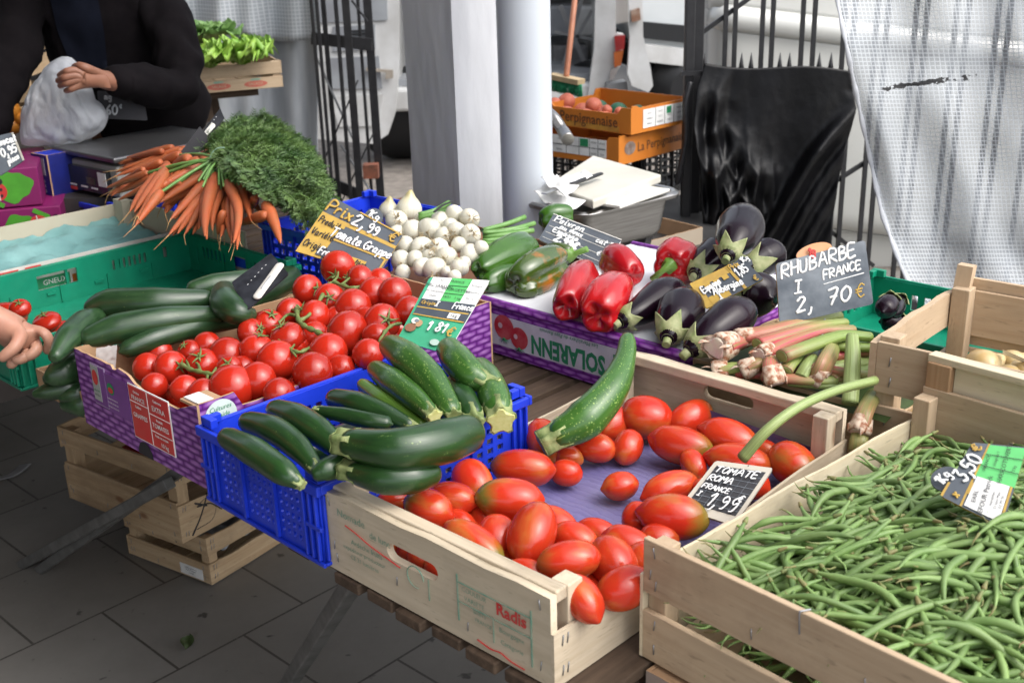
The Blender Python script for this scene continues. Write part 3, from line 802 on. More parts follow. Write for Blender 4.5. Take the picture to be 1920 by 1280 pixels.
text(c, 'ROS', .035, FM(.06, .47, -.0015), M['black_print'], bold=.001)
# dark printed carton and its neighbour under the left part of the table
c = carton('carton', 'dark printed carton below the green crate at the left', T(-1.80, .05, .575), YAW, .62, .3, .10, [([0, 1], [.10, .10])] * 4, [pm('dark_carton', (.10, .085, .075), (.06, .05, .05), ns=8, rough=.8), M['cardboard']])
for x, z in ((.30, .06), (.42, .05)): MB().poly(disc(.022, .022, x, z, -.0014)).build('red_print', M['red_print'], c)
text(c, 'BRETAGNE', .03, FM(.53, .04, -.0015), pm('faded_print', (.2, .19, .18)))
MB().box(.01, .61, .01, .29, .09, .0985).build('lid', M['cardboard'], c)
# white tape on the floor
mb = MB(); A, B_, C_ = at(-30, 902, 0), at(20, 893, 0), at(48, 872, 0)
mb.tube(crom([A + Vector((0, 0, .003)), B_ + Vector((0, 0, .003)), C_ + Vector((0, 0, .003))], 6), .022, 8, flat=.1, cap='flat')
tag(mb.build('floor_tape', pm('grey_tape', (.3, .3, .3), rough=.5)), 'curved strip of pale tape stuck on the dark floor', 'tape')
A = at(352, 1206, 0)
mb = MB().grid(lambda u, v: (A.x + (u - .5) * .03 * math.sin(math.pi * v), A.y + (v - .5) * .045, .006 + .006 * math.sin(u * 5 + v * 3)), 5, 7)
tag(mb.build('green_leaf', pm('leaf_scrap', (.06, .09, .03))), 'small green leaf scrap fallen on the floor tiles', 'leaf')
# ---------------------------------------------------------------- produce materials
def fruit(name, c1, c2, scale=6, rough=.22, rnd=.1, coat=.3, sss=.0, bmp=.03):
    return pm(name, c1, c2, ns=scale, detail=3, rough=rough, rnd=rnd, coat=coat, bmp=bmp, bs_=60, sss=sss, lo=.3, hi=.7)
M['tomato'] = fruit('tomato_skin', (.44, .013, .006), (.36, .024, .009), 22, .17, .16, .06)
def roma_mat():
    mt, nt, b = new_mat('plum_tomato_skin'); b.inputs['Roughness'].default_value = .19; b.inputs['Specular IOR Level'].default_value = .42; b.inputs['Coat Weight'].default_value = .06; b.inputs['Coat Roughness'].default_value = .05
    tc = nt.nodes.new('ShaderNodeTexCoord'); sp = nt.nodes.new('ShaderNodeSeparateXYZ'); L_(nt, tc.outputs['Object'], sp.inputs[0])
    n1 = noise(nt, coords(nt, 'Object', (30, 30, 12)), 1.0, 3)
    oi = nt.nodes.new('ShaderNodeObjectInfo')
    base = ramp(nt, n1, [(.28, (.47, .020, .009)), (.52, (.49, .038, .012)), (.75, (.50, .125, .028))])
    # unripe shoulder at the stem end (low z), stronger on some fruits (object colour's alpha)
    mr = N_(nt, 'ShaderNodeMapRange'); mr.inputs[1].default_value = -.012; mr.inputs[2].default_value = -.048; mr.inputs[3].default_value = 0; mr.inputs[4].default_value = 1
    L_(nt, sp.outputs[2], mr.inputs[0])
    ad = nt.nodes.new('ShaderNodeMath'); ad.operation = 'MULTIPLY_ADD'; ad.inputs[1].default_value = .9; ad.inputs[2].default_value = -.3; L_(nt, n1, ad.inputs[0])
    ad2 = nt.nodes.new('ShaderNodeMath'); L_(nt, mr.outputs[0], ad2.inputs[0]); L_(nt, ad.outputs[0], ad2.inputs[1])
    mu = nt.nodes.new('ShaderNodeMath'); mu.operation = 'MULTIPLY'; mu.use_clamp = True; L_(nt, ad2.outputs[0], mu.inputs[0]); L_(nt, oi.outputs['Alpha'], mu.inputs[1])
    g = ramp(nt, mu.outputs[0], [(.15, (0, 0, 0)), (.8, (1, 1, 1))])
    shoulder = ramp(nt, n1, [(.3, (.24, .14, .02)), (.7, (.12, .13, .025))])
    col = mixc(nt, g, base, shoulder)
    L_(nt, randval(nt, col, .12), b.inputs['Base Color']); bump(nt, b, noise(nt, coords(nt, 'Object', (1, 1, 1)), 70, 3), .03)
    return mt
M['roma'] = roma_mat()
M['scar'] = pm('stem_scar', (.30, .20, .07), (.16, .12, .03), ns=160, rough=.7)
M['tomato_leaf'] = pm('tomato_stalk', (.10, .15, .035), (.16, .20, .06), ns=60, rough=.6)
def zuke(name, dark, mid, fleck, rough=.3, dens=.5):
    mt, nt, b = new_mat(name); b.inputs['Roughness'].default_value = rough; b.inputs['Coat Weight'].default_value = .12; b.inputs['Coat Roughness'].default_value = .15
    v = coords(nt, 'UV', (16, 5, 1)); n1 = noise(nt, v, 1.0, 4)
    col = ramp(nt, n1, [(.3, dark), (.75, mid)])
    vo = N_(nt, 'ShaderNodeTexVoronoi', Scale=1.0); L_(nt, coords(nt, 'UV', (36, 64, 1)), vo.inputs['Vector'])
    f = ramp(nt, vo.outputs['Distance'], [(.14, (1, 1, 1)), (.36, (0, 0, 0))])
    n2 = noise(nt, coords(nt, 'UV', (24, 10, 1)), 1.0, 3)
    msk = ramp(nt, n2, [(dens, (0, 0, 0)), (dens + .2, (1, 1, 1))])
    mm = nt.nodes.new('ShaderNodeMix'); mm.data_type = 'RGBA'; mm.blend_type = 'MULTIPLY'; mm.inputs[0].default_value = 1; L_(nt, f, mm.inputs[6]); L_(nt, msk, mm.inputs[7])
    col = mixc(nt, mm.outputs[2], col, fleck)
    L_(nt, randval(nt, col, .15), b.inputs['Base Color']); bump(nt, b, noise(nt, coords(nt, 'UV', (40, 6, 1)), 1, 3), .12, .002)
    return mt
M['zuke_dark'] = zuke('dark_courgette_skin', (.010, .034, .009), (.020, .062, .014), (.16, .24, .07), .28, .56)
M['zuke_mid'] = zuke('courgette_skin', (.026, .085, .012), (.05, .135, .022), (.26, .38, .10), .28, .42)
M['zuke_light'] = zuke('light_courgette_skin', (.10, .22, .025), (.15, .30, .04), (.3, .42, .12), .3, .5)
M['cuke'] = zuke('cucumber_skin', (.009, .030, .011), (.032, .075, .026), (.16, .2, .07), .33, .6)
M['zuke_stem'] = pm('courgette_stem', (.12, .17, .05), (.30, .34, .14), scale=(1, 1, 1), ns=70, rough=.65, bmp=.4, bs_=120)
M['cut_end'] = pm('cut_end', (.42, .44, .14), (.52, .54, .24), ns=120, rough=.6)
def carrot_mat():
    mt, nt, b = new_mat('carrot_skin'); b.inputs['Roughness'].default_value = .55
    n1 = noise(nt, coords(nt, 'UV', (2.5, 46, 1)), 1.0, 4, .6); n2 = noise(nt, coords(nt, 'UV', (4, 5, 1)), 1.0, 4)
    col = ramp(nt, n2, [(.3, (.40, .080, .022)), (.7, (.33, .105, .036))])
    col = mixc(nt, ramp(nt, n1, [(.56, (0, 0, 0)), (.7, (.5, .5, .5))]), col, (.24, .05, .02))
    L_(nt, randval(nt, col, .16), b.inputs['Base Color']); bump(nt, b, n1, .3, .0015); return mt
M['carrot'] = carrot_mat()
M['rootlet'] = pm('rootlet', (.42, .24, .10), (.3, .17, .07), ns=50, rough=.8)
M['egg'] = pm('aubergine_skin', (.006, .0025, .006), (.011, .003, .008), ns=10, rough=.22, coat=.08, spec=.24, rnd=.2)
M['egg_calyx'] = pm('aubergine_calyx', (.18, .23, .075), (.36, .36, .19), ns=50, detail=5, rough=.6, bmp=.4, bs_=90)
M['pepper_red'] = fruit('red_pepper_skin', (.42, .008, .010), (.33, .006, .012), 10, .2, .06, .25)
M['pepper_green'] = fruit('green_pepper_skin', (.048, .135, .010), (.030, .095, .010), 10, .2, .1, .3)
M['pepper_dark'] = pm('turning_pepper_skin', (.055, .090, .012), (.030, .060, .010), ns=14, rough=.16, coat=.5)
def turning():
    mt, nt, b = new_mat('turning_pepper_skin'); b.inputs['Roughness'].default_value = .17; b.inputs['Coat Weight'].default_value = .5
    tc = nt.nodes.new('ShaderNodeTexCoord'); sp = nt.nodes.new('ShaderNodeSeparateXYZ'); L_(nt, tc.outputs['Object'], sp.inputs[0])
    n1 = noise(nt, coords(nt, 'Object', (22, 22, 22), False), 1.0, 3)
    a = nt.nodes.new('ShaderNodeMath'); a.operation = 'MULTIPLY_ADD'; a.inputs[1].default_value = 11; L_(nt, sp.outputs[0], a.inputs[0]); L_(nt, n1, a.inputs[2])
    f = ramp(nt, a.outputs[0], [(.84, (0, 0, 0)), (1.0, (1, 1, 1))])
    col = mixc(nt, f, ramp(nt, n1, [(.3, (.03, .07, .010)), (.7, (.065, .10, .015))]), (.34, .11, .015))
    L_(nt, col, b.inputs['Base Color']); return mt
M['pepper_turning'] = turning()
M['pepper_stem'] = pm('pepper_stem', (.10, .22, .03), (.17, .30, .06), ns=40, rough=.45)
def onion_mat():
    mt, nt, b = new_mat('onion_skin'); b.inputs['Roughness'].default_value = .3; b.inputs['Coat Weight'].default_value = .2
    tc = nt.nodes.new('ShaderNodeTexCoord'); sp = nt.nodes.new('ShaderNodeSeparateXYZ'); L_(nt, tc.outputs['Object'], sp.inputs[0])
    n1 = noise(nt, coords(nt, 'UV', (40, 1.5, 1)), 1.0, 3)
    col = ramp(nt, n1, [(.3, (.66, .645, .56)), (.75, (.56, .53, .40))])
    mr = N_(nt, 'ShaderNodeMapRange'); mr.inputs[1].default_value = .008; mr.inputs[2].default_value = .03; L_(nt, sp.outputs[2], mr.inputs[0])
    col = mixc(nt, mr.outputs[0], col, (.42, .36, .17))
    L_(nt, randval(nt, col, .1), b.inputs['Base Color']); return mt
M['onion'] = onion_mat()
M['root_hair'] = pm('root_hair', (.52, .42, .26), (.42, .32, .18), ns=50, rough=.9)
M['onion_stem'] = pm('spring_onion_stem', (.10, .24, .05), (.18, .34, .10), scale=(1, 1, 1), ns=30, rough=.4)
M['bean_end'] = pm('bean_end', (.17, .215, .07), (.20, .155, .06), ns=90, rough=.6)
M['bean'] = pm('bean_skin', (.115, .205, .052), (.19, .29, .09), ns=30, rough=.55, rnd=.22, coat=.05, bmp=.15, bs_=90)
def rhub(name, stops):
    mt, nt, b = new_mat(name); b.inputs['Roughness'].default_value = .4
    tc = nt.nodes.new('ShaderNodeTexCoord'); sp = nt.nodes.new('ShaderNodeSeparateXYZ'); L_(nt, tc.outputs['UV'], sp.inputs[0])
    n1 = noise(nt, coords(nt, 'UV', (14, 2, 1)), 1.0, 3); a = nt.nodes.new('ShaderNodeMath'); a.operation = 'MULTIPLY_ADD'; a.inputs[1].default_value = .35; L_(nt, n1, a.inputs[0]); L_(nt, sp.outputs[1], a.inputs[2])
    col = ramp(nt, a.outputs[0], stops)
    n2 = noise(nt, coords(nt, 'UV', (46, 1.2, 1)), 1.0, 2)
    col = mixc(nt, ramp(nt, n2, [(.40, (.7, .7, .7)), (.60, (0, 0, 0))]), col, (.20, .24, .07))
    L_(nt, col, b.inputs['Base Color']); bump(nt, b, n2, .4, .002); return mt
M['rh_pink'] = rhub('rhubarb_stalk', [(.2, (.52, .04, .085)), (.55, (.47, .13, .11)), (1.0, (.30, .36, .10))])
M['rh_green'] = rhub('rhubarb_stalk', [(.15, (.40, .14, .11)), (.4, (.27, .33, .09)), (.9, (.21, .33, .07))])
M['rh_pale'] = rhub('rhubarb_stalk', [(.1, (.34, .42, .16)), (.9, (.30, .40, .14))])
M['rh_red'] = rhub('rhubarb_stalk', [(.1, (.50, .025, .065)), (.7, (.48, .07, .10)), (1.0, (.40, .24, .12))])
M['rh_brown'] = rhub('rhubarb_stalk', [(.1, (.44, .14, .11)), (.6, (.33, .26, .10)), (.95, (.28, .32, .10))])
M['rh_base'] = pm('rhubarb_root_end', (.60, .48, .37), (.27, .10, .045), ns=110, detail=7, lo=.42, hi=.62, rough=.7, bmp=.4, bs_=80)
M['rh_cut'] = pm('rhubarb_cut', (.66, .58, .46), (.60, .36, .36), ns=40, rough=.6)

# ---------------------------------------------------------------- vine tomatoes
def tomato_mesh(k):
    rd = random.Random(k); nl = rd.choice((4, 5, 6)); ph = rd.uniform(0, 6.28); fl = rd.uniform(.86, .93); am = rd.uniform(.008, .03)
    def fn(t, p):
        s, c = math.sin(p), math.cos(p)
        r = 1 + am * math.cos(nl * t + ph) * (0.3 + .7 * max(0, c)) * s
        top = .10 * math.exp(-(p / .38) ** 2)
        return Vector((r * s * math.cos(t), r * s * math.sin(t), (c - (top if c > 0 else 0)) * fl))
    return MB().blob(fn, 28, 18).mesh('tomato', M['tomato'])
TM = [tomato_mesh(k) for k in range(5)]
def calyx_mesh(k):
    rd = random.Random(k + 50); mb = MB()
    for i in range(5):
        a = i * 1.2566 + rd.uniform(-.2, .2); L = rd.uniform(.42, .66); lift = rd.uniform(.05, .22)
        pts = []
        for j in range(5):
            u = j / 4; rr = L * u
            pts.append(Vector((rr * math.cos(a + .25 * u), rr * math.sin(a + .25 * u), .84 + .03 - .1 * u * u + lift * u ** 2 + .02)))
        mb.tube(pts, [.055, .075, .06, .035, .012], 6, flat=.35, up0=(0, 0, 1))
    mb.tube([(0, 0, .80), (.02, 0, 1.0), (.07, .03, 1.14)], [.06, .05, .055], 7)
    return mb.mesh('calyx', M['tomato_leaf'])
CM = [calyx_mesh(k) for k in range(4)]
def link(name, me, parent=None, loc=None, rot=None, scale=None):
    o = bpy.data.objects.new(name, me); COL.objects.link(o)
    if parent is not None: o.parent = parent
    if loc is not None: o.location = loc
    if rot is not None: o.rotation_mode = 'QUATERNION'; o.rotation_quaternion = rot
    if scale is not None: o.scale = (scale,) * 3 if not hasattr(scale, '__len__') else scale
    return o
def look(d, roll=0):
    return Vector(d).to_track_quat('Z', 'Y') @ Quaternion((0, 0, 1), roll)
def cdir(ax, ay, az):
    """direction: ax right, ay up in the picture, az towards the camera"""
    return (RT * ax + UP * ay - FW * az).normalized()
VT = [ # px, py, r px, calyx direction (right, up, toward) or None, description
 (634, 502, 30, (-.1, -.55, .8), 'topmost of the heap, star calyx to the viewer, below the slate'),
 (674, 524, 25, (-.9, .1, .4), 'second highest, behind the topmost one to its right'),
 (577, 544, 27, (.75, .1, .6), 'at the far left of the upper heap with its calyx turned right'),
 (618, 560, 26, (.1, .1, 1), 'star calyx facing the viewer, below the topmost tomato'),
 (662, 574, 31, None, 'smooth round one in the middle of the upper heap'),
 (702, 548, 27, None, 'smooth one right of centre in the upper heap'),
 (741, 551, 29, None, 'at the upper right, beside the brown onion box'),
 (712, 524, 20, None, 'half hidden behind the upper right pair'),
 (545, 586, 25, (.6, .1, .7), 'left of the heap by the black card holder, calyx right'),
 (588, 594, 29, (-.7, .5, .4), 'left of the middle with a curved stalk over it'),
 (652, 624, 38, (.9, -.2, .4), 'large glossy one in the centre with calyx on its right side'),
 (717, 603, 31, (.4, .1, .9), 'dark calyx facing the viewer, left of the green price card'),
 (768, 584, 27, None, 'partly covered by the top of the green price card'),
 (706, 632, 25, (-.3, -.4, .7), 'calyx turned down, beside the lower part of the green price card'),
 (615, 661, 34, None, 'smooth large one right of the front centre'),
 (521, 676, 35, None, 'smooth large one at the front centre'),
 (586, 698, 35, None, 'large one by the near right wall, tiny white chip under it'),
 (690, 664, 27, None, 'behind the tallest courgette at the right wall'),
 (505, 607, 26, (.3, .6, .6), 'left side behind the back wall edge, small stalk on it'),
 (540, 636, 31, (-.3, .7, .4), 'pale topped one in the second row under the long bare stalk'),
 (472, 624, 25, (.7, .3, .5), 'at the left wall in the middle of the box'),
 (482, 656, 30, (.2, .7, .2), 'left of the front centre tomato, slightly behind'),
 (425, 664, 30, None, 'wide one near the left wall, front third'),
 (388, 645, 23, None, 'against the left wall, front third'),
 (298, 660, 23, None, 'at the back of the front left corner'),
 (275, 688, 25, None, 'in the front left corner'),
 (321, 689, 29, (.75, .1, .6), 'second from the front left corner, calyx on its right'),
 (380, 683, 28, (.0, .5, .8), 'with a stalk lying over it in the front third'),
 (355, 658, 20, (-.3, .5, .7), 'small, tucked behind the stalk in the front third'),
 (434, 728, 41, None, 'biggest, bulging over the front edge of the box'),
 (482, 714, 33, None, 'beside the biggest one, second row'),
 (524, 738, 28, None, 'low dark one at the near right wall'),
 (347, 730, 25, None, 'low in front, left of the biggest one'),
 (382, 737, 26, None, 'low in front, touching the biggest one'),
 (290, 722, 22, None, 'low by the cut out of the front wall'),
 (431, 690, 22, (0, .4, .9), 'behind the biggest one, under a stalk'),
 (640, 690, 24, None, 'deep in the gap by the right wall'),
 (556, 650, 22, None, 'in the dark gap between two large ones'),
 (455, 690, 22, None, 'half buried in the front middle'),
 (590, 628, 24, None, 'half buried beneath the central one'),
 (686, 598, 22, None, 'half buried between the central and right ones'),
 (630, 595, 20, None, 'half buried below the upper stalk'),
]
VTP = []
for k, (px, py, rp, cdv, ds) in enumerate(VT):
    P = pile(px, py, .785, .165)
    if 'half buried' in ds or 'gap' in ds or 'half hidden' in ds: P = P + ray(px, py) * .03
    r = rp / F_PX * depth(P) * 1.13
    d = cdir(*cdv) if cdv else Vector((random.uniform(-.6, .6), random.uniform(.2, .9), -random.uniform(.3, .8)))
    o = link('vine_tomato', TM[k % 5], None, P, look(d, random.uniform(0, 6)), r)
    tag(o, 'red vine tomato ' + ds, 'tomato', 'vine tomatoes in the purple box')
    VTP.append((P, r, d))
    if cdv: link('calyx', CM[k % 4], o)
# filler layers under the heap
n = 0
for i in range(5):
    for j in range(8):
        x, y = .05 + .066 * i, .05 + .07 * j
        z = .735 + .0 * y + (.05 if y > .3 else 0)
        P = Matrix.Translation((-.709, 1.745, 0)) @ Matrix.Rotation(R(-44.2), 4, 'Z') @ Vector((x, y, z))
        o = link('vine_tomato', TM[(i + j) % 5], None, P, look((random.uniform(-1, 1), random.uniform(-1, 1), -.5)), .033)
        tag(o, 'red vine tomato mostly hidden beneath the top layer of the purple box', 'tomato', 'vine tomatoes in the purple box')
# trusses: green stalks winding between the fruits
def truss(pts, r, lab, side=()):
    c = []
    for (x, y, lift) in pts:
        P = pile(x, y, .785, .165); c.append(P - ray(x, y).normalized() * lift)
    mb = MB(); cc = crom(c, 6)
    mb.tube(cc, [r * (1 + .25 * math.sin(i * 1.3)) for i in range(len(cc))], 8)
    root = mb.build('tomato_stalk', M['tomato_leaf']); tag(root, lab, 'stalk', 'green stalks on the vine tomatoes')
    for a in side:
        q = [pile(x, y, .785, .165) - ray(x, y).normalized() * l for x, y, l in a]
        qq = crom(q, 5); MB().tube(qq, [r * .75 * (1 - .35 * i / len(qq)) for i in range(len(qq))], 7).build('side_stalk', M['tomato_leaf'], root)
truss([(560, 603, .035), (585, 585, .04), (610, 545, .04), (622, 530, .042), (640, 534, .042), (662, 540, .04), (690, 532, .03)], .0034, 'green stalk zigzagging over the upper vine tomatoes',
      [[(610, 545, .04), (600, 541, .036), (588, 541, .03)], [(640, 534, .042), (652, 524, .036), (657, 520, .03)], [(622, 530, .042), (632, 520, .04), (634, 510, .034)], [(618, 540, .04), (620, 552, .035)]])
truss([(556, 578, .04), (560, 600, .042), (572, 612, .042), (590, 620, .04), (606, 628, .036)], .0042, 'long bare green stalk slanting across the middle of the tomatoes',
      [[(558, 592, .04), (540, 590, .036), (524, 604, .03)], [(556, 582, .04), (548, 580, .034)]])
truss([(510, 641, .034), (530, 645, .036), (545, 655, .04), (562, 660, .04), (580, 652, .034)], .003, 'fine tangled green stalk above the front centre tomato',
      [[(545, 655, .04), (552, 646, .036)], [(545, 655, .04), (555, 668, .038)], [(530, 645, .036), (520, 634, .03)]])
truss([(340, 683, .03), (356, 692, .036), (376, 697, .038), (398, 702, .038), (418, 704, .034)], .0036, 'green stalk on the front left tomatoes',
      [[(356, 692, .036), (350, 676, .032)], [(376, 697, .038), (372, 684, .034), (365, 678, .03)], [(398, 702, .038), (405, 690, .034)], [(390, 700, .038), (388, 712, .034)]])
truss([(712, 640, .03), (722, 622, .036), (735, 610, .036), (752, 606, .03)], .0028, 'short green stalk by the green price card', [[(722, 622, .036), (708, 612, .03)]])

# ---------------------------------------------------------------- plum tomatoes
def roma_mesh(k):
    rd = random.Random(k + 9); nl = rd.choice((3, 4)); ph = rd.uniform(0, 6); tip = rd.uniform(.02, .16); sq = rd.uniform(.9, 1.2); waist = rd.uniform(-.05, .06)
    def fn(t, p):
        s, c = math.sin(p), math.cos(p)
        q = s ** (.82 * sq) if s > 0 else 0
        r = q * (1 + .025 * math.cos(nl * t + ph)) * (1 + waist * c)
        z = c * 1.0 + tip * math.exp(-(p / .22) ** 2) - .07 * math.exp(-((math.pi - p) / .3) ** 2)
        return Vector((r * math.cos(t) * .030, r * math.sin(t) * .030, z * .045))
    mb = MB().blob(fn, 26, 20)
    mb.tube([(0, 0, -.0436), (0, 0, -.0405), (0, 0, -.038)], [.0036, .0062, .0075], 10, mi=1)
    mb.tube([(0, 0, .0445 + tip * .045), (0, 0, .0435 + tip * .045)], [.0007, .0013], 6, mi=1)
    return mb.mesh('plum_tomato', [M['roma'], M['scar']])
RM = [roma_mesh(k) for k in range(6)]
RT_ = [ # cx, cy, half length, half width, angle of the tip direction in the picture (deg, y down), z, green, description
 (1211, 783, 47, 38, 185, .752, .2, 'large one behind the upright courgette, pointed tip to the left'),
 (1295, 783, 42, 29, 150, .750, .6, 'against the far end board, below the left end of the hand slot'),
 (1148, 795, 36, 28, 140, .745, .3, 'half hidden behind the upright courgette'),
 (1277, 835, 56, 34, 195, .747, .8, 'long one with a green stem end pointing right, in the back group'),
 (1368, 822, 52, 33, 200, .750, .5, 'long one at the back under the purple paper flap'),
 (1385, 865, 58, 32, 190, .747, .4, 'behind the top edge of the small price slate'),
 (1435, 845, 22, 20, 200, .738, .2, 'small one under the pale stalk, far right'),
 (1487, 871, 40, 37, 220, .747, 1, 'stout greenish topped one in the far right corner'),
 (1177, 838, 29, 27, 290, .737, .1, 'small round one with a highlight in the middle of the back group'),
 (1116, 838, 37, 27, 15, .739, .2, 'pointing right beside the stem of the upright courgette'),
 (1064, 855, 28, 21, 200, .735, .5, 'small orange one in front of the courgette stem'),
 (1021, 828, 38, 31, 250, .748, .4, 'orange red one against the left side board behind the courgette stem'),
 (1062, 886, 28, 24, 190, .735, .1, 'small flat red one at the edge of the bare lilac paper'),
 (980, 877, 56, 33, 5, .757, .5, 'large orange one lying along the left side board'),
 (1163, 911, 33, 25, 170, .736, 0, 'single small one alone on the bare lilac paper'),
 (1300, 871, 25, 22, 60, .738, .1, 'small one left of the slate top corner'),
 (1256, 915, 52, 29, 160, .745, .3, 'left of the small price slate, shiny'),
 (1262, 968, 62, 40, 188, .762, 1, 'biggest, greenish right end, touching the bean crate corner'),
 (1197, 972, 28, 30, 200, .745, .3, 'tucked behind the biggest greenish one'),
 (887, 904, 38, 34, 240, .762, .7, 'orange one under the short courgette by the left side board'),
 (848, 934, 46, 29, 10, .782, .2, 'red one below the end of the short courgette'),
 (955, 935, 60, 36, 2, .785, 1, 'greenish left end and nipple tip right, topping the heap'),
 (803, 953, 45, 34, 20, .785, .8, 'in the near left corner by the end board, yellowish stem end'),
 (998, 1001, 52, 42, 110, .790, .1, 'large one pointing down at the viewer, on top of the heap'),
 (1067, 1050, 56, 34, 352, .792, .4, 'pointed one aiming right above the low near side'),
 (1149, 1053, 42, 41, 60, .775, .1, 'round one with its scar facing the viewer, near right side'),
 (932, 1010, 38, 38, 80, .770, .2, 'red one left of the large downward pointing one'),
 (888, 1018, 58, 32, 215, .785, .8, 'long orange one along the near end board'),
 (862, 976, 30, 20, 30, .765, .3, 'small one peeping out between two long ones near the left'),
 (1092, 1122, 42, 33, 55, .785, .1, 'in the near right corner beside the corner post'),
 (1170, 1102, 50, 37, 335, .775, .2, 'leaning on the low near side board next to the bean crate'),
 (1177, 1018, 44, 29, 200, .760, .5, 'behind the round one, near the bean crate'),
 (1042, 983, 42, 30, 30, .768, .3, 'behind the large downward pointing one'),
 (1078, 1008, 40, 27, 20, .765, .4, 'pale orange one beside the bare paper in the heap'),
 (993, 1075, 42, 26, 20, .772, .2, 'just above the near end board, mostly hidden'),
 (1208, 1053, 30, 36, 250, .755, .2, 'partly covered by the corner of the bean crate'),
 (795, 1046, 30, 24, 20, .750, .2, 'seen through the left half of the hand slot'),
 (828, 1070, 32, 22, 30, .748, .1, 'seen through the right half of the hand slot'),
 (740, 938, 30, 20, 10, .765, .1, 'sliver under the short courgette at the left end'),
 (975, 1052, 40, 30, 100, .755, .1, 'in the dark gap under the heap'),
 (905, 968, 34, 26, 60, .755, .9, 'dark greenish one in the gap behind the small one'),
 (1120, 1000, 38, 27, 200, .748, .3, 'lower layer at the edge of the bare paper'),
 (1235, 1010, 36, 28, 180, .745, .3, 'low one behind the bean crate corner post'),
 (1340, 925, 40, 27, 20, .742, .2, 'hidden behind the small price slate'),
 (1400, 900, 40, 30, 30, .742, .3, 'behind the right edge of the small price slate'),
]
for k, (cx, cy, a, b, ang, z, g, ds) in enumerate(RT_):
    P = at(cx, cy, z); dp = depth(P); q = R(ang)
    ex, ey = math.cos(q), math.sin(q)
    A2_ = at(cx + ex * 20, cy + ey * 20, z) - at(cx - ex * 20, cy - ey * 20, z)
    planar = A2_.length * dp and (40 / F_PX * dp) / A2_.length     # foreshortening of the horizontal direction
    ax = (RT * ex - UP * ey)
    # half lying, half in the picture plane
    ax = (A2_.normalized() * .6 + ax * .55).normalized()
    apx = abs(ax.dot(RT * ex - UP * ey))
    sz_l = a / F_PX * dp / max(.75, apx) / .044; sz_w = b / F_PX * dp / .0275
    o = link('plum_tomato', RM[k % 6], None, P, look(ax, random.uniform(0, 6)), (sz_w, sz_w, sz_l))
    o.color = (1, 1, 1, g)
    tag(o, 'plum tomato, ' + ds, 'tomato', 'plum tomatoes in the stamped crate')
for i in range(5):
    for j in range(3):
        P = Matrix.Translation((-.239, 1.269, 0)) @ Matrix.Rotation(R(-43.8), 4, 'Z') @ Vector((.05 + .068 * i, .06 + .06 * j, .737))
        if i > 2 and j == 2: continue
        o = link('plum_tomato', RM[(i * 2 + j) % 6], None, P, look((random.uniform(-1, 1), random.uniform(-1, 1), 0)), .92); o.color = (1, 1, 1, .3)
        tag(o, 'plum tomato hidden in the bottom layer of the stamped crate', 'tomato', 'plum tomatoes in the stamped crate')

# ---------------------------------------------------------------- courgettes and cucumbers
def ridged(amp, n, ph=0): return lambda t, v: 1 + amp * math.cos(n * t + ph)
def path3(pts):
    out = []
    for p in pts:
        out.append(at(*p))
    return out
def courgette(pts, rad, mk, lab, stem='end', cut=False, name='courgette', cat='courgette', group='courgettes in the blue crate', stem_r=.5, stem_len=1.0):
    """pts: (px, py, z) from blossom end to stem end; rad in photo px at each pt"""
    P = path3(pts); c = crom(P, 8); n0 = len(pts); xs = [i / (n0 - 1) for i in range(n0)]
    R_ = [rad[i] / F_PX * depth(P[i]) * 1.16 for i in range(n0)]
    k = len(c); rr = [interp(xs, R_, i / (k - 1)) for i in range(k)]
    # blossom end rounding
    for i in range(k):
        u = i / (k - 1); rr[i] *= min(1, math.sqrt(max(.0, 1 - (1 - min(1, u / .09)) ** 2)) * .75 + .25)
    loc = c[k // 2]; mb = MB()
    mb.tube([p - loc for p in c], rr, 20, prof=lambda t, v: 1 + .016 * math.cos(6 * t) * min(1, .35 + v), cap='round')
    o = mb.build(name, M[mk], loc=loc); tag(o, lab, cat, group)
    if stem:
        d = (c[-1] - c[-3]).normalized(); r = rr[-1]; q = c[-1] - loc
        L = r * 1.5 * stem_len
        sides = 6
        pf = lambda t, v: 1 + (.14 + .1 * v) * math.cos(5 * t + .6)
        mb = MB().tube([q - d * r * .35, q + d * L * .3, q + d * L * .75, q + d * L], [r * .98, r * .80, r * stem_r * 1.25, r * stem_r * (1.45 if cut else 1.3)], 20, cap='flat', prof=pf)
        s_o = mb.build('stem', M['zuke_stem'], o)
        MB().tube([q + d * (L + .0002), q + d * (L + r * .10)], [r * stem_r * 1.36, r * stem_r * 1.2], 20, cap='flat', prof=pf).build('cut_end', M['cut_end' if cut else 'zuke_stem'], s_o)
    return o
zh = .845
courgette([(417, 815, .838), (475, 846, .848), (530, 884, .848), (556, 902, .842)], [17, 24, 22, 13], 'zuke_dark', 'dark courgette lying at the front left over the blue crate rim', stem_len=.7)
courgette([(455, 788, .842), (512, 805, .852), (558, 838, .85), (590, 875, .842)], [17, 23, 21, 14], 'zuke_dark', 'dark courgette, second from the front left, with scratch marks')
courgette([(508, 765, .845), (556, 783, .852), (598, 810, .85), (640, 845, .842)], [17, 24, 24, 17], 'zuke_dark', 'dark courgette running under the big one, third from the left')
courgette([(618, 745, .848), (668, 757, .856), (722, 778, .852), (768, 797, .846)], [16, 21, 19, 12], 'zuke_dark', 'dark slender courgette behind the big one')
courgette([(674, 716, .842), (715, 745, .846), (755, 772, .843), (790, 795, .840)], [10, 14, 13, 10], 'zuke_light', 'light green courgette half hidden in the heap', stem=None)
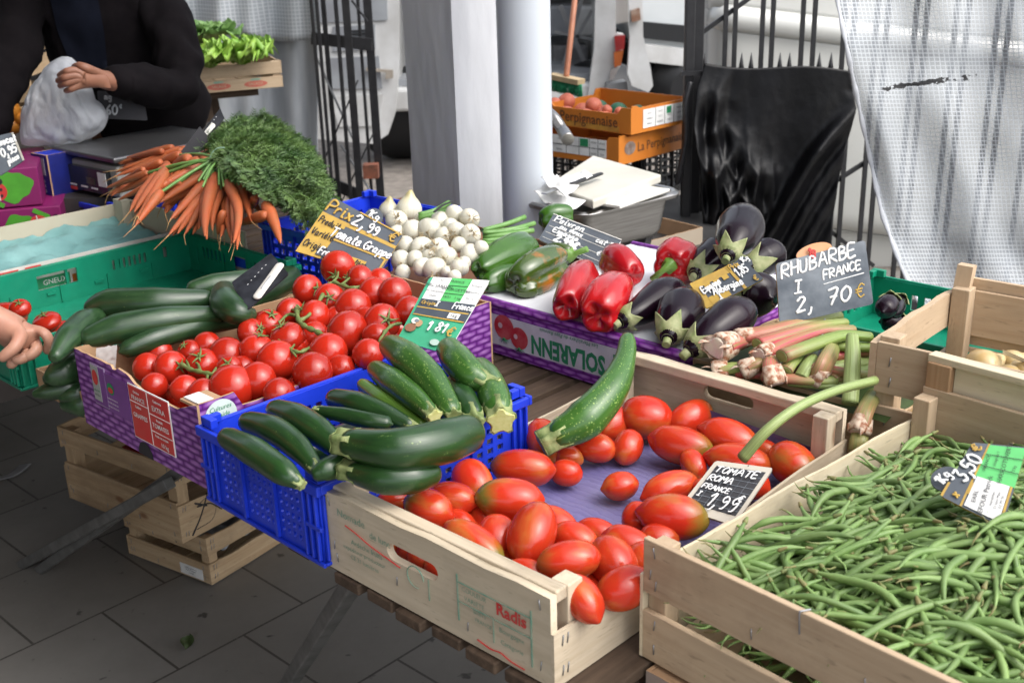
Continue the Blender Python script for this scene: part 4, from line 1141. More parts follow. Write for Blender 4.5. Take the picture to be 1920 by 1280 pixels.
courgette([(699, 688, .858), (735, 714, .866), (775, 745, .864), (803, 770, .860)], [15, 22, 20, 15], 'zuke_mid', 'green courgette with a pale star cut end in the middle of the heap', cut=True, stem_r=.62)
courgette([(724, 643, .876), (765, 672, .884), (808, 715, .872), (845, 770, .856)], [18, 27, 27, 19], 'zuke_mid', 'tall green courgette leaning at the back of the heap, light streaked', stem_len=.5)
courgette([(838, 650, .868), (856, 674, .874), (880, 700, .868), (902, 713, .862)], [20, 26, 26, 20], 'zuke_mid', 'courgette poking out beneath the green price card', cut=True, stem_r=.62)
courgette([(895, 685, .838), (913, 710, .846), (927, 743, .846), (934, 768, .842)], [18, 24, 27, 24], 'zuke_mid', 'courgette at the right back with a yellow star cut end to the viewer', cut=True, stem_r=.66)
courgette([(735, 795, .852), (695, 789, .856), (645, 778, .858), (600, 770, .858)], [12, 14, 13, 9], 'zuke_dark', 'thin dark courgette behind the big one, stem to the left', stem_len=.9)
courgette([(890, 808, .862), (830, 828, .878), (745, 842, .884), (662, 832, .880)], [30, 37, 35, 26], 'zuke_dark', 'big glossy courgette lying across the heap, the largest in the blue crate', stem_r=.62, stem_len=.8)
courgette([(820, 884, .842), (775, 895, .848), (720, 897, .850), (668, 886, .848)], [19, 26, 26, 19], 'zuke_dark', 'short dark courgette across the corner of the stamped crate', stem_r=.7)
courgette([(680, 862, .842), (645, 868, .846), (612, 880, .846), (596, 887, .844)], [20, 22, 19, 14], 'zuke_dark', 'stubby courgette behind the short one, pale scar end to the left', stem=None)
courgette([(850, 720, .838), (868, 750, .842), (885, 778, .84)], [20, 24, 20], 'zuke_dark', 'dark courgette low in the shade below the star cut ones')
courgette([(560, 850, .80), (620, 830, .80), (690, 800, .80)], [20, 24, 20], 'zuke_dark', 'courgette hidden in the bottom of the blue crate')
courgette([(700, 850, .80), (770, 800, .80), (830, 760, .80)], [20, 24, 20], 'zuke_dark', 'courgette hidden low at the back of the blue crate')
courgette([(640, 780, .81), (720, 760, .81), (800, 720, .81)], [20, 22, 20], 'zuke_dark', 'courgette hidden low by the purple box')
courgette([(1177, 628, .868), (1172, 672, .852), (1148, 728, .828), (1098, 785, .800), (1052, 813, .784)], [13, 17, 27, 34, 26], 'zuke_mid', 'long curved courgette standing in the plum tomato crate', group='courgettes in the blue crate', stem_r=.62, stem_len=.9)
# cucumbers
def cuke(pts, rad, lab, mk='cuke'):
    return courgette(pts, rad, mk, lab, stem=None, name='cucumber', cat='cucumber', group='cucumbers left of the purple box')
def tipped(o_pts, lab, rad): pass
cuke([(160, 583, .845), (205, 570, .858), (290, 568, .862), (385, 562, .856)], [12, 25, 26, 17], 'pale striped cucumber on top of the cucumber heap, against the green crate')
cuke([(150, 640, .835), (220, 616, .848), (310, 601, .850), (405, 590, .842)], [15, 25, 24, 15], 'straight dark cucumber in the middle of the heap')
cuke([(225, 660, .82), (290, 635, .83), (370, 612, .83), (440, 600, .82)], [14, 18, 18, 14], 'speckled cucumber low along the purple box wall')
cuke([(190, 592, .842), (160, 605, .846), (128, 635, .842), (104, 668, .832)], [14, 22, 22, 12], 'curved cucumber hanging over the front next to the hand')
cuke([(350, 548, .845), (400, 535, .85), (450, 528, .848), (520, 512, .840)], [15, 19, 19, 14], 'thin grey green cucumber at the back of the heap')
cuke([(420, 545, .855), (425, 568, .862), (445, 585, .86), (470, 590, .852)], [20, 27, 21, 12], 'short bent cucumber under the black card holder')
cuke([(160, 672, .772), (132, 690, .776), (104, 704, .772), (90, 711, .766)], [20, 26, 20, 10], 'fat cucumber end beside the purple box corner')
cuke([(165, 715, .742), (130, 726, .744), (90, 734, .742), (68, 738, .740)], [17, 19, 14, 8], 'small dark cucumber end below the fat one')
cuke([(170, 728, .736), (146, 738, .736), (118, 742, .734)], [16, 17, 11], 'dark cucumber end behind the purple box corner')
cuke([(178, 752, .716), (155, 756, .718), (125, 757, .716)], [20, 23, 13], 'lowest speckled cucumber at the purple box corner')
cuke([(300, 640, .78), (360, 610, .78), (430, 585, .78)], [20, 22, 20], 'cucumber hidden in the lower layer')
cuke([(230, 650, .78), (300, 600, .78), (380, 570, .78)], [20, 24, 20], 'cucumber hidden under the heap by the green crate')
cuke([(440, 570, .80), (500, 545, .80), (545, 520, .80)], [20, 24, 20], 'dark cucumber in the gap below the black card holder')
# low tray under the cucumbers
c = carton('carton', 'low brown card tray under the cucumbers', T(-.862, .02, .70), YAW, .185, .60, .045, [([0, 1], [.045, .045])] * 4, [M['cardboard'], M['cardboard']])
# two tomatoes in the green crate
for (px, py, rp, cdv, sc3, ds) in ((38, 578, 20, (.1, .5, .6), (1, 1, .9), 'small red tomato in the front of the green crate beside the hand'), (88, 604, 27, (-.25, .8, .5), (1.15, 1, .72), 'flat red tomato with a spiky calyx in the green crate')):
    P = at(px, py, .79); r = rp / F_PX * depth(P)
    o = link('tomato', TM[2], None, P, look(cdir(*cdv)), (r * sc3[0], r * sc3[1], r * sc3[2])); tag(o, ds, 'tomato'); link('calyx', CM[1], o)
for s, t, ds in ((-1.2, .12, 'red tomato at the left front of the green crate'), (-1.08, .05, 'red tomato in the near corner of the green crate'), (-.98, .06, 'red tomato beneath the customer hand'), (-1.0, .14, 'red tomato under the flat one in the green crate')):
    o = link('tomato', TM[3], None, T(s, t, .742), look((0, .3, 1)), .036); tag(o, ds, 'tomato')

# ---------------------------------------------------------------- green beans
def bean_mesh(k):
    rd = random.Random(k + 200); L = rd.uniform(.105, .155); b = rd.uniform(-.022, .022); cc = rd.uniform(-.007, .007)
    pts = [Vector(((u - .5) * L, b * ((2 * u - 1) ** 2 - .5) + cc * math.sin(u * 6.28), .006 * math.sin(u * 4 + k))) for u in [i / 8 for i in range(9)]]
    p = crom(pts, 2); n = len(p); r = rd.uniform(.0034, .0043)
    rad = [r * min(1, .28 + 3.2 * min(i, n - 1 - i) / n) * (1 + .10 * math.sin(i * 2.1 + k)) for i in range(n)]
    mb = MB().tube(p, rad, 8)
    e = (p[0] - p[1]).normalized()
    mb.tube([p[0], p[0] + e * .007 + Vector((0, .002, .001)), p[0] + e * .012 + Vector((0, .006, .002))], [r * .4, r * .22, r * .1], 5, mi=1)
    e = (p[-1] - p[-2]).normalized()
    mb.tube([p[-1] - e * .002, p[-1] + e * .006], [r * .75, r * .4], 6, mi=1)
    return mb.mesh('green_bean', [M['bean'], M['bean_end']])
BMS = [bean_mesh(k) for k in range(12)]
BX = Matrix.Translation((.132, 1.061, .70)) @ Matrix.Rotation(R(-48.17), 4, 'Z')
def heap(x, y):
    u, v = x / .40, y / .58
    h = .093 + .050 * math.exp(-((u - .62) / .42) ** 2 - ((v - .50) / .40) ** 2) + .008 * v
    return h + .007 * mnoise.noise((x * 12, y * 12, 0))
def put_bean(x, y, z, me, yaw, pitch, roll):
    q = Quaternion((0, 0, 1), yaw) @ Quaternion((0, 1, 0), pitch) @ Quaternion((1, 0, 0), roll)
    return BX @ Vector((x, y, z)), Quaternion((0, 0, 1), R(-48.17)) @ q
rb = random.Random(5)
cand = []
n_ind = 0
mass = MB()
def add_mass(me, loc, q):
    b = len(mass.v); Mx = Matrix.Translation(loc) @ q.to_matrix().to_4x4()
    for v in me.vertices: mass.v.append(tuple(Mx @ v.co))
    for p in me.polygons: mass.face([b + i for i in p.vertices], 0, True)
for k in range(1150):
    x, y = rb.uniform(.05, .355), rb.uniform(.05, .53)
    deep = k >= 300
    yaw = rb.uniform(0, 3.14) if rb.random() < .6 else rb.gauss(1.0, .5)
    # keep inside the walls
    L = .062
    cx, cy = abs(math.cos(yaw)) * L, abs(math.sin(yaw)) * L
    x = min(max(x, cx + .004), .396 - cx); y = min(max(y, cy + .012), .565 - cy)
    hz = heap(x, y)
    if deep: z = .014 + (hz - .014) * (1 - rb.random() ** 1.7 * .95) - .008
    else: z = hz + rb.uniform(-.010, .006)
    gx = (heap(x + .02 * math.cos(yaw), y + .02 * math.sin(yaw)) - heap(x - .02 * math.cos(yaw), y - .02 * math.sin(yaw))) / .04
    P, q = put_bean(x, y, z, None, yaw, -math.atan(gx) + rb.gauss(0, .09), rb.uniform(0, 6.28))
    me = BMS[k % 12]
    if deep: add_mass(me, P, q)
    else:
        o = link('green_bean', me, None, P, q, rb.uniform(.88, 1.12))
        tag(o, 'slim green bean lying in the heap filling the beige crate', 'green bean', 'green beans in the beige crate')
o = mass.build('green_bean_mass', M['bean']); tag(o, 'lower layers of green beans packed in the beige crate', 'green beans', kind='stuff')
# ---------------------------------------------------------------- aubergines
def aubergine(pts, rad, lab, nd=None, stem=True, group='aubergines on the purple tray', calyx=1.0):
    """pts from calyx end to round end"""
    P = path3(pts); c = crom(P, 8); n0 = len(pts); k = len(c)
    R_ = [rad[i] / F_PX * depth(P[i]) for i in range(n0)]
    rr = [interp([i / (n0 - 1) for i in range(n0)], R_, i / (k - 1)) for i in range(k)]
    for i in range(k):
        u = 1 - i / (k - 1); rr[i] *= min(1, math.sqrt(max(0, 1 - (1 - min(1, u / .34)) ** 2)) * .8 + .2)
    loc = c[k // 2]
    o = MB().tube([p - loc for p in c], rr, 26, prof=lambda t, v: 1 + .02 * math.cos(2 * t + 1)).build('aubergine', M['egg'], loc=loc); tag(o, lab, 'aubergine', group)
    # calyx hugging the neck, with pointed sepals
    d = (c[1] - c[0]).normalized(); a = d.cross(Vector((0, 0, 1))).normalized(); b = d.cross(a)
    q = c[0] - loc; r0 = rr[0]; ns = 5; Lc = max(R_) * .85 * calyx
    tot = sum((c[i + 1] - c[i]).length for i in range(k - 1))
    def body_r(x):
        return interp([i / (k - 1) * tot for i in range(k)], rr, x)
    def pos_on(x):
        x = min(max(x, 0), tot * .999); f = x / tot * (k - 1); i = int(f); return (c[i].lerp(c[i + 1], f - i)) - loc
    rd = random.Random(int(pts[0][0])); off = rd.uniform(0, 6)
    def fn(u, v):
        th = 2 * math.pi * u + off; w = abs(((u * ns) % 1) * 2 - 1)
        x = v * Lc * (.38 + .75 * w ** 1.6) - r0 * .55 * (1 - v)
        if x <= 0: rr_ = r0 * (.55 + .45 * v) ; cen = q + d * x
        else: rr_ = body_r(x) + .0012 + .005 * v ** 4 * w; cen = pos_on(x)
        rr_ = max(rr_, r0 * .5)
        return cen + (a * math.cos(th) + b * math.sin(th)) * rr_
    cm = MB().grid(fn, 50, 9, wrap=True).build('calyx', M['egg_calyx'], o)
    so_ = cm.modifiers.new('solid', 'SOLIDIFY'); so_.thickness = .0018; so_.offset = 1
    s0 = q - d * r0 * .4; dn = (d * -1 + Vector(nd or (0, 0, -.2))).normalized()
    if stem: MB().tube([s0 + d * r0 * .3, s0 + dn * r0 * .5, s0 + dn * r0 * 1.0], [r0 * .62, r0 * .45, r0 * .46], 12, cap='flat').build('stem', M['egg_calyx'], cm)
    return o
zt = .804
aubergine([(1365, 478, .905), (1378, 452, .918), (1388, 430, .922), (1394, 405, .925)], [16, 37, 45, 44], 'big round aubergine on top of the pile, calyx towards the viewer', nd=(-.2, -.5, -.2))
aubergine([(1400, 500, .845), (1425, 487, .85), (1440, 480, .852), (1452, 470, .855)], [18, 33, 36, 32], 'aubergine behind the ochre price card, right of the top one')
aubergine([(1304, 512, .838), (1322, 492, .845), (1340, 480, .848), (1355, 465, .85)], [14, 30, 36, 32], 'aubergine in the back left of the pile, dried calyx beside the red pepper')
aubergine([(1168, 600, .830), (1198, 584, .836), (1236, 560, .842), (1272, 538, .845)], [17, 27, 37, 36], 'long aubergine at the left with its calyx above the upright courgette')
aubergine([(1254, 630, .828), (1264, 605, .838), (1277, 583, .843), (1290, 562, .845)], [18, 38, 45, 40], 'plump aubergine in the front middle, calyx pointing down')
aubergine([(1298, 652, .825), (1330, 628, .838), (1368, 600, .850), (1405, 577, .855)], [20, 35, 43, 38], 'glossy front aubergine beside the rhubarb roots, large green calyx')
aubergine([(1365, 560, .835), (1395, 552, .842), (1425, 553, .845), (1445, 560, .845)], [24, 40, 44, 36], 'aubergine half hidden behind the rhubarb slate')
aubergine([(1670, 560, .80), (1665, 572, .802), (1655, 585, .80)], [10, 21, 21], 'spare aubergine lying in the right green crate', group='aubergines in the green crate')
aubergine([(1695, 600, .768), (1672, 602, .772), (1650, 603, .77)], [8, 19, 19], 'spare aubergine at the front of the right green crate', group='aubergines in the green crate')
aubergine([(1690, 560, .79), (1680, 575, .79), (1672, 590, .79)], [8, 18, 18], 'spare aubergine against the back wall of the right green crate', group='aubergines in the green crate')

# ---------------------------------------------------------------- peppers
def pepper(p_stem, p_tip, z0, z1, wpx, mk, lab, lobes=3, stem=True, seed=0, taper=.15, wob=.12, stem_to=None):
    A, B = at(p_stem[0], p_stem[1], z0), at(p_tip[0], p_tip[1], z1)
    C = (A + B) / 2; ax = (B - A); L = ax.length / 2; q = look(ax.normalized(), seed)
    W_ = wpx / F_PX * depth(C)
    def fn(t, p):
        s, c = math.sin(p), math.cos(p)          # p = 0 tip, pi stem
        k = .5 + .5 * c                          # 1 at tip
        sq = s ** .62
        lob = 1 - wob * (.5 + .5 * math.cos(lobes * t + seed)) ** 3 * (1 if c < .3 else .9) - .05 * math.cos(2 * t + seed * 2)
        r = W_ * sq * lob * (1 - taper * k) * (1 + .04 * math.sin(3 * c + seed))
        z = L * (c if c > 0 else c) - L * .22 * math.exp(-((math.pi - p) / .38) ** 2) * -1 - L * .13 * math.exp(-(p / .32) ** 2)
        z += L * .05 * math.cos(lobes * t + seed + 1.2) * abs(c) ** 3
        return Vector((r * math.cos(t), r * math.sin(t), z))
    me = MB().blob(fn, 40, 24).mesh('pepper', M[mk])
    o = link('pepper', me, None, C, q); tag(o, lab, 'pepper', 'peppers on the purple tray')
    if stem:
        b = -L * .80
        e = stem_to or (.012, .006, -L - .030)
        mb = MB().tube([(0, 0, b + .004), (0, 0, b - .003), (0, 0, b - .008), (e[0] * .3, e[1] * .3, b - .014), (e[0], e[1], e[2])], [.017, .014, .008, .0055, .0062], 14, cap='flat', prof=lambda t, v: 1 + .12 * math.cos(5 * t) * (1 - v))
        mb.build('stem', M['pepper_stem'], o)
    return o
pepper((1058, 583), (1102, 505), .838, .850, 43, 'pepper_red', 'glossy red pepper at the left of the red group', 3, False, .6)
pepper((1115, 600), (1166, 528), .838, .856, 50, 'pepper_red', 'biggest red pepper at the front of the red group', 4, False, 2.1)
pepper((1140, 482), (1192, 518), .845, .840, 40, 'pepper_red', 'red pepper behind the two front ones, under the grey slate', 3, False, 1.2)
P1 = at(1262, 490, .842)
pepper((1252, 500), (1282, 482), .848, .838, 45, 'pepper_red', 'red pepper with a green stalk beside the aubergines', 4, True, .3, taper=.05, stem_to=(.020, -.034, -.052))
pepper((1000, 455), (892, 512), .852, .842, 38, 'pepper_green', 'long bright green pepper at the front left of the tray', 3, False, 1.9)
pepper((975, 510), (905, 535), .826, .822, 26, 'pepper_green', 'dark green pepper lobe beneath the long one', 3, False, .9)
pepper((1056, 484), (958, 535), .842, .828, 44, 'pepper_turning', 'twisted green pepper turning orange on one side', 3, False, .2, wob=.3, taper=.05)
pepper((1075, 402), (1010, 412), .842, .84, 26, 'pepper_green', 'green pepper behind the grey slate', 3, False, .4)
pepper((1075, 478), (1015, 474), .835, .83, 22, 'pepper_dark', 'dark green pepper between the slate and the turning one', 3, True, 1.4)
pepper((1010, 540), (965, 545), .818, .816, 18, 'pepper_dark', 'small dark pepper end at the tray edge', 3, False, 1.1)

# ---------------------------------------------------------------- rhubarb
def stalk(pts, rad, mk, lab, ends=(True, True), base=False, flat=.72):
    P = path3(pts); c = crom(P, 7); k = len(c); n0 = len(P)
    R_ = [rad[i] / F_PX * depth(P[i]) * 1.15 for i in range(n0)]
    rr = [interp([i / (n0 - 1) for i in range(n0)], R_, i / (k - 1)) for i in range(k)]
    loc = c[k // 2]; pf = lambda t, v: 1 + .07 * abs(math.cos(5.5 * t)) - .16 * math.exp(-((t - 1.57) / .6) ** 2)
    o = MB().tube([p - loc for p in c], rr, 26, prof=pf, cap='flat', flat=flat).build('rhubarb_stalk', M[mk], loc=loc)
    tag(o, lab, 'rhubarb', 'rhubarb stalks behind the stamped crate')
    d = (c[0] - c[1]).normalized(); q = c[0] - loc; r = rr[0]
    if base:
        def jag(t, v): return 1 + .14 * math.sin(3 * t + r * 900) + .12 * math.sin(7 * t) * v
        MB().tube([q - d * r * 1.0, q - d * r * .3, q + d * r * .35, q + d * r * .75], [r * .98, r * 1.08, r * 1.16, r * 1.05], 22, cap='flat', prof=jag, flat=.85).build('root_end', M['rh_base'], o)
        MB().tube([q + d * r * .76, q + d * r * .80], [r * .86, r * .7], 18, cap='flat', flat=.85, prof=jag).build('cut_face', M['rh_cut'], o)
        for a in range(3):
            an = a * 2.1 + r * 500; sd_ = Vector((math.cos(an), math.sin(an), .4)).normalized()
            MB().tube([q + sd_ * r * .8, q + sd_ * r * 1.1 + d * r * .4, q + sd_ * r * 1.0 + d * r * 1.0], [r * .34, r * .28, r * .05], 7, flat=.35).build('husk', M['rh_base'], o)
    else:
        MB().tube([q + d * .0003, q + d * .001], [r * .9, r * .85], 18, cap='flat', flat=flat).build('cut_face', M['rh_pale'], o)
    return o
stalk([(1391, 632, .838), (1440, 622, .842), (1500, 607, .842), (1572, 592, .84)], [17, 16, 14, 12], 'rh_pink', 'pink to green rhubarb stalk on top under the slate, brown papery base', base=True)
stalk([(1432, 662, .835), (1480, 640, .838), (1540, 620, .838), (1600, 618, .832)], [16, 14, 12, 10], 'rh_red', 'reddish rhubarb stalk second from the top', base=True)
stalk([(1466, 668, .84), (1528, 646, .846), (1580, 630, .846), (1632, 632, .84)], [15, 14, 13, 11], 'rh_green', 'thick ribbed green rhubarb stalk lying across the heap')
stalk([(1352, 648, .836), (1385, 638, .832), (1430, 630, .82)], [24, 19, 16], 'rh_pink', 'rhubarb stalk with a wide hollow white root end nearest the aubergines', base=True)
stalk([(1560, 668, .815), (1600, 662, .815), (1652, 658, .812)], [13, 12, 12], 'rh_red', 'raw pink rhubarb stalk by the onion crate')
stalk([(1560, 712, .81), (1600, 700, .812), (1650, 690, .81)], [12, 12, 11], 'rh_green', 'green rhubarb stalk low beside the onion crate')
stalk([(1550, 690, .805), (1600, 682, .805), (1655, 676, .80)], [12, 12, 12], 'rh_pale', 'pale rhubarb stalk beneath the raw pink one')
stalk([(1594, 756, .80), (1597, 712, .825), (1599, 660, .855), (1598, 628, .872)], [13, 13, 12, 9], 'rh_pale', 'upright pale green rhubarb stalk with a split top', )
stalk([(1450, 706, .815), (1446, 690, .825), (1450, 672, .82)], [18, 16, 14], 'rh_pink', 'stubby rhubarb root with pink cut face pointing down', base=True)
stalk([(1402, 690, .815), (1425, 680, .822), (1460, 670, .815)], [16, 14, 13], 'rh_brown', 'brownish rhubarb root end left of the stubby one', base=True)
stalk([(1348, 694, .806), (1385, 690, .81), (1440, 690, .805)], [15, 13, 12], 'rh_green', 'rhubarb stalk low in front with peeling base', base=True)
stalk([(1535, 705, .815), (1545, 685, .832), (1558, 662, .835), (1565, 640, .83)], [17, 16, 15, 12], 'rh_brown', 'brown speckled rhubarb stalk pointing at the viewer', base=True)
stalk([(1502, 706, .815), (1512, 688, .826), (1522, 670, .828)], [12, 11, 10], 'rh_pale', 'split green rhubarb end hanging over the front')
stalk([(1472, 695, .82), (1485, 680, .826), (1505, 665, .825)], [13, 11, 10], 'rh_green', 'short green rhubarb stalk among the roots')
stalk([(1430, 706, .808), (1500, 712, .81), (1570, 716, .808)], [12, 12, 11], 'rh_pink', 'rhubarb stalk at the bottom of the heap behind the hand slot')
stalk([(1612, 798, .785), (1622, 770, .80), (1640, 738, .80)], [16, 14, 13], 'rh_brown', 'rhubarb stalk with ring shaped root end beside the crate corner', base=True)
stalk([(1606, 868, .725), (1610, 830, .765), (1616, 795, .775)], [14, 14, 13], 'rh_brown', 'rhubarb stalk standing between the two wooden crates')
stalk([(1420, 645, .842), (1470, 628, .846), (1530, 612, .845), (1585, 604, .84)], [14, 13, 11, 9], 'rh_pink', 'pink ribbed rhubarb stalk between the top one and the reddish one')
stalk([(1380, 700, .802), (1440, 700, .805), (1530, 690, .806), (1600, 676, .80)], [12, 12, 11, 10], 'rh_red', 'red rhubarb stalk deep in the heap above the far end board')
stalk([(1520, 640, .83), (1580, 650, .83), (1650, 652, .825)], [11, 11, 10], 'rh_green', 'green rhubarb stalk running towards the onion crate, upper one')
stalk([(1480, 716, .80), (1545, 722, .803), (1610, 726, .80)], [11, 11, 10], 'rh_pale', 'pale rhubarb stalk just above the far end board')
stalk([(1540, 690, .815), (1590, 700, .82), (1645, 705, .815)], [11, 11, 10], 'rh_pink', 'short pink rhubarb stalk behind the upright pale one')
stalk([(1392, 860, .790), (1440, 806, .830), (1500, 762, .850), (1570, 732, .855), (1640, 714, .852)], [12, 11, 10, 9, 9], 'rh_pale', 'long pale stalk arching from the small slate to the rhubarb', flat=.85)
# low crate that carries the rhubarb
wood_crate('wooden_crate', 'low wooden crate hidden under the rhubarb behind the stamped crate', T(.060, .700, .70), YAW, .345, .27, .088, [(.002, .088)], [(.002, .088)], 'old', staples=False)
MB()
mb = MB().grid(lambda u, v: (.004 + .337 * u, .01 + .28 * v, .082 + .006 * mnoise.noise((u * 6, v * 6, 0))), 12, 14)
o = mb.build('green_cloth', pm('rhubarb_leaves', (.05, .09, .02), (.03, .05, .015), ns=30), loc=T(.060, .668, .70)); o.rotation_euler = (0, 0, YAW)
tag(o, 'dull green leaves covering the low crate under the rhubarb', 'leaves')

# ---------------------------------------------------------------- white onions
def onion_mesh(k):
    rd = random.Random(k + 77); am = .015
    def fn(t, p):
        s, c = math.sin(p), math.cos(p)
        z = c * .88 + .42 * math.exp(-(p / .30) ** 2)
        r = s * (1 + am * math.cos(9 * t)) * (1 - .1 * c) + .10 * math.exp(-(p / .5) ** 2) * min(1, p / .1)
        return Vector((r * math.cos(t) * .028, r * math.sin(t) * .028, z * .028))
    return MB().blob(fn, 24, 18).mesh('onion', M['onion'])
OM = [onion_mesh(k) for k in range(4)]
def hair_mesh(k):
    rd = random.Random(k); mb = MB()
    for i in range(16):
        a = rd.uniform(0, 6.28); L = rd.uniform(.010, .026); s = rd.uniform(.2, 1)
        b = Vector((.004 * math.cos(a), .004 * math.sin(a), -.0235))
        e = b + Vector((L * s * math.cos(a), L * s * math.sin(a), -L * (1.1 - s * .8)))
        mb.tube([b, b.lerp(e, .5) + Vector((rd.uniform(-.003, .003),) * 3), e], [.0009, .0008, .0005], 4, cap='flat')
    return mb.mesh('roots', M['root_hair'])
HM = [hair_mesh(k) for k in range(4)]
ON = [(729, 395, 19, 0), (767, 391, 23, 1), (743, 416, 21, 1), (853, 403, 18, 0), (880, 410, 18, 1), (826, 416, 18, 0), (774, 433, 23, 0), (805, 433, 22, 1), (856, 433, 18, 1), (882, 440, 20, 1), (860, 458, 14, 0),
      (790, 464, 20, 1), (824, 466, 18, 1), (759, 461, 17, 0), (752, 488, 19, 1), (778, 486, 15, 0), (792, 500, 18, 0), (815, 503, 21, 1), (838, 483, 21, 1), (881, 476, 20, 0), (861, 502, 18, 0), (902, 464, 14, 0), (838, 511, 13, 0), (852, 518, 13, 0), (755, 511, 14, 0), (793, 413, 15, 0), (832, 444, 19, 1), (845, 424, 15, 0), (735, 470, 14, 0), (870, 492, 13, 0), (805, 480, 13, 1), (745, 440, 17, 1)]
ORD = 'first second third fourth fifth sixth seventh eighth ninth tenth eleventh twelfth thirteenth fourteenth fifteenth sixteenth'.split()
for k, (px, py, rp, hr) in enumerate(ON):
    P = pile(px, py, .835 - .62 * .34, .34) + ray(px, py) * random.uniform(-.012, .006)
    r = rp / F_PX * depth(P) / .028 * 1.08
    d = cdir(random.uniform(-.5, .5), random.uniform(-.2, .7), -1 if hr else random.uniform(-.9, -.2)) if k not in (1, 0) else cdir(.1, 1, .2)
    o = link('white_onion', OM[k % 4], None, P, look(d, k), (r * random.uniform(.9, 1.08), r * random.uniform(.9, 1.08), r * random.uniform(.88, 1.2)))
    def row_(y): return 'top' if y < 425 else ('middle' if y < 475 else 'bottom')
    row = row_(py); pos = sorted([q[0] + q[1] * 1e-3 for q in ON if row_(q[1]) == row]).index(px + py * 1e-3)
    tag(o, 'white onion, %s from the left in the heap\'s %s row, %s' % (ORD[pos], row, 'roots facing out' if hr else 'smooth side out'), 'onion', 'white onions beside the pillar')
    if hr: link('roots', HM[k % 4], o)
for k, (pts, w, ds) in enumerate((([(905, 432, .86), (950, 420, .862), (984, 407, .866)], 5, 'upper'), ([(905, 438, .855), (960, 430, .86), (1002, 419, .86)], 5, 'second'), ([(905, 444, .85), (950, 440, .852), (1000, 432, .852)], 5, 'third'),
                                ([(905, 452, .845), (950, 448, .845), (985, 446, .845)], 5, 'fourth'), ([(895, 458, .84), (930, 458, .84), (960, 462, .84)], 5, 'lowest'), ([(905, 436, .86), (945, 434, .858), (990, 428, .858)], 4, 'thin'))):
    P = crom(path3(pts), 4); r = w / F_PX * depth(P[0])
    tag(MB().tube(P, [r] * len(P), 9, cap='flat').build('onion_stem', M['onion_stem']), '%s green onion stem right of the onion heap, beside the green peppers' % ds, 'onion stem', 'green onion stems')
for k, pts in enumerate(([(785, 403, .905), (815, 395, .91), (842, 380, .915)], [(785, 408, .90), (815, 402, .905), (850, 390, .91)], [(790, 411, .895), (820, 408, .90), (845, 398, .905)])):
    P = crom(path3(pts), 4); tag(MB().tube(P, [.0055] * len(P), 9, cap='flat').build('onion_stem', M['onion_stem']), ('%s green onion stem sticking up behind the onions before the pillar' % ('topmost', 'middle', 'lowest')[k]), 'onion stem', 'green onion stems behind')
P = at(835, 390, .915)
tag(MB().tube(crom(path3([(815, 397, .92), (830, 385, .925), (848, 378, .925)]), 3), [.004] * 7, 8, flat=.3).build('plastic_tie', M['black_plastic']), 'black plastic tie around the onion stems', 'tie')
c = carton('carton', 'brown card box under the white onions', T(-.80, .655, .70), YAW + R(1), .365, .34, .075, [([0, .75, .77, 1], [.062, .062, .080, .080]), ([0, 1], [.075, .075]), ([0, 1], [.12, .12]), ([0, 1], [.07, .07])], [M['brownbox'], M['brownbox']])
mb = MB().grid(lambda u, v: (.01 + .345 * u, .01 + .32 * v, .05 + .06 * v + .004 * mnoise.noise((u * 8, v * 8, 2))), 10, 10)
mb.build('packing_card', M['brownbox'], c)

# ---------------------------------------------------------------- carrots
CARR = [(235, 299, 303, 284, 8, .965), (226, 318, 338, 283, 9, .965), (205, 352, 275, 325, 8, .945), (215, 363, 285, 335, 9, .935), (268, 322, 335, 291, 11, .97), (318, 316, 352, 298, 13, .975), (292, 353, 402, 293, 12, .975), (252, 397, 312, 318, 11, .955),
        (298, 381, 378, 328, 11, .955), (253, 424, 300, 362, 11, .935), (283, 373, 335, 343, 9, .945), (320, 411, 388, 342, 13, .945), (316, 441, 382, 368, 11, .925), (384, 442, 406, 333, 15, .955), (398, 432, 413, 362, 10, .935), (438, 455, 427, 344, 12, .955), (441, 456, 443, 360, 10, .945),
        (472, 416, 450, 342, 11, .955), (510, 382, 470, 335, 11, .955), (526, 456, 500, 386, 14, .935), (546, 383, 521, 362, 8, .95), (460, 398, 478, 372, 10, .94), (450, 420, 496, 404, 12, .925), (408, 440, 418, 400, 10, .92), (270, 345, 330, 318, 10, .95), (240, 335, 300, 305, 9, .955),
        (330, 398, 395, 350, 11, .935), (262, 380, 320, 340, 10, .94), (372, 430, 398, 372, 10, .93), (420, 428, 436, 372, 10, .93), (490, 400, 462, 360, 10, .94), (300, 300, 345, 280, 9, .965), (218, 342, 268, 318, 7, .95), (430, 410, 420, 350, 10, .935)]
CD = ['thin one at the upper left by the scale', 'long one lying over the scale edge', 'leftmost of the fan above the cream card', 'left one with a hairy tip over the display', 'in the upper left with crown under the black card holder', 'cut end facing up under the black card holder', 'long topmost one running to the tie', 'long one curving down over the cream card, left', 'slanting below the topmost one', 'lowest left tip hanging over the blue band', 'short one in the left fan', 'thick one pointing down left in the middle', 'lower one parallel to the thick middle one', 'thickest one hanging straight down', 'slim one right of the thickest', 'long one ending at the green crate corner', 'straight one with a thin root tip', 'conical one right of the straight ones', 'one leaning right below the leaves', 'blunt one hanging alone over the blue crate', 'small one peeping from the leaves at the right', 'blunt stub between the right ones', 'horizontal one low over the blue crate']
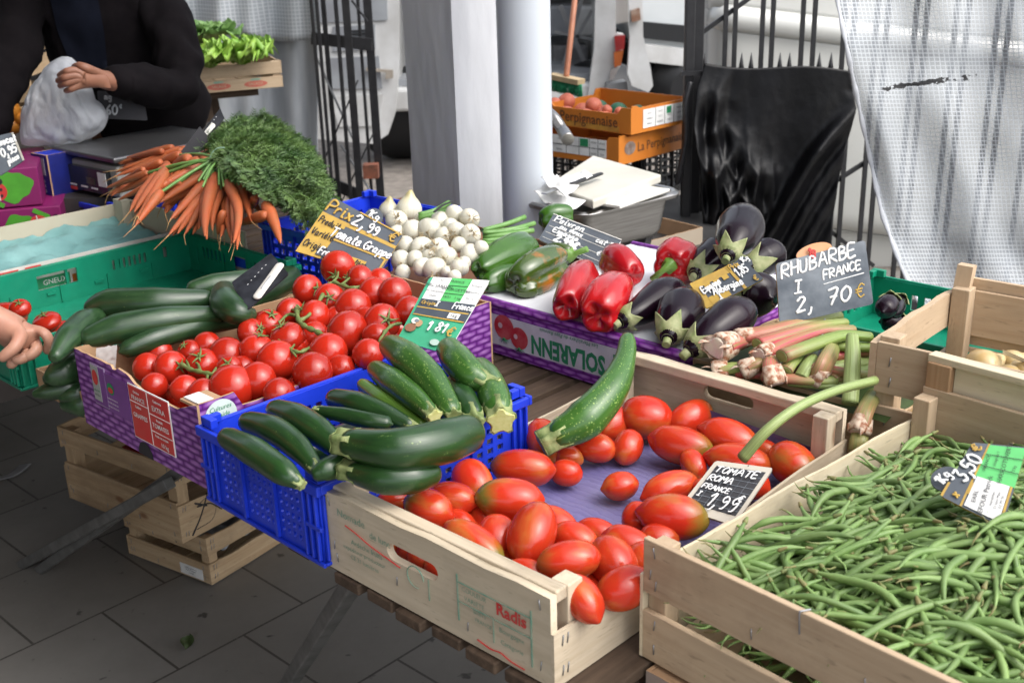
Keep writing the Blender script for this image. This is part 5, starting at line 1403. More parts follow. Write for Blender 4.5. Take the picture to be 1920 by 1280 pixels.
def carrot(A, B, r, seed, lab):
    rd = random.Random(seed); L = (B - A).length
    side = (B - A).cross(Vector((0, 0, 1))).normalized(); bend = rd.uniform(-.05, .05) * L
    pts = [A.lerp(B, u) + side * bend * math.sin(math.pi * u) for u in [i / 10 for i in range(11)]]
    rad = [r * (.10 + .9 * min(1, (u * 1.25)) ** .62) * (1 + .025 * math.sin(u * 40 + seed)) for u in [i / 10 for i in range(11)]]
    rad[-1] *= .85
    loc = A.lerp(B, .5)
    o = MB().tube([p - loc for p in pts], rad, 14).build('carrot', M['carrot'], loc=loc); tag(o, lab, 'carrot', 'carrots of the bunch')
    d = (A - B).normalized(); n = rd.choice((0, 0, 1, 1))
    for i in range(n):
        e = Vector((rd.uniform(-1, 1), rd.uniform(-1, 1), rd.uniform(-1, .2))) * .012
        q = A - loc
        MB().tube([q, q + d * .008 + e * .3, q + d * .018 + e, q + d * .026 + e * 1.6], [.0018, .001, .0007, .0004], 5).build('root_tip', M['rootlet'], o)
    return o
TIE = at(415, 300, .985)
for k, (x0, y0, x1, y1, rp, z) in enumerate(CARR):
    A, B = at(x0, y0, z - .045), at(x1, y1, z)
    r = rp / F_PX * depth(B) * .90
    lab = 'orange carrot, ' + CD[k] if k < len(CD) else 'orange carrot lying in the lower layer of the bunch'
    carrot(A, B, r, k, lab)
    if k < len(CD) and k not in (5, 19, 20, 21, 22):
        pts = crom([B, B.lerp(TIE, .5) + Vector((0, 0, .008)), TIE + Vector((random.uniform(-.015, .015), random.uniform(-.01, .01), random.uniform(-.01, .01)))], 4)
        if (TIE - B).length < .26:
            tag(MB().tube(pts, [.0035] * len(pts), 7).build('carrot_stalk', M['onion_stem']), 'pale green carrot leaf stalk gathered at the tie', 'carrot stalk', 'carrot leaf stalks at the tie')
for k in range(26):
    e = at(random.uniform(370, 470), random.uniform(322, 350), .955); pts = crom([e, e.lerp(TIE, .55) + Vector((0, 0, .012)), TIE + Vector((random.uniform(-.02, .02), random.uniform(-.01, .01), .004))], 4)
    tag(MB().tube(pts, [.0026] * len(pts), 6).build('carrot_stalk', M['onion_stem']), 'pale green carrot leaf stalk gathered at the tie', 'carrot stalk', 'carrot leaf stalks at the tie')
rc = random.Random(11)
for k in range(46):   # more of the fan, between the ones above
    i = rc.randrange(0, 17) if k % 2 else rc.randrange(0, 10); a, b = CARR[i], CARR[(i + 1) % 17]
    if abs(a[2] - b[2]) > 60 or abs(a[0] - b[0]) > 90: b = a
    f = rc.random(); q = [a[j] + (b[j] - a[j]) * f + (rc.uniform(-9, 9) if j < 4 else 0) for j in range(6)]
    z = q[5] - rc.uniform(.002, .02)
    A, B = at(q[0], q[1] + 4, z - .045), at(q[2], q[3], z); carrot(A, B, q[4] / F_PX * depth(B) * rc.uniform(.75, .95), 300 + k, 'orange carrot lying in the lower layer of the bunch')
# filler carrots below
for k in range(10):
    A, B = at(310 + k * 18, 400 + (k % 3) * 10, .88), at(350 + k * 14, 345, .91); carrot(A, B, .016, 100 + k, 'orange carrot lying in the lower layer of the bunch')
tag(MB().tube(crom([TIE + Vector((.025 * math.cos(a), .012 * math.sin(a), .025 * math.sin(a * 1.0))) for a in [i * .7 for i in range(10)]], 3), .0018, 6).build('string', pm('green_twine', (.25, .4, .3))), 'green string tying the carrot leaves together', 'string')
tag(MB().tube(crom(path3([(418, 290, .995), (440, 305, .995), (470, 322, .985)]), 4), [.004] * 9, 6, flat=.3).build('twist_tie', pm('green_ribbon', (.12, .26, .18))), 'green ribbon end lying over the carrot stalks', 'ribbon')
# leaves: plumes of divided leaflets
fm = pm('carrot_leaf', (.030, .085, .014), (.11, .19, .042), ns=16, rough=.5)
mb = MB(); rf = random.Random(3)
def frond(root, tip, sag, L):
    c = crom([root, root.lerp(tip, .55) + Vector((0, 0, sag)), tip], 7); n = len(c)
    mb.tube(c, [.0016 * (1 - .7 * i / n) for i in range(n)], 4, cap='flat')
    for i in range(3, n):
        p = c[i]; t = (c[i] - c[i - 1]).normalized(); a = t.cross(Vector((rf.uniform(-.4, .4), rf.uniform(-.4, .4), 1))).normalized()
        for sg in (-1, 1):
            for m_ in range(2):
                d0 = (a * sg + t * rf.uniform(.3, 1.1) + Vector((0, 0, rf.uniform(-.5, .5)))).normalized(); l0 = L * rf.uniform(.7, 1.25) * (1.15 - .6 * i / n)
                q = p + d0 * l0; b = d0.cross(Vector((rf.uniform(-1, 1), rf.uniform(-1, 1), 1))).normalized()
                for w in range(4):
                    u = .25 + .25 * w; s0 = p.lerp(q, u)
                    for s2 in (-1, 1):
                        e = s0 + (b * s2 * .8 + d0 * .8).normalized() * l0 * .42 * (1.15 - u * .5)
                        o_ = d0 * l0 * .10
                        mb.poly([s0 - o_ * .5, e - o_ * .25 + Vector((0, 0, .001)), e + o_ * .35, s0 + o_ * .6])
for k in range(330):
    u = rf.random(); v = rf.random() ** .7
    # surface of the leafy mound: pixel fan from the tie to the right
    ax = 400 + 215 * u
    top = interp([0, .15, .45, .7, .9, 1], [262, 240, 236, 258, 300, 352], u); bot = interp([0, .2, .5, .8, 1], [300, 330, 372, 410, 425], u)
    py = top + (bot - top) * rf.random()
    px = ax + rf.uniform(-12, 12)
    z = .985 + .05 * math.sin(math.pi * min(1, u * 1.1)) * (1 - .5 * (py - top) / (bot - top)) - .11 * u * (py - top) / (bot - top)
    tip = at(px, py, z)
    root = TIE + Vector((rf.uniform(-.01, .02), rf.uniform(0, .03), rf.uniform(-.02, .01)))
    mid = tip - (tip - root).normalized() * min((tip - root).length, rf.uniform(.08, .17))
    frond(mid + Vector((0, 0, -.02)), tip, rf.uniform(.005, .03), rf.uniform(.016, .026))
for k in range(90):   # loose fronds standing out of the mound
    u = rf.random(); px = 420 + 205 * u; py = interp([0, .25, .5, .75, 1], [262, 236, 232, 268, 345], u) + rf.uniform(-9, 14)
    tip = at(px, py, 1.0 - .10 * u + rf.uniform(-.01, .015)); root = tip + Vector((-.07 - .05 * u, rf.uniform(-.02, .04), -.05 + .04 * u))
    frond(root, tip, rf.uniform(.01, .03), rf.uniform(.018, .03))
for k in range(40):   # sprays hanging out at the right end and behind the price slate
    tip = at(rf.uniform(560, 635), rf.uniform(350, 440), rf.uniform(.84, .90)); root = tip + Vector((rf.uniform(-.09, -.04), rf.uniform(0, .05), rf.uniform(.03, .08)))
    frond(root, tip, .02, .02)
CG = mb.build('carrot_leaves', fm); tag(CG, 'dense mound of feathery green carrot leaves', 'carrot leaves')
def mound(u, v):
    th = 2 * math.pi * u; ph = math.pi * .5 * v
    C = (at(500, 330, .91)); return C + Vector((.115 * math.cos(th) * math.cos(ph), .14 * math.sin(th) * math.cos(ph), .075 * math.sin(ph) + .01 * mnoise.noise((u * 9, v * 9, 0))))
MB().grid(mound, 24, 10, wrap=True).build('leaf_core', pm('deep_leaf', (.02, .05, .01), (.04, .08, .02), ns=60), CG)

# ---------------------------------------------------------------- yellow onions in the right hand crate
om = pm('yellow_onion_skin', (.48, .32, .12), (.55, .44, .24), scale=(1, 1, 1), ns=30, rough=.35, coat=.2)
for k, (px, py, rp, ds) in enumerate(((1845, 690, 38, 'large pale yellow onion at the left of the slatted crate'), (1893, 705, 24, 'elongated pink tinged onion beside the large one'), (1920, 700, 30, 'onion at the right border in the slatted crate'), (1900, 680, 26, 'onion at the back under the white paper'))):
    P = at(px, py, .835); o = link('yellow_onion', OM[k % 4], None, P, look(cdir(.8, .4, -.2), 1), rp / F_PX * depth(P) / .028); o.data = o.data.copy() if False else o.data
    me = OM[k % 4].copy(); me.materials.clear(); me.materials.append(om); o.data = me; tag(o, ds, 'onion', 'yellow onions in the slatted crate')
for i in range(4):
    for j in range(3):
        P = ONC.matrix_basis @ Vector((.06 + .09 * i, .06 + .09 * j, .045 + .045 * ((i + j) % 2)))
        me = OM[i % 4]; o = link('yellow_onion', me, None, Vector((ONC.location.x, ONC.location.y, .7)) + Matrix.Rotation(R(-41), 3, 'Z') @ Vector((.06 + .09 * i, .06 + .09 * j, .05 + .035 * ((i + j) % 2))), look((1, i - 1.5, .3)), 1.5)
        o.data = me.copy(); o.data.materials.clear(); o.data.materials.append(om); tag(o, 'yellow onion in the lower layer of the slatted crate', 'onion', 'yellow onions in the slatted crate')
mb = MB().grid(lambda u, v: at(1880 + 60 * u, 655 + 25 * u + 8 * v, .865 - .01 * v + .004 * math.sin(u * 5)), 8, 4)
tag(mb.build('paper_scrap', M['white_print']), 'white paper scrap lying on the onions at the right border', 'paper')

# ---------------------------------------------------------------- price cards
GL = {'A': [[(0, 0), (.35, 1), (.7, 0)], [(.15, .4), (.57, .4)]], 'B': [[(.05, 0), (.05, 1), (.45, .95), (.5, .72), (.1, .54), (.58, .45), (.6, .15), (.3, 0), (.02, .02)]], 'C': [[(.6, .85), (.35, 1), (.05, .7), (.05, .3), (.3, 0), (.62, .15)]],
      'E': [[(.55, .98), (0, 1), (0, 0), (.55, .02)], [(0, .5), (.45, .52)]], 'F': [[(.55, 1), (0, 1), (0, 0)], [(0, .5), (.42, .5)]], 'G': [[(.6, .85), (.35, 1), (.05, .7), (.05, .3), (.3, 0), (.6, .1), (.6, .45), (.35, .45)]],
      'H': [[(0, 0), (0, 1)], [(.55, 0), (.55, 1)], [(0, .5), (.55, .5)]], 'I': [[(0, 1), (.4, 1)], [(.2, 1), (.2, 0)], [(0, 0), (.4, 0)]], 'K': [[(0, 0), (0, 1)], [(.5, 1), (.02, .45), (.55, 0)]],
      'M': [[(0, 0), (.05, 1), (.35, .4), (.65, 1), (.7, 0)]], 'N': [[(0, 0), (0, 1), (.55, 0), (.55, 1)]], 'O': [[(.3, 1), (.02, .7), (.05, .2), (.3, 0), (.58, .25), (.58, .75), (.3, 1)]], 'P': [[(0, 0), (0, 1), (.5, .95), (.52, .6), (0, .48)]],
      'R': [[(0, 0), (0, 1), (.5, .95), (.52, .6), (.05, .5), (.6, 0)]], 'T': [[(0, 1), (.7, 1)], [(.35, 1), (.35, 0)]], 'U': [[(0, 1), (.02, .2), (.28, 0), (.53, .2), (.55, 1)]], 'V': [[(0, 1), (.3, 0), (.6, 1)]],
      'a': [[(.45, .5), (.2, .6), (.02, .3), (.15, .02), (.4, .2), (.47, .55), (.45, .1), (.6, .02)]], 'b': [[(0, 1), (0, .02), (.35, .05), (.42, .4), (.05, .5)]], 'c': [[(.4, .5), (.15, .58), (.02, .25), (.2, 0), (.45, .12)]], 'd': [[(.42, .5), (.1, .55), (.05, .08), (.42, .2), (.45, 1), (.45, .02)]],
      'e': [[(.05, .3), (.42, .36), (.3, .6), (.05, .45), (.06, .1), (.3, 0), (.5, .15)]], 'g': [[(.42, .5), (.12, .58), (.05, .15), (.4, .2), (.45, .55), (.42, -.3), (.1, -.3)]], 'i': [[(.1, .58), (.12, .05), (.25, .02)], [(.1, .8), (.13, .83)]], 'l': [[(.05, .1), (.25, .9), (.12, 1), (.1, .1), (.25, 0)]],
      'm': [[(0, 0), (.03, .55), (.22, .55), (.25, .02)], [(.25, .4), (.45, .56), (.5, .02), (.6, .02)]], 'n': [[(0, 0), (.03, .56)], [(.03, .4), (.25, .57), (.35, .4), (.36, .02), (.48, .03)]], 'o': [[(.2, .57), (.02, .3), (.18, 0), (.4, .25), (.25, .57), (.45, .5)]], 'p': [[(.02, .55), (.02, -.35)], [(.02, .45), (.3, .56), (.38, .25), (.2, .02), (.02, .1)]],
      'q': [[(.4, .5), (.1, .55), (.05, .1), (.4, .2), (.42, .55), (.42, -.35)]], 'r': [[(.02, .55), (.04, .02)], [(.04, .35), (.18, .55), (.35, .52)]], 's': [[(.35, .5), (.12, .56), (.1, .36), (.33, .22), (.2, .0), (.0, .08)]], 't': [[(.15, .95), (.12, .1), (.3, .02)], [(0, .62), (.35, .64)]], 'u': [[(.02, .56), (.05, .1), (.25, .02), (.38, .3), (.4, .56), (.4, .05), (.52, .03)]],
      'v': [[(0, .56), (.18, 0), (.38, .56)]], 'x': [[(0, .56), (.4, 0)], [(.4, .56), (0, 0)]], 'y': [[(0, .56), (.2, .1)], [(.4, .56), (.1, -.35)]], 'é': [[(.05, .3), (.42, .36), (.3, .6), (.05, .45), (.06, .1), (.3, 0), (.5, .15)], [(.2, .75), (.35, .95)]],
      '0': [[(.28, 1), (.03, .7), (.05, .25), (.28, 0), (.52, .3), (.5, .78), (.28, 1)]], '1': [[(0, .7), (.25, 1), (.25, 0)]], '2': [[(.02, .8), (.25, 1), (.48, .78), (.05, .06), (.1, .0), (.55, .05)]], '3': [[(.03, .95), (.42, .98), (.2, .58), (.48, .35), (.3, 0), (0, .1)]], '5': [[(.5, 1), (.08, 1), (.05, .55), (.4, .58), (.45, .2), (.2, 0), (0, .08)]],
      '6': [[(.4, 1), (.08, .6), (.05, .2), (.25, 0), (.46, .2), (.3, .45), (.06, .3)]], '7': [[(0, 1), (.5, 1), (.2, 0)], [(.12, .5), (.45, .52)]], '8': [[(.45, .85), (.22, 1), (.06, .8), (.45, .3), (.25, 0), (.03, .25), (.42, .68), (.45, .85)]], '9': [[(.45, .75), (.2, 1), (.03, .75), (.2, .5), (.45, .7), (.42, .1), (.25, 0)]],
      ',': [[(.15, .12), (.1, -.2), (0, -.3)]], '€': [[(.6, .85), (.38, 1), (.15, .65), (.15, .3), (.35, 0), (.6, .12)], [(0, .6), (.45, .62)], [(0, .4), (.42, .42)]], '.': [[(.1, 0), (.12, .04)]], '-': [[(0, .45), (.4, .45)]], '_': [[(0, 0), (1, 0)]]}
class Sign:
    """flat card standing at a real place: corners TL TR BR BL seen at pixels lie on the plane through the
    point at pixel c and height z, with unit normal N"""
    def __init__(s, name, label, cat, corners, c, z, N, mat, th=.004, group=None, edge=None, back=None):
        s.N = Vector(N).normalized(); s.P0 = at(c[0], c[1], z)
        W_ = [onplane(x, y, s.P0, s.N) for x, y in corners]
        s.o = (W_[3] + W_[2]) / 2
        X = (W_[2] - W_[3] + W_[1] - W_[0]).normalized(); Y = s.N.cross(X)
        s.M = Matrix(((X.x, Y.x, s.N.x, s.o.x), (X.y, Y.y, s.N.y, s.o.y), (X.z, Y.z, s.N.z, s.o.z), (0, 0, 0, 1)))
        inv = s.M.inverted(); s.q = [inv @ p for p in W_]
        s.w = ((s.q[1] - s.q[0]).length + (s.q[2] - s.q[3]).length) / 2; s.h = ((s.q[0] - s.q[3]).length + (s.q[1] - s.q[2]).length) / 2
        print('SIGN', label[:30], 'w %.3f h %.3f skew %.1f' % (s.w, s.h, math.degrees((s.q[1] - s.q[0]).angle(s.q[3] - s.q[0])) - 90))
        s.root = bpy.data.objects.new(name, None); COL.objects.link(s.root); s.root.empty_display_size = .03
        s.root.matrix_world = s.M; tag(s.root, label, cat, group)
        s.k = 0; s.th = th
        # rounded outline board
        ol = []
        r = .045
        for (a, b, a0) in ((1 - r, r, -90), (1 - r, 1 - r, 0), (r, 1 - r, 90), (r, r, 180)):
            for i in range(5):
                an = R(a0 + 22.5 * i); ol.append(s.ab(a + r * math.cos(an), b + r * s.w / s.h * 0 + r * math.sin(an)))
        s.board = s.poly3(ol, 0, -th, mat, 'board', edge)
    def ab(s, a, b):
        p = s.q[0].lerp(s.q[1], a).lerp(s.q[3].lerp(s.q[2], a), b); return Vector((p.x, p.y, 0))
    def poly3(s, pts, z1, z0, mat, name, edge=None, parent=None):
        mb = MB(); n = len(pts)
        mb.poly([(p.x, p.y, z1) for p in reversed(pts)][::1] if False else [(p.x, p.y, z1) for p in pts]); mb.poly([(p.x, p.y, z0) for p in reversed(pts)])
        for i in range(n):
            a, b = pts[i], pts[(i + 1) % n]; mb.poly([(a.x, a.y, z0), (b.x, b.y, z0), (b.x, b.y, z1), (a.x, a.y, z1)], 1 if edge else 0)
        return mb.build(name, [mat, edge] if edge else mat, parent or s.root, fixn=True)
    def rect(s, a0, b0, a1, b1, mat, name='panel', h=None):
        s.k += 1; z = .0003 * s.k + .0002
        return s.poly3([s.ab(a0, b0), s.ab(a1, b0), s.ab(a1, b1), s.ab(a0, b1)], z, z - .0003, mat, name)
    def poly(s, ab, mat, name='panel'):
        s.k += 1; z = .0003 * s.k + .0002
        return s.poly3([s.ab(*p) for p in ab], z, z - .0003, mat, name)
    def write(s, tx, a, b, size, mat, adv=1.0, w=.0016, slant=.12, rot=0, name='lettering', jit=.04):
        """handwriting: baseline start (a,b), size = cap height as a fraction of the card height"""
        rd = random.Random(len(tx) * 7 + int(a * 100)); mb = MB(); x = 0; hh = size; asp = s.h / s.w
        z0 = .0003 * s.k + .0004
        for ch in tx:
            if ch == ' ': x += .35; continue
            g = GL.get(ch)
            if not g: continue
            wid = max(p[0] for st_ in g for p in st_)
            dy = rd.uniform(-jit, jit); sc = rd.uniform(.95, 1.06)
            for st_ in g:
                pts = []
                for (u, v) in st_:
                    U_, V_ = (x + u * sc + slant * v) * size * asp * adv, (v * sc + dy) * size
                    ca, sa = math.cos(rot), math.sin(rot)
                    pa, pb = U_, V_ / 1
                    ra, rb_ = pa * ca - pb * asp * sa, pa / asp * sa + pb * ca
                    pts.append(s.ab(a + ra, b - rb_))
                cc = crom(pts, 4) if len(pts) > 2 else pts
                cc = [Vector((p.x, p.y, z0)) for p in cc]
                mb.tube(cc, [w * rd.uniform(.85, 1.2) for _ in cc], 6, flat=.28, up0=(0, 0, 1))
            x += wid + .22
        return mb.build(name, mat, s.board)
    def print(s, tx, a, b, size, mat, rot=0, sx=1, bold=0, shear=0):
        p = s.ab(a, b); s.k += 0
        return text(s.board, tx, size * s.h, Matrix.Translation((p.x, p.y, .0003 * s.k + .0006)) @ Matrix.Rotation(rot, 4, 'Z'), mat, sx=sx, bold=bold, shear=shear)
    def disc(s, a, b, ra, rb, mat, name, n=26, zoff=0, th=None):
        pts = [s.ab(a + ra * math.cos(2 * math.pi * i / n), b - rb * math.sin(2 * math.pi * i / n)) for i in range(n)]
        if th: return s.poly3(pts, zoff, zoff - th, mat, name)
        s.k += 1; z = .0003 * s.k + .0002
        return s.poly3(pts, z, z - .0003, mat, name)
YL, CH, SL = M['yellow_paint'], M['chalk'], M['slate']
# grape tomatoes 2,99
g = Sign('price_slate', 'ochre and slate price card reading 2,99 for tomatoes, tilted behind the vine tomatoes', 'price card', [(624, 369), (756, 441), (708, 517), (554, 471)], (650, 450), .912, (.05, -.80, .60), SL, edge=YL)
g.rect(.0, .27, 1.0, .34, YL, 'ochre_band'); g.rect(.0, .30, .30, 1.0, YL, 'ochre_panel'); g.rect(.30, .34, .345, .40, YL, 'ochre_panel')
g.rect(.28, .60, 1.0, .635, YL, 'ochre_band'); g.rect(.62, .80, .80, .97, YL, 'ochre_panel'); g.rect(.40, .0, .98, .025, YL, 'ochre_band'); g.rect(.965, .62, .99, .97, YL, 'ochre_band')
g.rect(.22, .82, .46, .96, SL, 'slate_field')
g.disc(.56, -.04, .115, .17, SL, 'round_tab', zoff=-.0045, th=.003)
g.write('1Kg', .49, .00, .13, CH, .9, .0012); g.write('Prix', .02, .235, .19, YL, 1.1, .0022)
g.write('2,', .38, .27, .21, CH, 1.0, .0021)
g.write('99', .58, .27, .18, CH, .95, .0019); g.write('€', .86, .24, .20, YL, 1, .0016)
g.write('Produit', .03, .45, .11, M['black_print'], .8, .0010); g.write('Variété', .03, .66, .11, M['black_print'], .8, .0010); g.write('Origine', .03, .88, .12, M['black_print'], .8, .0010)
g.write('Tomate Grappe', .23, .585, .17, CH, .74, .0017, slant=.2); g.write('Fran', .24, .93, .12, CH, .8, .0016); g.write('Calibre', .60, .92, .09, M['black_print'], .8, .0009)
MB().tube([(0, 0, -.003), (0, -.06, -.01)], .0015, 6).build('spike', M['staple'], g.root)
# sweet peppers
g = Sign('price_slate', 'grey ruled price slate for green peppers lying between the green and red peppers', 'price card', [(1038, 401), (1166, 450), (1124, 500), (1010, 449)], (1085, 450), .855, (-.05, -.62, .78), SL, edge=M['white_print'])
for b in (.22, .42, .66, .86): g.rect(.03, b, .97, b + .012, M['white_plastic'], 'ruled_line')
g.rect(.0, .0, 1.0, .02, M['white_plastic'], 'ruled_line')
g.write('Poivron', .06, .23, .20, CH, 1.0, .0016, slant=.2); g.write('au doux', .18, .40, .15, CH, 1, .0015); g.write('Espagne', .12, .58, .16, CH, 1, .0016); g.write('cat I', .72, .36, .15, CH, 1, .0014)
g.write('2,99€', .20, .84, .22, CH, 1, .0026); g.write('kg', .62, .86, .18, CH, 1, .0016); g.write('€', .84, .72, .16, CH, 1, .001)
# aubergines 1,85
g = Sign('price_slate', 'small ochre and slate price card reading 1,85 stuck among the aubergines', 'price card', [(1392, 484), (1432, 523), (1325, 579), (1292, 534)], (1362, 530), .885, (-.22, -.72, .66), SL, edge=YL) if False else \
    Sign('price_slate', 'small ochre and slate price card reading 1,85 stuck among the aubergines', 'price card', [(1293, 532), (1393, 484), (1432, 523), (1325, 579)], (1362, 530), .885, (-.22, -.72, .66), SL, edge=YL)
g.rect(0, 0, .70, .26, YL, 'ochre_panel'); g.rect(0, 0, .12, 1, YL, 'ochre_panel'); g.rect(.66, .0, .71, 1.0, YL, 'ochre_band'); g.rect(.12, .70, .45, .98, YL, 'ochre_panel')
for a in (.18, .34, .50): g.rect(a, .27, a + .10, .42, YL, 'ochre_panel')
g.disc(.98, .12, .12, .22, SL, 'round_tab', zoff=-.0045, th=.003)
pr = -math.pi / 2 * 0
g.write('Prix', .70, .20, .17, YL, .8, .0011); g.write('1,85', .72, .52, .30, CH, .62, .0014); g.write('€', .88, .95, .2, YL, .8, .0011); g.write('1Kg', .93, .16, .2, CH, .7, .0010)
g.write('Aubergine', .22, .72, .26, CH, .6, .0014, rot=R(-8)); g.write('Espagne', .10, .52, .22, CH, .62, .0013, rot=R(4)); g.write('I', .26, .95, .2, CH, 1, .0013)
# rhubarb 2,70
g = Sign('price_slate', 'large chalky slate reading RHUBARBE FRANCE 2,70 standing in the rhubarb', 'price card', [(1455, 494), (1622, 450), (1638, 570), (1462, 610)], (1545, 530), .905, (.05, -.93, .36), M['slate_worn'], edge=YL)
g.write('RHUBARBE', .05, .26, .20, CH, .98, .0019, rot=R(3)); g.write('FRANCE', .50, .44, .135, CH, .98, .0016, rot=R(2)); g.write('_', .50, .50, .42, CH, 1.55, .0010, rot=R(2)); g.write('I', .18, .55, .18, CH, 1.3, .0018)
g.write('2,', .18, .85, .23, CH, 1.15, .0020); g.write('70', .52, .85, .23, CH, 1.25, .0021); g.write('€', .82, .84, .2, M['yellow_paint'], 1.1, .0012)
g.disc(.44, -.03, .20, .13, pm('orange_tab', (.66, .30, .13), (.6, .34, .2)), 'round_tab', zoff=-.0045, th=.003)
g.write('1kg', .36, .02, .12, M['red_print'], 1.0, .0016)
b = onplane(1548, 598, g.P0, g.N); e = at(1535, 668, .82)
inv = g.M.inverted(); MB().tube([inv @ b + Vector((0, 0, -.004)), inv @ e], .0016, 7).build('wire_spike', M['staple'], g.root)
# plum tomatoes 1,99
g = Sign('price_slate', 'small ruled slate with pale plastic frame reading TOMATE ROMA 1,99', 'price card', [(1342, 863), (1450, 877), (1376, 985), (1273, 950)], (1360, 925), .785, (-.12, -.50, .86), pm('pale_frame', (.50, .46, .38), (.46, .42, .35), ns=5, rough=.4))
g.poly([(.08, .10), (.93, .09), (.93, .86), (.08, .88)], M['black_print'], 'slate_field')
for b in (.2, .3, .4, .5, .6, .7, .8): g.rect(.08, b, .93, b + .006, M['slate_worn'], 'ruled_line')
for a in (.22, .36, .50, .64, .78): g.rect(a, .10, a + .005, .86, M['slate_worn'], 'ruled_line')
g.write('TOMATE', .12, .25, .115, CH, 1.0, .0009); g.write('ROMA', .12, .42, .105, CH, .95, .0009); g.write('FRANCE', .12, .58, .085, CH, .95, .0008); g.write('I', .14, .73, .08, CH, 1, .0008); g.write('1,99', .36, .85, .23, CH, .85, .0011); g.write('€', .80, .66, .11, CH, 1, .0009)
g.disc(.60, .05, .010, .014, M['black_print'], 'hole')
# courgettes 1,81: green printed card
g = Sign('price_card', 'green printed courgette price card with white stickers leaning over the courgettes', 'price card', [(806, 519), (918, 526), (838, 663), (744, 637)], (830, 590), .885, (-.10, -.55, .83), pm('card_green', (.05, .36, .20), (.04, .28, .15), ns=25, rough=.4), th=.003, edge=M['white_print'])
g.rect(.06, .0, 1.0, .345, M['white_print'], 'sticker'); g.rect(.38, .0, .72, .345, pm('sticker_green', (.09, .48, .13), rough=.5), 'sticker')
g.rect(.05, .35, 1.0, .60, SL, 'slate_band'); g.rect(.05, .47, .98, .485, YL, 'ochre_band'); g.rect(.05, .585, .98, .60, YL, 'ochre_band')
BP = M['black_print']
for tx, a, b, sz in (('FRANCE    I', .55, .06, .045), ('COURGETTES', .55, .18, .055), ('14/21   1 kg', .55, .29, .045), ('EARL JARDIN', .22, .14, .06), ('35', .24, .05, .04), ('du maraîcher', .22, .22, .04), ('35260', .22, .29, .035), ('Bretagne', .86, .10, .035), ('producteur', .86, .19, .035), ('lot 12', .86, .28, .035)):
    g.print(tx, a, b, sz, BP)
for b in (.115, .235): g.rect(.38, b, .72, b + .006, BP, 'rule')
g.write('I', .35, .44, .07, CH, 1, .0012); g.write('France', .66, .44, .085, CH, .66, .0011); g.write('Origine', .10, .43, .05, YL, .9, .0006)
g.rect(.66, .50, .86, .575, M['white_print'], 'sticker'); g.print('1kg', .76, .54, .06, BP)
for (a, b, ra, rb, mt) in ((.16, .69, .07, .045, 'white_plastic'), (.25, .72, .06, .05, 'cardboard'), (.14, .80, .10, .06, 'brownbox')): g.disc(a, b, ra, rb, M[mt], 'printed_basket')
g.disc(.19, .69, .04, .022, M['slate_worn'], 'printed_mushroom')
for tx, a in (('1', .44), ('8', .60), ('1', .72)):
    g.rect(a - .045, .655, a + .05, .79, SL, 'digit_field') if False else None
    g.write(tx, a - .02, .78, .12, CH, .9, .0017)
g.write('€', .80, .80, .12, YL, 1, .0014)
g.disc(.70, .92, .09, .04, pm('scuff', (.40, .52, .46)), 'scuff')
# beans 3,50
g = Sign('price_slate', 'slate and ochre price card reading 3,50 half buried in the green beans', 'price card', [(1823, 829), (1925, 838), (1880, 988), (1765, 930)], (1850, 905), .885, (-.22, -.62, .75), SL, edge=YL)
g.rect(.30, .0, .335, 1.0, YL, 'ochre_band'); g.rect(.335, .02, 1.0, .52, pm('sticker_green', (.09, .48, .13), rough=.5), 'sticker'); g.rect(.33, .62, .46, .80, YL, 'ochre_panel'); g.rect(.36, .52, .92, .97, M['white_print'], 'sticker')
g.rect(.93, .52, .97, 1.0, YL, 'ochre_band'); g.rect(-.02, .75, .02, 1.0, YL, 'ochre_band')
g.disc(-.10, .68, .22, .22, SL, 'round_tab', zoff=-.0045, th=.003)
VR = R(78)
g.write('1Kg', -.08, .84, .13, CH, .9, .0011, rot=VR); g.write('3,50', .22, .66, .20, CH, .85, .0015, rot=VR); g.write('€', .20, .16, .14, YL, .9, .0012, rot=VR); g.write('x', .22, .92, .10, YL, 1, .0013, rot=VR)
VP = R(90)
for tx, a, b, sz in (('HARICOTS VERTS', .72, .25, .075), ('FRANCE', .42, .30, .06), ('catégorie I', .55, .22, .05), ('2 kg', .90, .3, .05)): g.print(tx, a, b, sz, BP, rot=VP)
for tx, a, b, sz in (('EARL', .46, .80, .075), ('LEFOUR Patrick', .60, .74, .085), ('maraîcher', .72, .74, .05), ('35 Saint Malo', .80, .74, .045), ('02 99 56', .87, .74, .05)): g.print(tx, a, b, sz, BP, rot=VP)
for b in (.17, .35): g.rect(.34, b, 1.0, b + .008, BP, 'rule')
# black card holders with white clips
def holder(name, lab, corners, c, z, N, clip):
    g = Sign(name, lab, 'price card', corners, c, z, N, pm('black_card', (.012, .013, .017), (.03, .032, .04), ns=40, rough=.5, spec=.25), th=.003)
    (a0, b0), (a1, b1), w = clip
    p, q = g.ab(a0, b0), g.ab(a1, b1); p.z = q.z = .003
    MB().tube([p, p.lerp(q, .5), q], [w, w, w], 12, flat=.35, up0=(0, 0, 1)).build('white_clip', M['white_plastic'], g.root)
    p2, q2 = g.ab(a0 * .8 + a1 * .2, b0 * .8 + b1 * .2), g.ab(a0 * .4 + a1 * .6, b0 * .4 + b1 * .6); p2.z = q2.z = .003 + w * .36
    MB().tube([p2, q2], [.0012] * 2, 6).build('clip_groove', M['staple'], g.root)
    rd = random.Random(4)
    for k in range(6):
        a = .25 + .1 * k; g.write('-', a, .42 - .03 * k + rd.uniform(-.02, .02), .05, M['chalk'], 1, .0008)
    return g
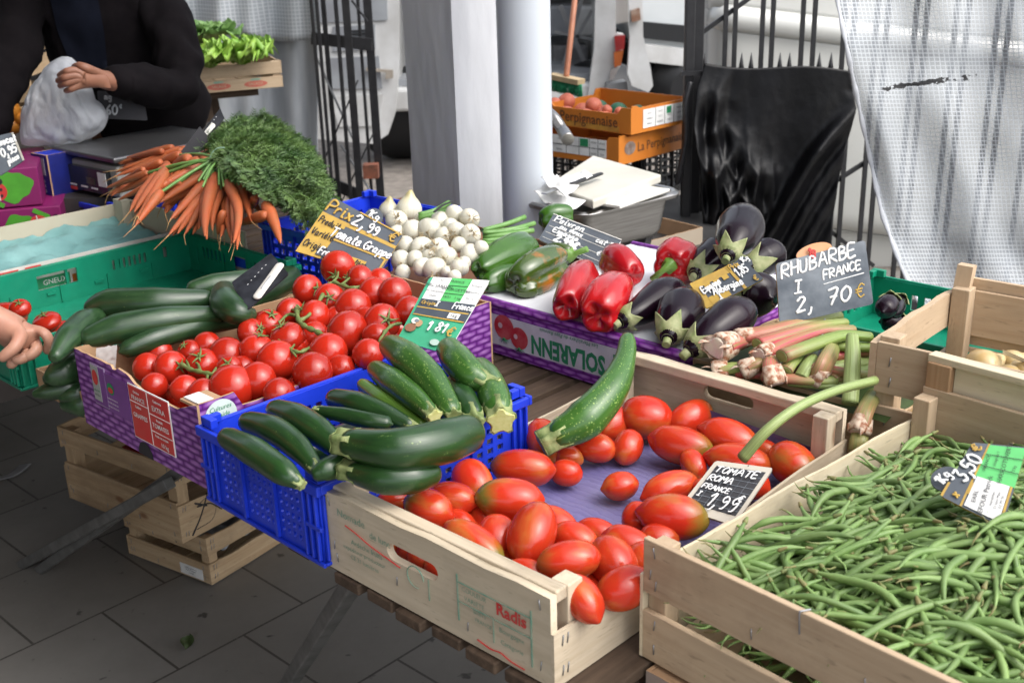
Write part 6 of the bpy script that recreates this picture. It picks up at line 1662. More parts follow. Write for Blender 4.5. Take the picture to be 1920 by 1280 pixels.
holder('card_holder', 'black card holder with a white clip lying on the cucumbers', [(434, 529), (508, 474), (541, 513), (462, 582)], (490, 525), .90, (-.15, -.45, .88), ((.30, .93), (.96, .62), .0085))
MB()
g = holder('card_holder', 'black folded card holder with a white clip stuck upright in the carrots', [(384, 240), (413, 203), (421, 222), (350, 302)], (385, 260), 1.0, (.15, -.92, .36), ((.40, .62), (.66, .60), .006))
mb = MB(); inv = g.M.inverted()
q = [inv @ onplane(x, y, g.P0 + Vector((0, .004, 0)), Vector((-.35, -.85, .35)).normalized()) for x, y in ((340, 296), (376, 240), (396, 262), (357, 305))]
g.poly3([Vector((p.x, p.y, 0)) for p in q], .006, .003, M['black_print'], 'folded_leaf')
# ---------------------------------------------------------------- pillar and drain pipe
wp = pm('old_white_paint', (.60, .61, .635), (.53, .54, .565), scale=(1, 1, .35), ns=7, detail=6, rough=.5, bmp=.4, bs_=34, bdist=.004)
A = atY(863, 390, 2.98); A.z = 0
PYAW = R(37)
pil = empty('pillar', A, PYAW, 'white painted square pillar with a round drain pipe beside it', 'pillar')
mb = MB(); PS = .228
for (ox, oy, dx, dy) in ((0, 0, 1, 0), (PS, 0, 0, 1), (PS, PS, -1, 0), (0, PS, 0, -1)):
    def face(u, v):
        a = u * PS; x, y = ox + dx * a, oy + dy * a; z = v * 3.0
        e = min(1, min(u, 1 - u) * 14)
        d = (.0016 * mnoise.noise((x * 15, y * 15, z * 5)) + .0010 * mnoise.noise((x * 45, y * 45, z * 9)) + .0012 * max(0, mnoise.noise((x * 30, y * 30, z * 3.5)) - .2)) * e
        return (x + dy * d, y - dx * d, z)
    mb.grid(face, 40, 260)
mb.build('shaft', wp, pil)
E1_ = atY(990, 392, 2.84)
pipe = MB().tube([(E1_.x, E1_.y, z) for z in (0, .8, .81, 2.2, 3.0)], [.065] * 5, 40, cap='flat').build('drain_pipe', pm('white_pipe_paint', (.55, .59, .63), (.50, .54, .59), scale=(1, 1, .2), ns=9, rough=.32, bmp=.12, bs_=20), pil)
pipe.matrix_parent_inverse = (Matrix.Translation(A) @ Matrix.Rotation(PYAW, 4, 'Z')).inverted()
q = (Matrix.Translation(A) @ Matrix.Rotation(PYAW, 4, 'Z')).inverted()

# ---------------------------------------------------------------- right gate, black sheet, curtain
iron = M['black_iron']
YG = 3.9
gate = empty('iron_gate', (0, YG, 0), 0, 'black iron gate with spear points behind the black plastic sheet', 'gate')
def gx(px, py, Y=YG): P = atY(px, py, Y); return P.x, P.z
for px in (1360, 1378, 1429, 1448, 1504, 1526, 1582, 1600, 1642, 1662, 1715, 1735, 1790, 1812, 1868, 1890, 1945):
    x, _ = gx(px, 60); MB().box(x - .007, x + .007, -.007, .007, .12, 2.2).build('bar', iron, gate)
for px in (1322, 1391, 1409, 1463, 1481, 1537, 1559):
    x, z = gx(px, 101)
    MB().tube([(x, .0, .14), (x, 0, z - .05)], .007, 4, cap='flat', sm=False).build('short_bar', iron, gate)
    MB().tube([(x, 0, z - .05), (x, 0, z - .045), (x, 0, z + .004)], [.008, .0095, .0008], 6, cap='flat').build('spear_point', iron, gate)
for (a, b) in (((1310, 68), (1420, -12)), ((1570, 341), (1640, 296)), ((1555, 432), (1640, 500))):
    xa, za = gx(*a); xb, zb = gx(*b); MB().bar((xa, .015, za), (xb, .015, zb), .014, .014).build('brace', iron, gate)
MB().box(.6, 2.2, -.012, .012, .10, .135).build('bottom_rail', iron, gate); MB().box(.6, 2.2, -.012, .012, 2.05, 2.09).build('top_rail', iron, gate)
for (px, w, y) in ((1288, .030, -.05), (1308, .036, .0)):
    x, _ = gx(px, 60); MB().box(x - w / 2, x + w / 2, y - .025, y + .02, 0, 2.3).build('post', iron, gate, bevel=.003)
x, z = gx(1290, 130)
MB().box(x - .035, x + .04, -.09, -.076, z - .01, z + .004).build('hinge_plate', iron, gate)
MB().tube(crom([(gx(1286, 150)[0], -.09, gx(1286, 150)[1]), (gx(1277, 190)[0], -.10, gx(1277, 190)[1]), (gx(1278, 250)[0], -.10, gx(1278, 250)[1]), (gx(1262, 330)[0], -.10, gx(1262, 330)[1])], 6), .010, 8).build('curved_rod', iron, gate)
bpm = pm('black_polythene', (.0025, .0025, .003), (.004, .004, .005), ns=8, rough=.36, spec=.22, bmp=.25, bs_=14, bdist=.01)
Ytop = 3.80
def bsheet(u, v):
    # left and right borders down the sheet
    lx = interp([0, .12, .3, .5, .75, 1], [1322, 1306, 1300, 1312, 1318, 1300], v); rx = interp([0, .18, .45, .7, 1], [1592, 1606, 1578, 1562, 1552], v)
    px = lx + (rx - lx) * u; py = interp([0, 1], [119 + 14 * u + 5 * math.sin(math.pi * u * 2) , 520], v)
    Y = Ytop
    Y -= .05 * v
    # fan of pleats gathered at the upper right, sweeping down
    t = (u - (1 - .62 * max(0, v - .16) / .84))
    Y -= .07 * math.exp(-(t / .055) ** 2) * min(1, max(0, v - .10) / .3)
    Y -= .008 * math.sin(t * 45) * (1 / (1 + math.exp(-t * 40))) * min(1, v * 4)
    # crumpled bunch at the left
    k = math.exp(-((u - .10) / .16) ** 2) * min(1, v * 3)
    k2 = math.exp(-((u - .28) / .22) ** 2 - ((v - .60) / .18) ** 2)
    Y -= (k * .05 + k2 * .09) * mnoise.voronoi((u * 9, v * 6, 2.5))[0][0] * 1.1 + k * .012 * math.sin(u * 50 + 5 * v)
    Y -= .006 * mnoise.voronoi((u * 17, v * 13, 1.5))[0][0] * min(1, v * 6) * (.25 + k + k2 * 1.2 + (.8 if t > 0 else 0) * .5)
    Y -= .004 * math.sin(u * 16 + 2 * math.sin(v * 3)) * min(1, v * 5)
    Y -= .012 * abs(mnoise.noise((u * 3 + 3, v * 2, 7.7))) * min(1, v * 3)
    return atY(px, py, Y)
mb = MB().grid(bsheet, 110, 90)
o = mb.build('black_plastic_sheet', bpm); sm_ = o.modifiers.new('solid', 'SOLIDIFY'); sm_.thickness = .0015
tag(o, 'black plastic sheet hanging in folds over the iron gate', 'plastic sheet')

def curtain_mat():
    mt, nt, b = new_mat('reinforced_sheet'); b.inputs['Roughness'].default_value = .4
    tc = nt.nodes.new('ShaderNodeTexCoord'); mp = nt.nodes.new('ShaderNodeMapping'); mp.inputs['Scale'].default_value = (1, 1, 1); L_(nt, tc.outputs['UV'], mp.inputs[0])
    br = N_(nt, 'ShaderNodeTexBrick', Scale=1.0); br.offset = 0
    for k, v in (('Mortar Size', .0016), ('Mortar Smooth', .3), ('Brick Width', .0120), ('Row Height', .0105)): br.inputs[k].default_value = v
    L_(nt, mp.outputs[0], br.inputs['Vector'])
    thread = br.outputs['Fac']
    n1 = noise(nt, mp.outputs[0], 3.2, 5, .65); n2 = noise(nt, mp.outputs[0], 28, 4, .7)
    col = mixc(nt, thread, (.36, .39, .42), (.52, .55, .58)); L_(nt, col, b.inputs['Base Color'])
    film = nt.nodes.new('ShaderNodeMapRange'); film.inputs[1].default_value = .35; film.inputs[2].default_value = .68; film.inputs[3].default_value = .38; film.inputs[4].default_value = .85; L_(nt, n1, film.inputs[0])
    mx = nt.nodes.new('ShaderNodeMath'); mx.operation = 'MAXIMUM'; L_(nt, film.outputs[0], mx.inputs[0])
    th = nt.nodes.new('ShaderNodeMath'); th.operation = 'MULTIPLY'; th.inputs[1].default_value = .92; L_(nt, thread, th.inputs[0]); L_(nt, th.outputs[0], mx.inputs[1])
    # frayed rips along one slanting band, shade in the tears painted near black
    sp = nt.nodes.new('ShaderNodeSeparateXYZ'); L_(nt, mp.outputs[0], sp.inputs[0])
    def ma(op, *a):
        n = nt.nodes.new('ShaderNodeMath'); n.operation = op
        for i, v in enumerate(a):
            if hasattr(v, 'is_linked'): L_(nt, v, n.inputs[i])
            else: n.inputs[i].default_value = v
        return n.outputs[0]
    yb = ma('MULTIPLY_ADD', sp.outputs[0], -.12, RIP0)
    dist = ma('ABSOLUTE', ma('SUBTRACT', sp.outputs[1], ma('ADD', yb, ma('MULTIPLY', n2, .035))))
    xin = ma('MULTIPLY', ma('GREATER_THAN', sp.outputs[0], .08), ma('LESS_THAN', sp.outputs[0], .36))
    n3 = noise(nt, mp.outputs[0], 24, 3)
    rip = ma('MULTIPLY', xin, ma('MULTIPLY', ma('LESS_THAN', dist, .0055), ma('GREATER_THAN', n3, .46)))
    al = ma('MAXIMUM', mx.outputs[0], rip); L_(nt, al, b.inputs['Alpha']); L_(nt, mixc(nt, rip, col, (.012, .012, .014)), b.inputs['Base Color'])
    b.inputs['Subsurface Weight'].default_value = 0
    bump(nt, b, thread, .4, .002)
    return mt
YC = 2.72
_ytop = atY(1700, -80, YC).z; RIP0 = (_ytop - atY(1760, 165, YC).z) + .03
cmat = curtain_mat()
def cgeo(u, v):
    py = -80 + 720 * v
    lx = interp([-80, 0, 150, 260, 400, 500, 560, 600, 660], [1560, 1568, 1598, 1622, 1652, 1688, 1718, 1738, 1760], py)
    px = lx + (2080 - lx) * u
    Y = YC - .014 * math.sin(u * 19 + 1.2 * math.sin(v * 4)) * (1 - .4 * v) - .02 * math.sin(u * 8 + v * 5) - .05 * math.exp(-(u / .06) ** 2) * math.sin(v * 9) - .02 * mnoise.noise((u * 6, v * 6, 0))
    return atY(px, py, Y)
mb = MB(); NU, NV = 150, 110
mb.grid(cgeo, NU, NV)
# UVs in metres measured along the cloth
us = [0]
for i in range(NU):
    us.append(us[-1] + (cgeo((i + 1) / NU, .1) - cgeo(i / NU, .1)).length)
L_v = (cgeo(.3, 0) - cgeo(.3, 1)).length
for fi in mb.uv:
    mb.uv[fi] = tuple((interp([i / NU for i in range(NU + 1)], us, a), b * L_v) for a, b in mb.uv[fi])
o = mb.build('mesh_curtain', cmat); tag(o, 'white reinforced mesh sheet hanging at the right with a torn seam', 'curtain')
edge = [cgeo(.004, v / 40) for v in range(41)]
tag_e = MB().tube(edge, [.006 + .002 * math.sin(i * 1.9) for i in range(41)], 8, flat=.5).build('hem', pm('white_hem', (.6, .62, .66), (.45, .47, .5), ns=30, rough=.6), o)

# ---------------------------------------------------------------- left gate
YL_ = 5.0
lg = empty('folding_gate', (0, YL_, 0), 0, 'black iron folding gate left of the pillar with crossed grey braces', 'gate')
for px, w in ((590, .012), (606, .018), (622, .012), (634, .012), (652, .030), (668, .012), (686, .034), (598, .012)):
    P = atY(px, 0, YL_); y = .10 * math.sin(px * .7)
    MB().box(P.x - w / 2, P.x + w / 2, y - .01, y + .01, .20, 2.1).build('bar', iron, lg)
for (a, b, w) in (((584, 72), (698, 84), .022), ((590, 330), (720, 386), .02)):
    A_, B_ = atY(*a, YL_), atY(*b, YL_); MB().bar((A_.x, .0, A_.z), (B_.x, .0, B_.z), w, .05).build('rail', iron, lg)
gb = pm('grey_strap', (.22, .23, .24), rough=.5)
for (a, b, m_) in (((592, 100), (672, 280), gb), ((672, 150), (600, 320), iron), ((640, 270), (712, 382), gb), ((700, 250), (640, 380), iron), ((660, 0), (690, 40), iron)):
    A_, B_ = atY(*a, YL_), atY(*b, YL_); MB().bar((A_.x, -.02, A_.z), (B_.x, -.02, B_.z), .02, .006).build('brace', m_, lg)
P = atY(697, 320, YL_); MB().box(P.x - .035, P.x + .03, -.03, .03, P.z - .03, P.z + .03).build('rusty_hinge', pm('rust', (.28, .09, .05), (.12, .05, .03), ns=30, rough=.8), lg)

# ---------------------------------------------------------------- vehicles
vw = pm('white_vehicle_paint', (.62, .65, .66), (.56, .59, .60), ns=2, rough=.25, coat=.4)
vo_ = pm('aged_white_paint', (.60, .61, .61), (.46, .46, .45), ns=5, detail=7, rough=.4, coat=.1)
vg = pm('van_inside_grey', (.30, .32, .34), (.22, .23, .25), ns=4, rough=.5)
vd = pm('dark_interior', (.30, .305, .31), (.16, .16, .165), ns=4, rough=.8)
rubber = pm('black_rubber', (.010, .011, .013), rough=.55)
YV = 7.2
van = empty('white_van', (0, YV, 0), 0, 'old white van with its rear doors open behind the pillar', 'van')
xl, xr = atY(742, 100, YV).x, atY(1128, 100, YV).x
MB().box(xl, xr, .05, 2.6, .50, .54).build('load_floor', vg, van); MB().box(xl, xr, 2.6, 2.64, .5, 2.0).build('bulkhead', vd, van)
for x0, x1 in ((xl - .05, xl), (xr, xr + .05)): MB().box(x0, x1, .0, 2.6, .42, 2.0).build('side_panel', vo_, van, bevel=.02)
MB().box(xl - .05, xr + .05, 0, 2.6, 2.0, 2.06).build('roof', vo_, van)
MB().box(xl - .04, xr + .06, -.06, .05, .36, .50).build('rear_sill', vo_, van, bevel=.02)
# right rear pillar with tail lamp
def pxs(L, Y): return [(atY(x, y, Y).x, atY(x, y, Y).z) for x, y in L]
def plate(name, L, Y, th, mat, parent, yo, hole=None):
    ol = pxs(L, Y)
    Mx = Matrix(((1, 0, 0, 0), (0, 0, -1, yo), (0, 1, 0, 0), (0, 0, 0, 1)))
    o = panel(name, [ol] + ([pxs(h, Y) for h in (hole or [])]), th, Mx, mat, parent)
    b = o.modifiers.new('bevel', 'BEVEL'); b.width = .012; b.segments = 2; b.limit_method = 'ANGLE'; b.angle_limit = R(50)
    return o
plate('rear_pillar', [(1118, -150), (1150, -150), (1152, 60), (1168, 62), (1160, 122), (1140, 150), (1128, 176), (1100, 180), (1112, 90)], YV, .08, vo_, van, -.05)
plate('tail_lamp', [(1148, 64), (1168, 62), (1166, 88), (1150, 92)], YV, .05, pm('red_lens', (.35, .02, .02), rough=.15, coat=.5), van, -.11)
plate('tail_lamp', [(1147, 94), (1165, 90), (1160, 118), (1148, 122)], YV, .05, pm('amber_lens', (.5, .12, .02), rough=.15, coat=.5), van, -.11)
plate('tail_lamp', [(1143, 125), (1157, 121), (1147, 142), (1138, 146)], YV, .05, pm('clear_lens', (.4, .36, .34), rough=.2, coat=.5), van, -.11)
plate('bumper', [(1132, 150), (1168, 144), (1172, 170), (1165, 182), (1128, 182)], YV, .12, pm('grey_bumper', (.16, .165, .17), rough=.5), van, -.16)
MB().poly([(x, -.225, z) for x, z in pxs([(1150 + 7 * math.cos(a), 168 + 10 * math.sin(a)) for a in [i * .4 for i in range(16)]], YV)][::-1]).build('reflector', M['red_print'], van)
plate('door_leaf', [(1165, -150), (1192, -150), (1196, 60), (1210, 120), (1214, 150), (1206, 162), (1176, 150), (1168, 128), (1172, 60)], YV, .05, vo_, van, -.25)
plate('latch', [(1172, 14), (1188, 8), (1190, 30), (1174, 34)], YV, .05, pm('rusty_latch', (.3, .22, .17), (.2, .1, .06), ns=20), van, -.30)
# left door leaf swung open, seen from its inner side
dl = plate('door_leaf', [(560, -200), (757, -200), (758, 100), (752, 190), (738, 232), (712, 249), (660, 245), (575, 236)], YV, .06, vo_, van, -.35)
for L, mt in (([(640, 40), (715, 36), (716, 80), (640, 84)], vg), ([(630, 96), (722, 92), (728, 150), (640, 150)], vg), ([(636, 164), (730, 160), (722, 216), (650, 218)], vo_), ([(590, -60), (735, -60), (738, 28), (592, 34)], vg)):
    plate('pressed_panel', L, YV, .012, mt, dl, -.386)
for k in range(4): plate('vent_slot', [(668, 46 + k * 6), (712, 44 + k * 6), (712, 47 + k * 6), (668, 49 + k * 6)], YV, .01, rubber, dl, -.400)
plate('door_stay', [(700, 112), (748, 116), (748, 130), (735, 132), (735, 120), (700, 117)], YV, .02, pm('worn_metal', (.35, .31, .26), rough=.5), dl, -.41)
for (a, b, c_) in (((1050, 10), (1118, 170), .03), ((1110, 20), (1060, 110), .02), ((1040, 60), (1115, 75), .02), ((1090, 0), (1045, 170), .025)):
    A_, B_ = atY(*a, YV + .5), atY(*b, YV + .5); MB().bar((A_.x, .5, A_.z), (B_.x, .5, B_.z), c_, c_).build('loose_rod', vd, van)
for px, py, s in ((1070, 120, .12), (1105, 40, .1), (1050, 40, .1)):
    P = atY(px, py, YV + .8); MB().box(P.x - s, P.x + s, .8, 1.0, P.z - s, P.z + s).build('stowed_box', (vg, vo_, vd)[px % 3], van, bevel=.02)
for x in (xl - .02, xr + .02):
    MB().tube([(x - .09, .5, .27), (x + .09, .5, .27)], .30, 24).build('wheel', rubber, van)
# van at the right rear with a black rubbing strip
v1 = empty('parked_van', (0, 8.6, 0), 0, 'pale van with a black rubbing strip parked behind the orange peach boxes', 'van')
Y1 = 8.6
plate('body', [(1188, -400), (1375, -400), (1375, 118), (1350, 125), (1210, 108), (1186, 92)], Y1, 1.6, vw, v1, .8)
plate('rubbing_strip', [(1180, 38), (1310, 50), (1310, 82), (1284, 80), (1180, 68)], Y1, .05, rubber, v1, -.03)
plate('bumper', [(1182, 78), (1300, 92), (1300, 124), (1200, 112), (1184, 104)], Y1, .10, vo_, v1, -.05)
plate('tail_lamp', [(1336, 92), (1354, 94), (1350, 118), (1334, 116)], Y1, .05, pm('dark_red_lens', (.25, .02, .02), rough=.2), v1, -.05)
for x in (1.35, 2.6): MB().tube([(x, .1, .25), (x, .35, .25)], .30, 24).build('wheel', rubber, v1)
MB().box(.80, 2.4, .06, 1.5, .05, .58).build('underbody', pm('underbody_shade', (.004, .004, .004), rough=.9, spec=.1), v1)  # wide near-black block stands in for the ground shade below the van
# white car directly behind the gate
Y2 = 4.75
v2 = empty('white_car', (0, Y2, 0), 0, 'white vehicle flank with a bright crease line behind the iron gate and mesh sheet', 'car')
def flank(u, v):
    px = 1338 + 760 * u; py = interp([0, .18, .22, .28, .8, .86, .90, 1], [-160, 28, 34, 44, 372, 384, 398, 478], v) + (px - 1370) * .125
    Y = Y2 + .10 * (2 * v - .9) ** 2 - .05 * math.exp(-((v - .235) / .03) ** 2) + (.05 if v > .87 else 0) + .6 * max(0, .03 - u) / .03 * .3
    P = atY(px, py, Y); P.y -= Y2; return P
bm_ = MB().grid(flank, 60, 70).build('body', pm('cream_white_paint', (.58, .59, .56), (.53, .53, .50), ns=1.5, rough=.22, coat=.5), v2)
sm_ = bm_.modifiers.new('solid', 'SOLIDIFY'); sm_.thickness = -.05; sm_.offset = 1
def crease(u, v):
    P = atY(1362 + 740 * u, 33 + 8 * v + 740 * u * .125, Y2 - .055); P.y -= Y2; return P
MB().tube([crease(i / 10, .5) for i in range(11)], [.010] * 11, 8).build('crease_strip', pm('bright_crease', (.85, .87, .88), rough=.12, coat=1), v2)  # crease line of the flank drawn as a brighter strip
for px in (2080,):
    P = atY(px, 560, Y2 + .1); MB().tube([(P.x, .1, .30), (P.x, .3, .30)], .29, 24).build('wheel', rubber, v2)
MB().box(1.25, 3.0, .25, 1.6, .12, .4).build('underbody', rubber, v2)

# ---------------------------------------------------------------- broom, peach boxes, sink
br_ = empty('broom', atY(1065, 160, 4.7), 0, 'broom with an orange handle and green bristles leaning behind the peach boxes', 'broom')
b0 = atY(1065, 160, 4.7)
MB().tube([atY(1062, 142, 4.7) - b0, atY(1082, -40, 4.9) - b0], .012, 10).build('handle', pm('broom_handle', (.42, .17, .09), (.35, .13, .07), ns=20, rough=.5), br_)
A_, B_ = atY(1032, 142, 4.75) - b0, atY(1090, 154, 4.65) - b0
MB().bar(A_, B_, .05, .02).build('head', pm('broom_wood', (.5, .38, .22), rough=.6), br_)
gbm = pm('green_bristle', (.01, .20, .09), (.02, .3, .13), ns=90, rough=.6)
mb = MB()
for i in range(60):
    for j in range(4):
        p = A_.lerp(B_, i / 59) + Vector((0, (j - 1.5) * .012, -.009)); mb.tube([p, p + Vector((random.uniform(-.006, .006), random.uniform(-.012, .004), -.05))], [.0022, .0012], 4, cap='flat')
mb.build('bristles', gbm, br_)
om_ = pm('orange_card', (.56, .185, .022), (.50, .155, .02), ns=6, rough=.45)
def peach_box(P, yaw, w, l, h, lab, words, wl):
    c = carton('peach_box', lab, (P.x, P.y, P.z), yaw, w, l, h, [([0, .10, .14, .86, .90, 1], [h, h, h - .022, h - .022, h, h]), ([0, .08, .12, .88, .92, 1], [h + .006] * 2 + [h - .002] * 2 + [h + .006] * 2), ([0, 1], [h, h]), ([0, .08, .12, .88, .92, 1], [h] * 2 + [h - .02] * 2 + [h] * 2)], [om_, om_], 'box')
    return c
Z1 = .795
K = at(1183, 254, Z1); e1 = at(1290, 230, Z1); yaw_p = math.atan2((e1 - K).y, (e1 - K).x)
# box frame: x from far left of the lettered side to the corner, y away along the labelled side
yawb = yaw_p - math.pi / 2
wb = .40; K0 = K - Vector((math.cos(yawb), math.sin(yawb), 0)) * wb
pb1 = peach_box(K0, yawb, wb, (e1 - K).length * 1.02, .085, 'upper orange peach box lettered Perpignanaise, open with a few peaches', '', 0)
text(pb1, 'Perpignanaise', .050, FM(wb - .185, .034, -.0012), pm('brown_print', (.12, .05, .02), rough=.6), bold=.0005, sx=.95)
MB().box(wb - .32, wb - .05, -.0010, -.0003, .004, .022).build('landscape_print', pm('dull_orange', (.36, .16, .03), (.5, .26, .04), ns=30), pb1)
lb = (e1 - K).length
def sidelabel(c, w, l, z0, z1, y0, y1):
    MB().box(w + .0004, w + .0016, y0, y1, z0, z1).build('label', M['white_print'], c)
    for f in (.28, .5, .72): MB().box(w + .0014, w + .0021, y0 + (y1 - y0) * f, y0 + (y1 - y0) * f + .002, z0, z1).build('label_rule', M['black_print'], c)
    MB().box(w + .0014, w + .0023, y0 + (y1 - y0) * .55, y0 + (y1 - y0) * .66, z0 + (z1 - z0) * .55, z1 - .004).build('green_field', M['green_print'], c)
    for k in range(4):
        for j in range(3): text(c, ('PECHE', 'FRANCE', 'CAT I', 'CAL A')[(k + j) % 4], .008, SM(w + .0026, y0 + (y1 - y0) * (.14, .39, .61, .86)[k], z0 + (z1 - z0) * (.2 + .28 * j)), M['black_print'])
sidelabel(pb1, wb, lb, .014, .074, lb * .2, lb * .93)
Z2 = Z1 - .098
K2 = at(1160, 312, Z2); e2 = at(1275, 280, Z2); yaw2_ = math.atan2((e2 - K2).y, (e2 - K2).x) - math.pi / 2
K02 = K2 - Vector((math.cos(yaw2_), math.sin(yaw2_), 0)) * wb; lb2 = .36
pb2 = peach_box(K02, yaw2_, wb, lb2, .090, 'lower orange peach box with a white label, under the lettered one', '', 0)
text(pb2, 'La Perpignanaise', .042, SM(wb + .0012, .24, .045), pm('brown_print', (.12, .05, .02), rough=.6), bold=.0005)
MB().poly(rdisc(.03, .022, .06, .05, wb + .0010)).build('printed_fruit', pm('grey_fruit_print', (.25, .2, .17), (.15, .1, .08), ns=60), pb2)
MB().box(.12, wb - .05, -.0014, -.0003, .02, .078).build('label', M['white_print'], pb2)
MB().box(.24, .275, -.0020, -.0012, .05, .076).build('green_field', M['green_print'], pb2)
for x in (.18, .235, .28, .315): MB().box(x, x + .0015, -.0020, -.0012, .02, .078).build('label_rule', M['black_print'], pb2)
MB().box(.12, wb - .05, -.0021, -.0013, .047, .0485).build('label_rule', M['black_print'], pb2)
for k in range(3):
    for j in range(3): text(pb2, ('PECHE', 'JAUNE', '1234')[(k + j) % 3], .008, FM((.15, .298, .333)[k], .03 + j * .018, -.0024), M['black_print'])
pk = pm('peach_skin', (.48, .16, .07), (.34, .05, .045), ns=22, detail=2, rough=.55, lo=.4, hi=.6, rnd=.2)
for k, (px, py, rp, ds) in enumerate(((1062, 191, 17, 'red peach at the left by the pillar in the upper orange box'), (1040, 194, 12, 'dark peach half hidden by the drain pipe'), (1113, 198, 16, 'round yellow red peach in the middle of the upper orange box'), (1162, 210, 10, 'small peach near the lettered corner'), (1138, 206, 10, 'greyish peach beside the middle one'))):
    P = at(px, py, Z1 + .055); o = link('peach', TM[1].copy(), None, P, look((.3 * k - .5, -.3, 1)), rp / F_PX * depth(P)); o.data.materials.clear(); o.data.materials.append(pk); tag(o, ds, 'peach', 'peaches in the orange box')
for i in range(4):
    for j in range(3):
        P = Vector((K0.x, K0.y, 0)) + Matrix.Rotation(yawb, 3, 'Z') @ Vector((.06 + .09 * i, .06 + .085 * j, Z1 + .020))
        o = link('peach', TM[1].copy(), None, P, look((1, i - 2, 1)), .036); o.data.materials.clear(); o.data.materials.append(pm('green_tray', (.02, .12, .06)) if j == 2 else pk); tag(o, 'peach in the lower layer of the upper orange box', 'peach', 'peaches in the orange box')
plastic_crate('plastic_crate', 'black plastic lattice crate carrying the orange peach boxes', (at(1178, 345, Z2 - .20).x - .30, at(1178, 345, Z2 - .20).y - .02, Z2 - .205), yaw2_, .42, .40, .185, 'black_plastic', [(.03, .39, 10, .02, .16, 5, .75, .7)], [(.03, .36, 10, .02, .16, 5, .75, .7)])
tag(MB().box(-.35, .75, 3.15, 4.15, 0, Z2 - .21).build('low_bench', pm('dull_bench', (.05, .05, .05), (.03, .03, .03))), 'dark bench under the black crate behind the pillar', 'bench')
tag(MB().tube(crom([at(1020, 205, .95), at(1040, 222, .93), at(1055, 245, .90), at(1065, 262, .885)], 6), [.016] * 13 + [.018] * 6, 14, cap='flat').build('tap', M['steel']) , 'grey metal spout poking out beside the drain pipe', 'spout')
# stainless tub with a board on it
ZS = .80
A_, B_ = at(1088, 406, ZS), at(1284, 360, ZS); ys = math.atan2((B_ - A_).y, (B_ - A_).x); Ls = (B_ - A_).length; Ds = .30
tub = empty('steel_sink', (A_.x, A_.y, ZS), ys, 'stainless steel sink tub with rolled rim behind the peppers', 'sink')
def rr(u, inset, z):
    # rounded rectangle ring
    w, d = Ls - 2 * inset, Ds - 2 * inset; r = max(.012, .055 - inset * .3); per = [(w - r, r, -90), (w - r, d - r, 0), (r, d - r, 90), (r, r, 180)]
    k = int(u * 4) % 4; f = u * 4 - int(u * 4); x, y, a0 = per[k]; x2, y2, _ = per[(k + 1) % 4]
    if f < .6: an = R(a0 + 90 * f / .6); return Vector((inset + x + r * math.cos(an), inset + y + r * math.sin(an), z))
    an = R(a0 + 90); p = Vector((x + r * math.cos(an), y + r * math.sin(an), 0)); q2 = Vector((x2 + r * math.cos(an), y2 + r * math.sin(an), 0)); p = p.lerp(q2, (f - .6) / .4); return Vector((inset + p.x, inset + p.y, z))
prof = [(.012, -.012), (-.004, -.010), (-.007, 0), (0, .006), (.012, .004), (.018, -.02), (.03, -.10), (.06, -.13), (.12, -.135)]
prof_o = [(.16, -.14), (.065, -.137), (.036, -.104), (.024, -.02), (.014, -.012)] + prof[1:]
MB().grid(lambda u, v: rr(u % 1.0, *[float(np.interp(v * (len(prof_o) - 1), range(len(prof_o)), [p[i] for p in prof_o])) for i in (0, 1)]), 80, 52, wrap=True).build('basin', M['steel'], tub)
MB().bar((Ls * .78, .06, -.10), (Ls * .45, .03, -.34), .03, .03).build('leg', iron, tub); MB().bar((Ls * .2, .3, -.1), (Ls * .2, .3, -.78), .03, .03).build('leg', iron, tub); MB().bar((Ls * .9, .3, -.1), (Ls * .9, .3, -.78), .03, .03).build('leg', iron, tub); MB().bar((Ls * .45, .03, -.32), (Ls * .45, .03, -.78), .03, .03).build('leg', iron, tub)
ZB = .838
bd = [at(1112, 291, ZB), at(1240, 327, ZB), at(1112, 376, ZB), at(1030, 344, ZB)]
mb = MB(); idx = [mb.add(p) for p in bd] + [mb.add(p - Vector((0, 0, .022))) for p in bd]
for q_ in ((0, 1, 2, 3), (7, 6, 5, 4), (0, 4, 5, 1), (1, 5, 6, 2), (2, 6, 7, 3), (3, 7, 4, 0)): mb.face([idx[i] for i in q_])
tag(mb.build('cutting_board', pm('cream_board', (.58, .56, .49), (.50, .48, .41), ns=6, detail=6, rough=.5), bevel=.004, fixn=True), 'thick cream cutting board laid across the steel sink', 'board')
def crump(u, v, P, a, b, s): return P + a * (u - .5) + b * (v - .5) + Vector((0, 0, s * mnoise.noise((u * 2.4, v * 2.4, s * 90 + P.x * 40))))
for k, (px, py, z, w, d, ds) in enumerate(((1068, 334, .858, .10, .06, 'crumpled white paper on the cream board'), (1050, 372, .835, .08, .10, 'white paper bag hanging over the sink edge by the pipe'), (1050, 345, .87, .05, .08, 'white paper scrap on the board beside the drain pipe'))):
    P = at(px, py, z); a = Vector((math.cos(ys), math.sin(ys), 0)) * w; b = Vector((-math.sin(ys), math.cos(ys), .25 * (k != 0))) * d
    o = MB().grid(lambda u, v: crump(u, v, P, a, b, .02), 14, 14).build('paper', M['white_print']); tag(o, ds, 'paper'); o.modifiers.new('solid', 'SOLIDIFY').thickness = .001
A_, B_ = at(1072, 345, .853), at(1126, 326, .853)
kn = empty('knife', A_, 0, 'black handled knife lying on the cream board', 'knife')
MB().tube([(0, 0, 0), (B_ - A_) * .5, (B_ - A_)], [.008, .010, .008], 10, flat=.5).build('handle', M['black_plastic'], kn); MB().bar(B_ - A_, (B_ - A_) * 1.0 + (A_ - B_) * 1.9, .016, .0015).build('blade', M['steel'], kn)
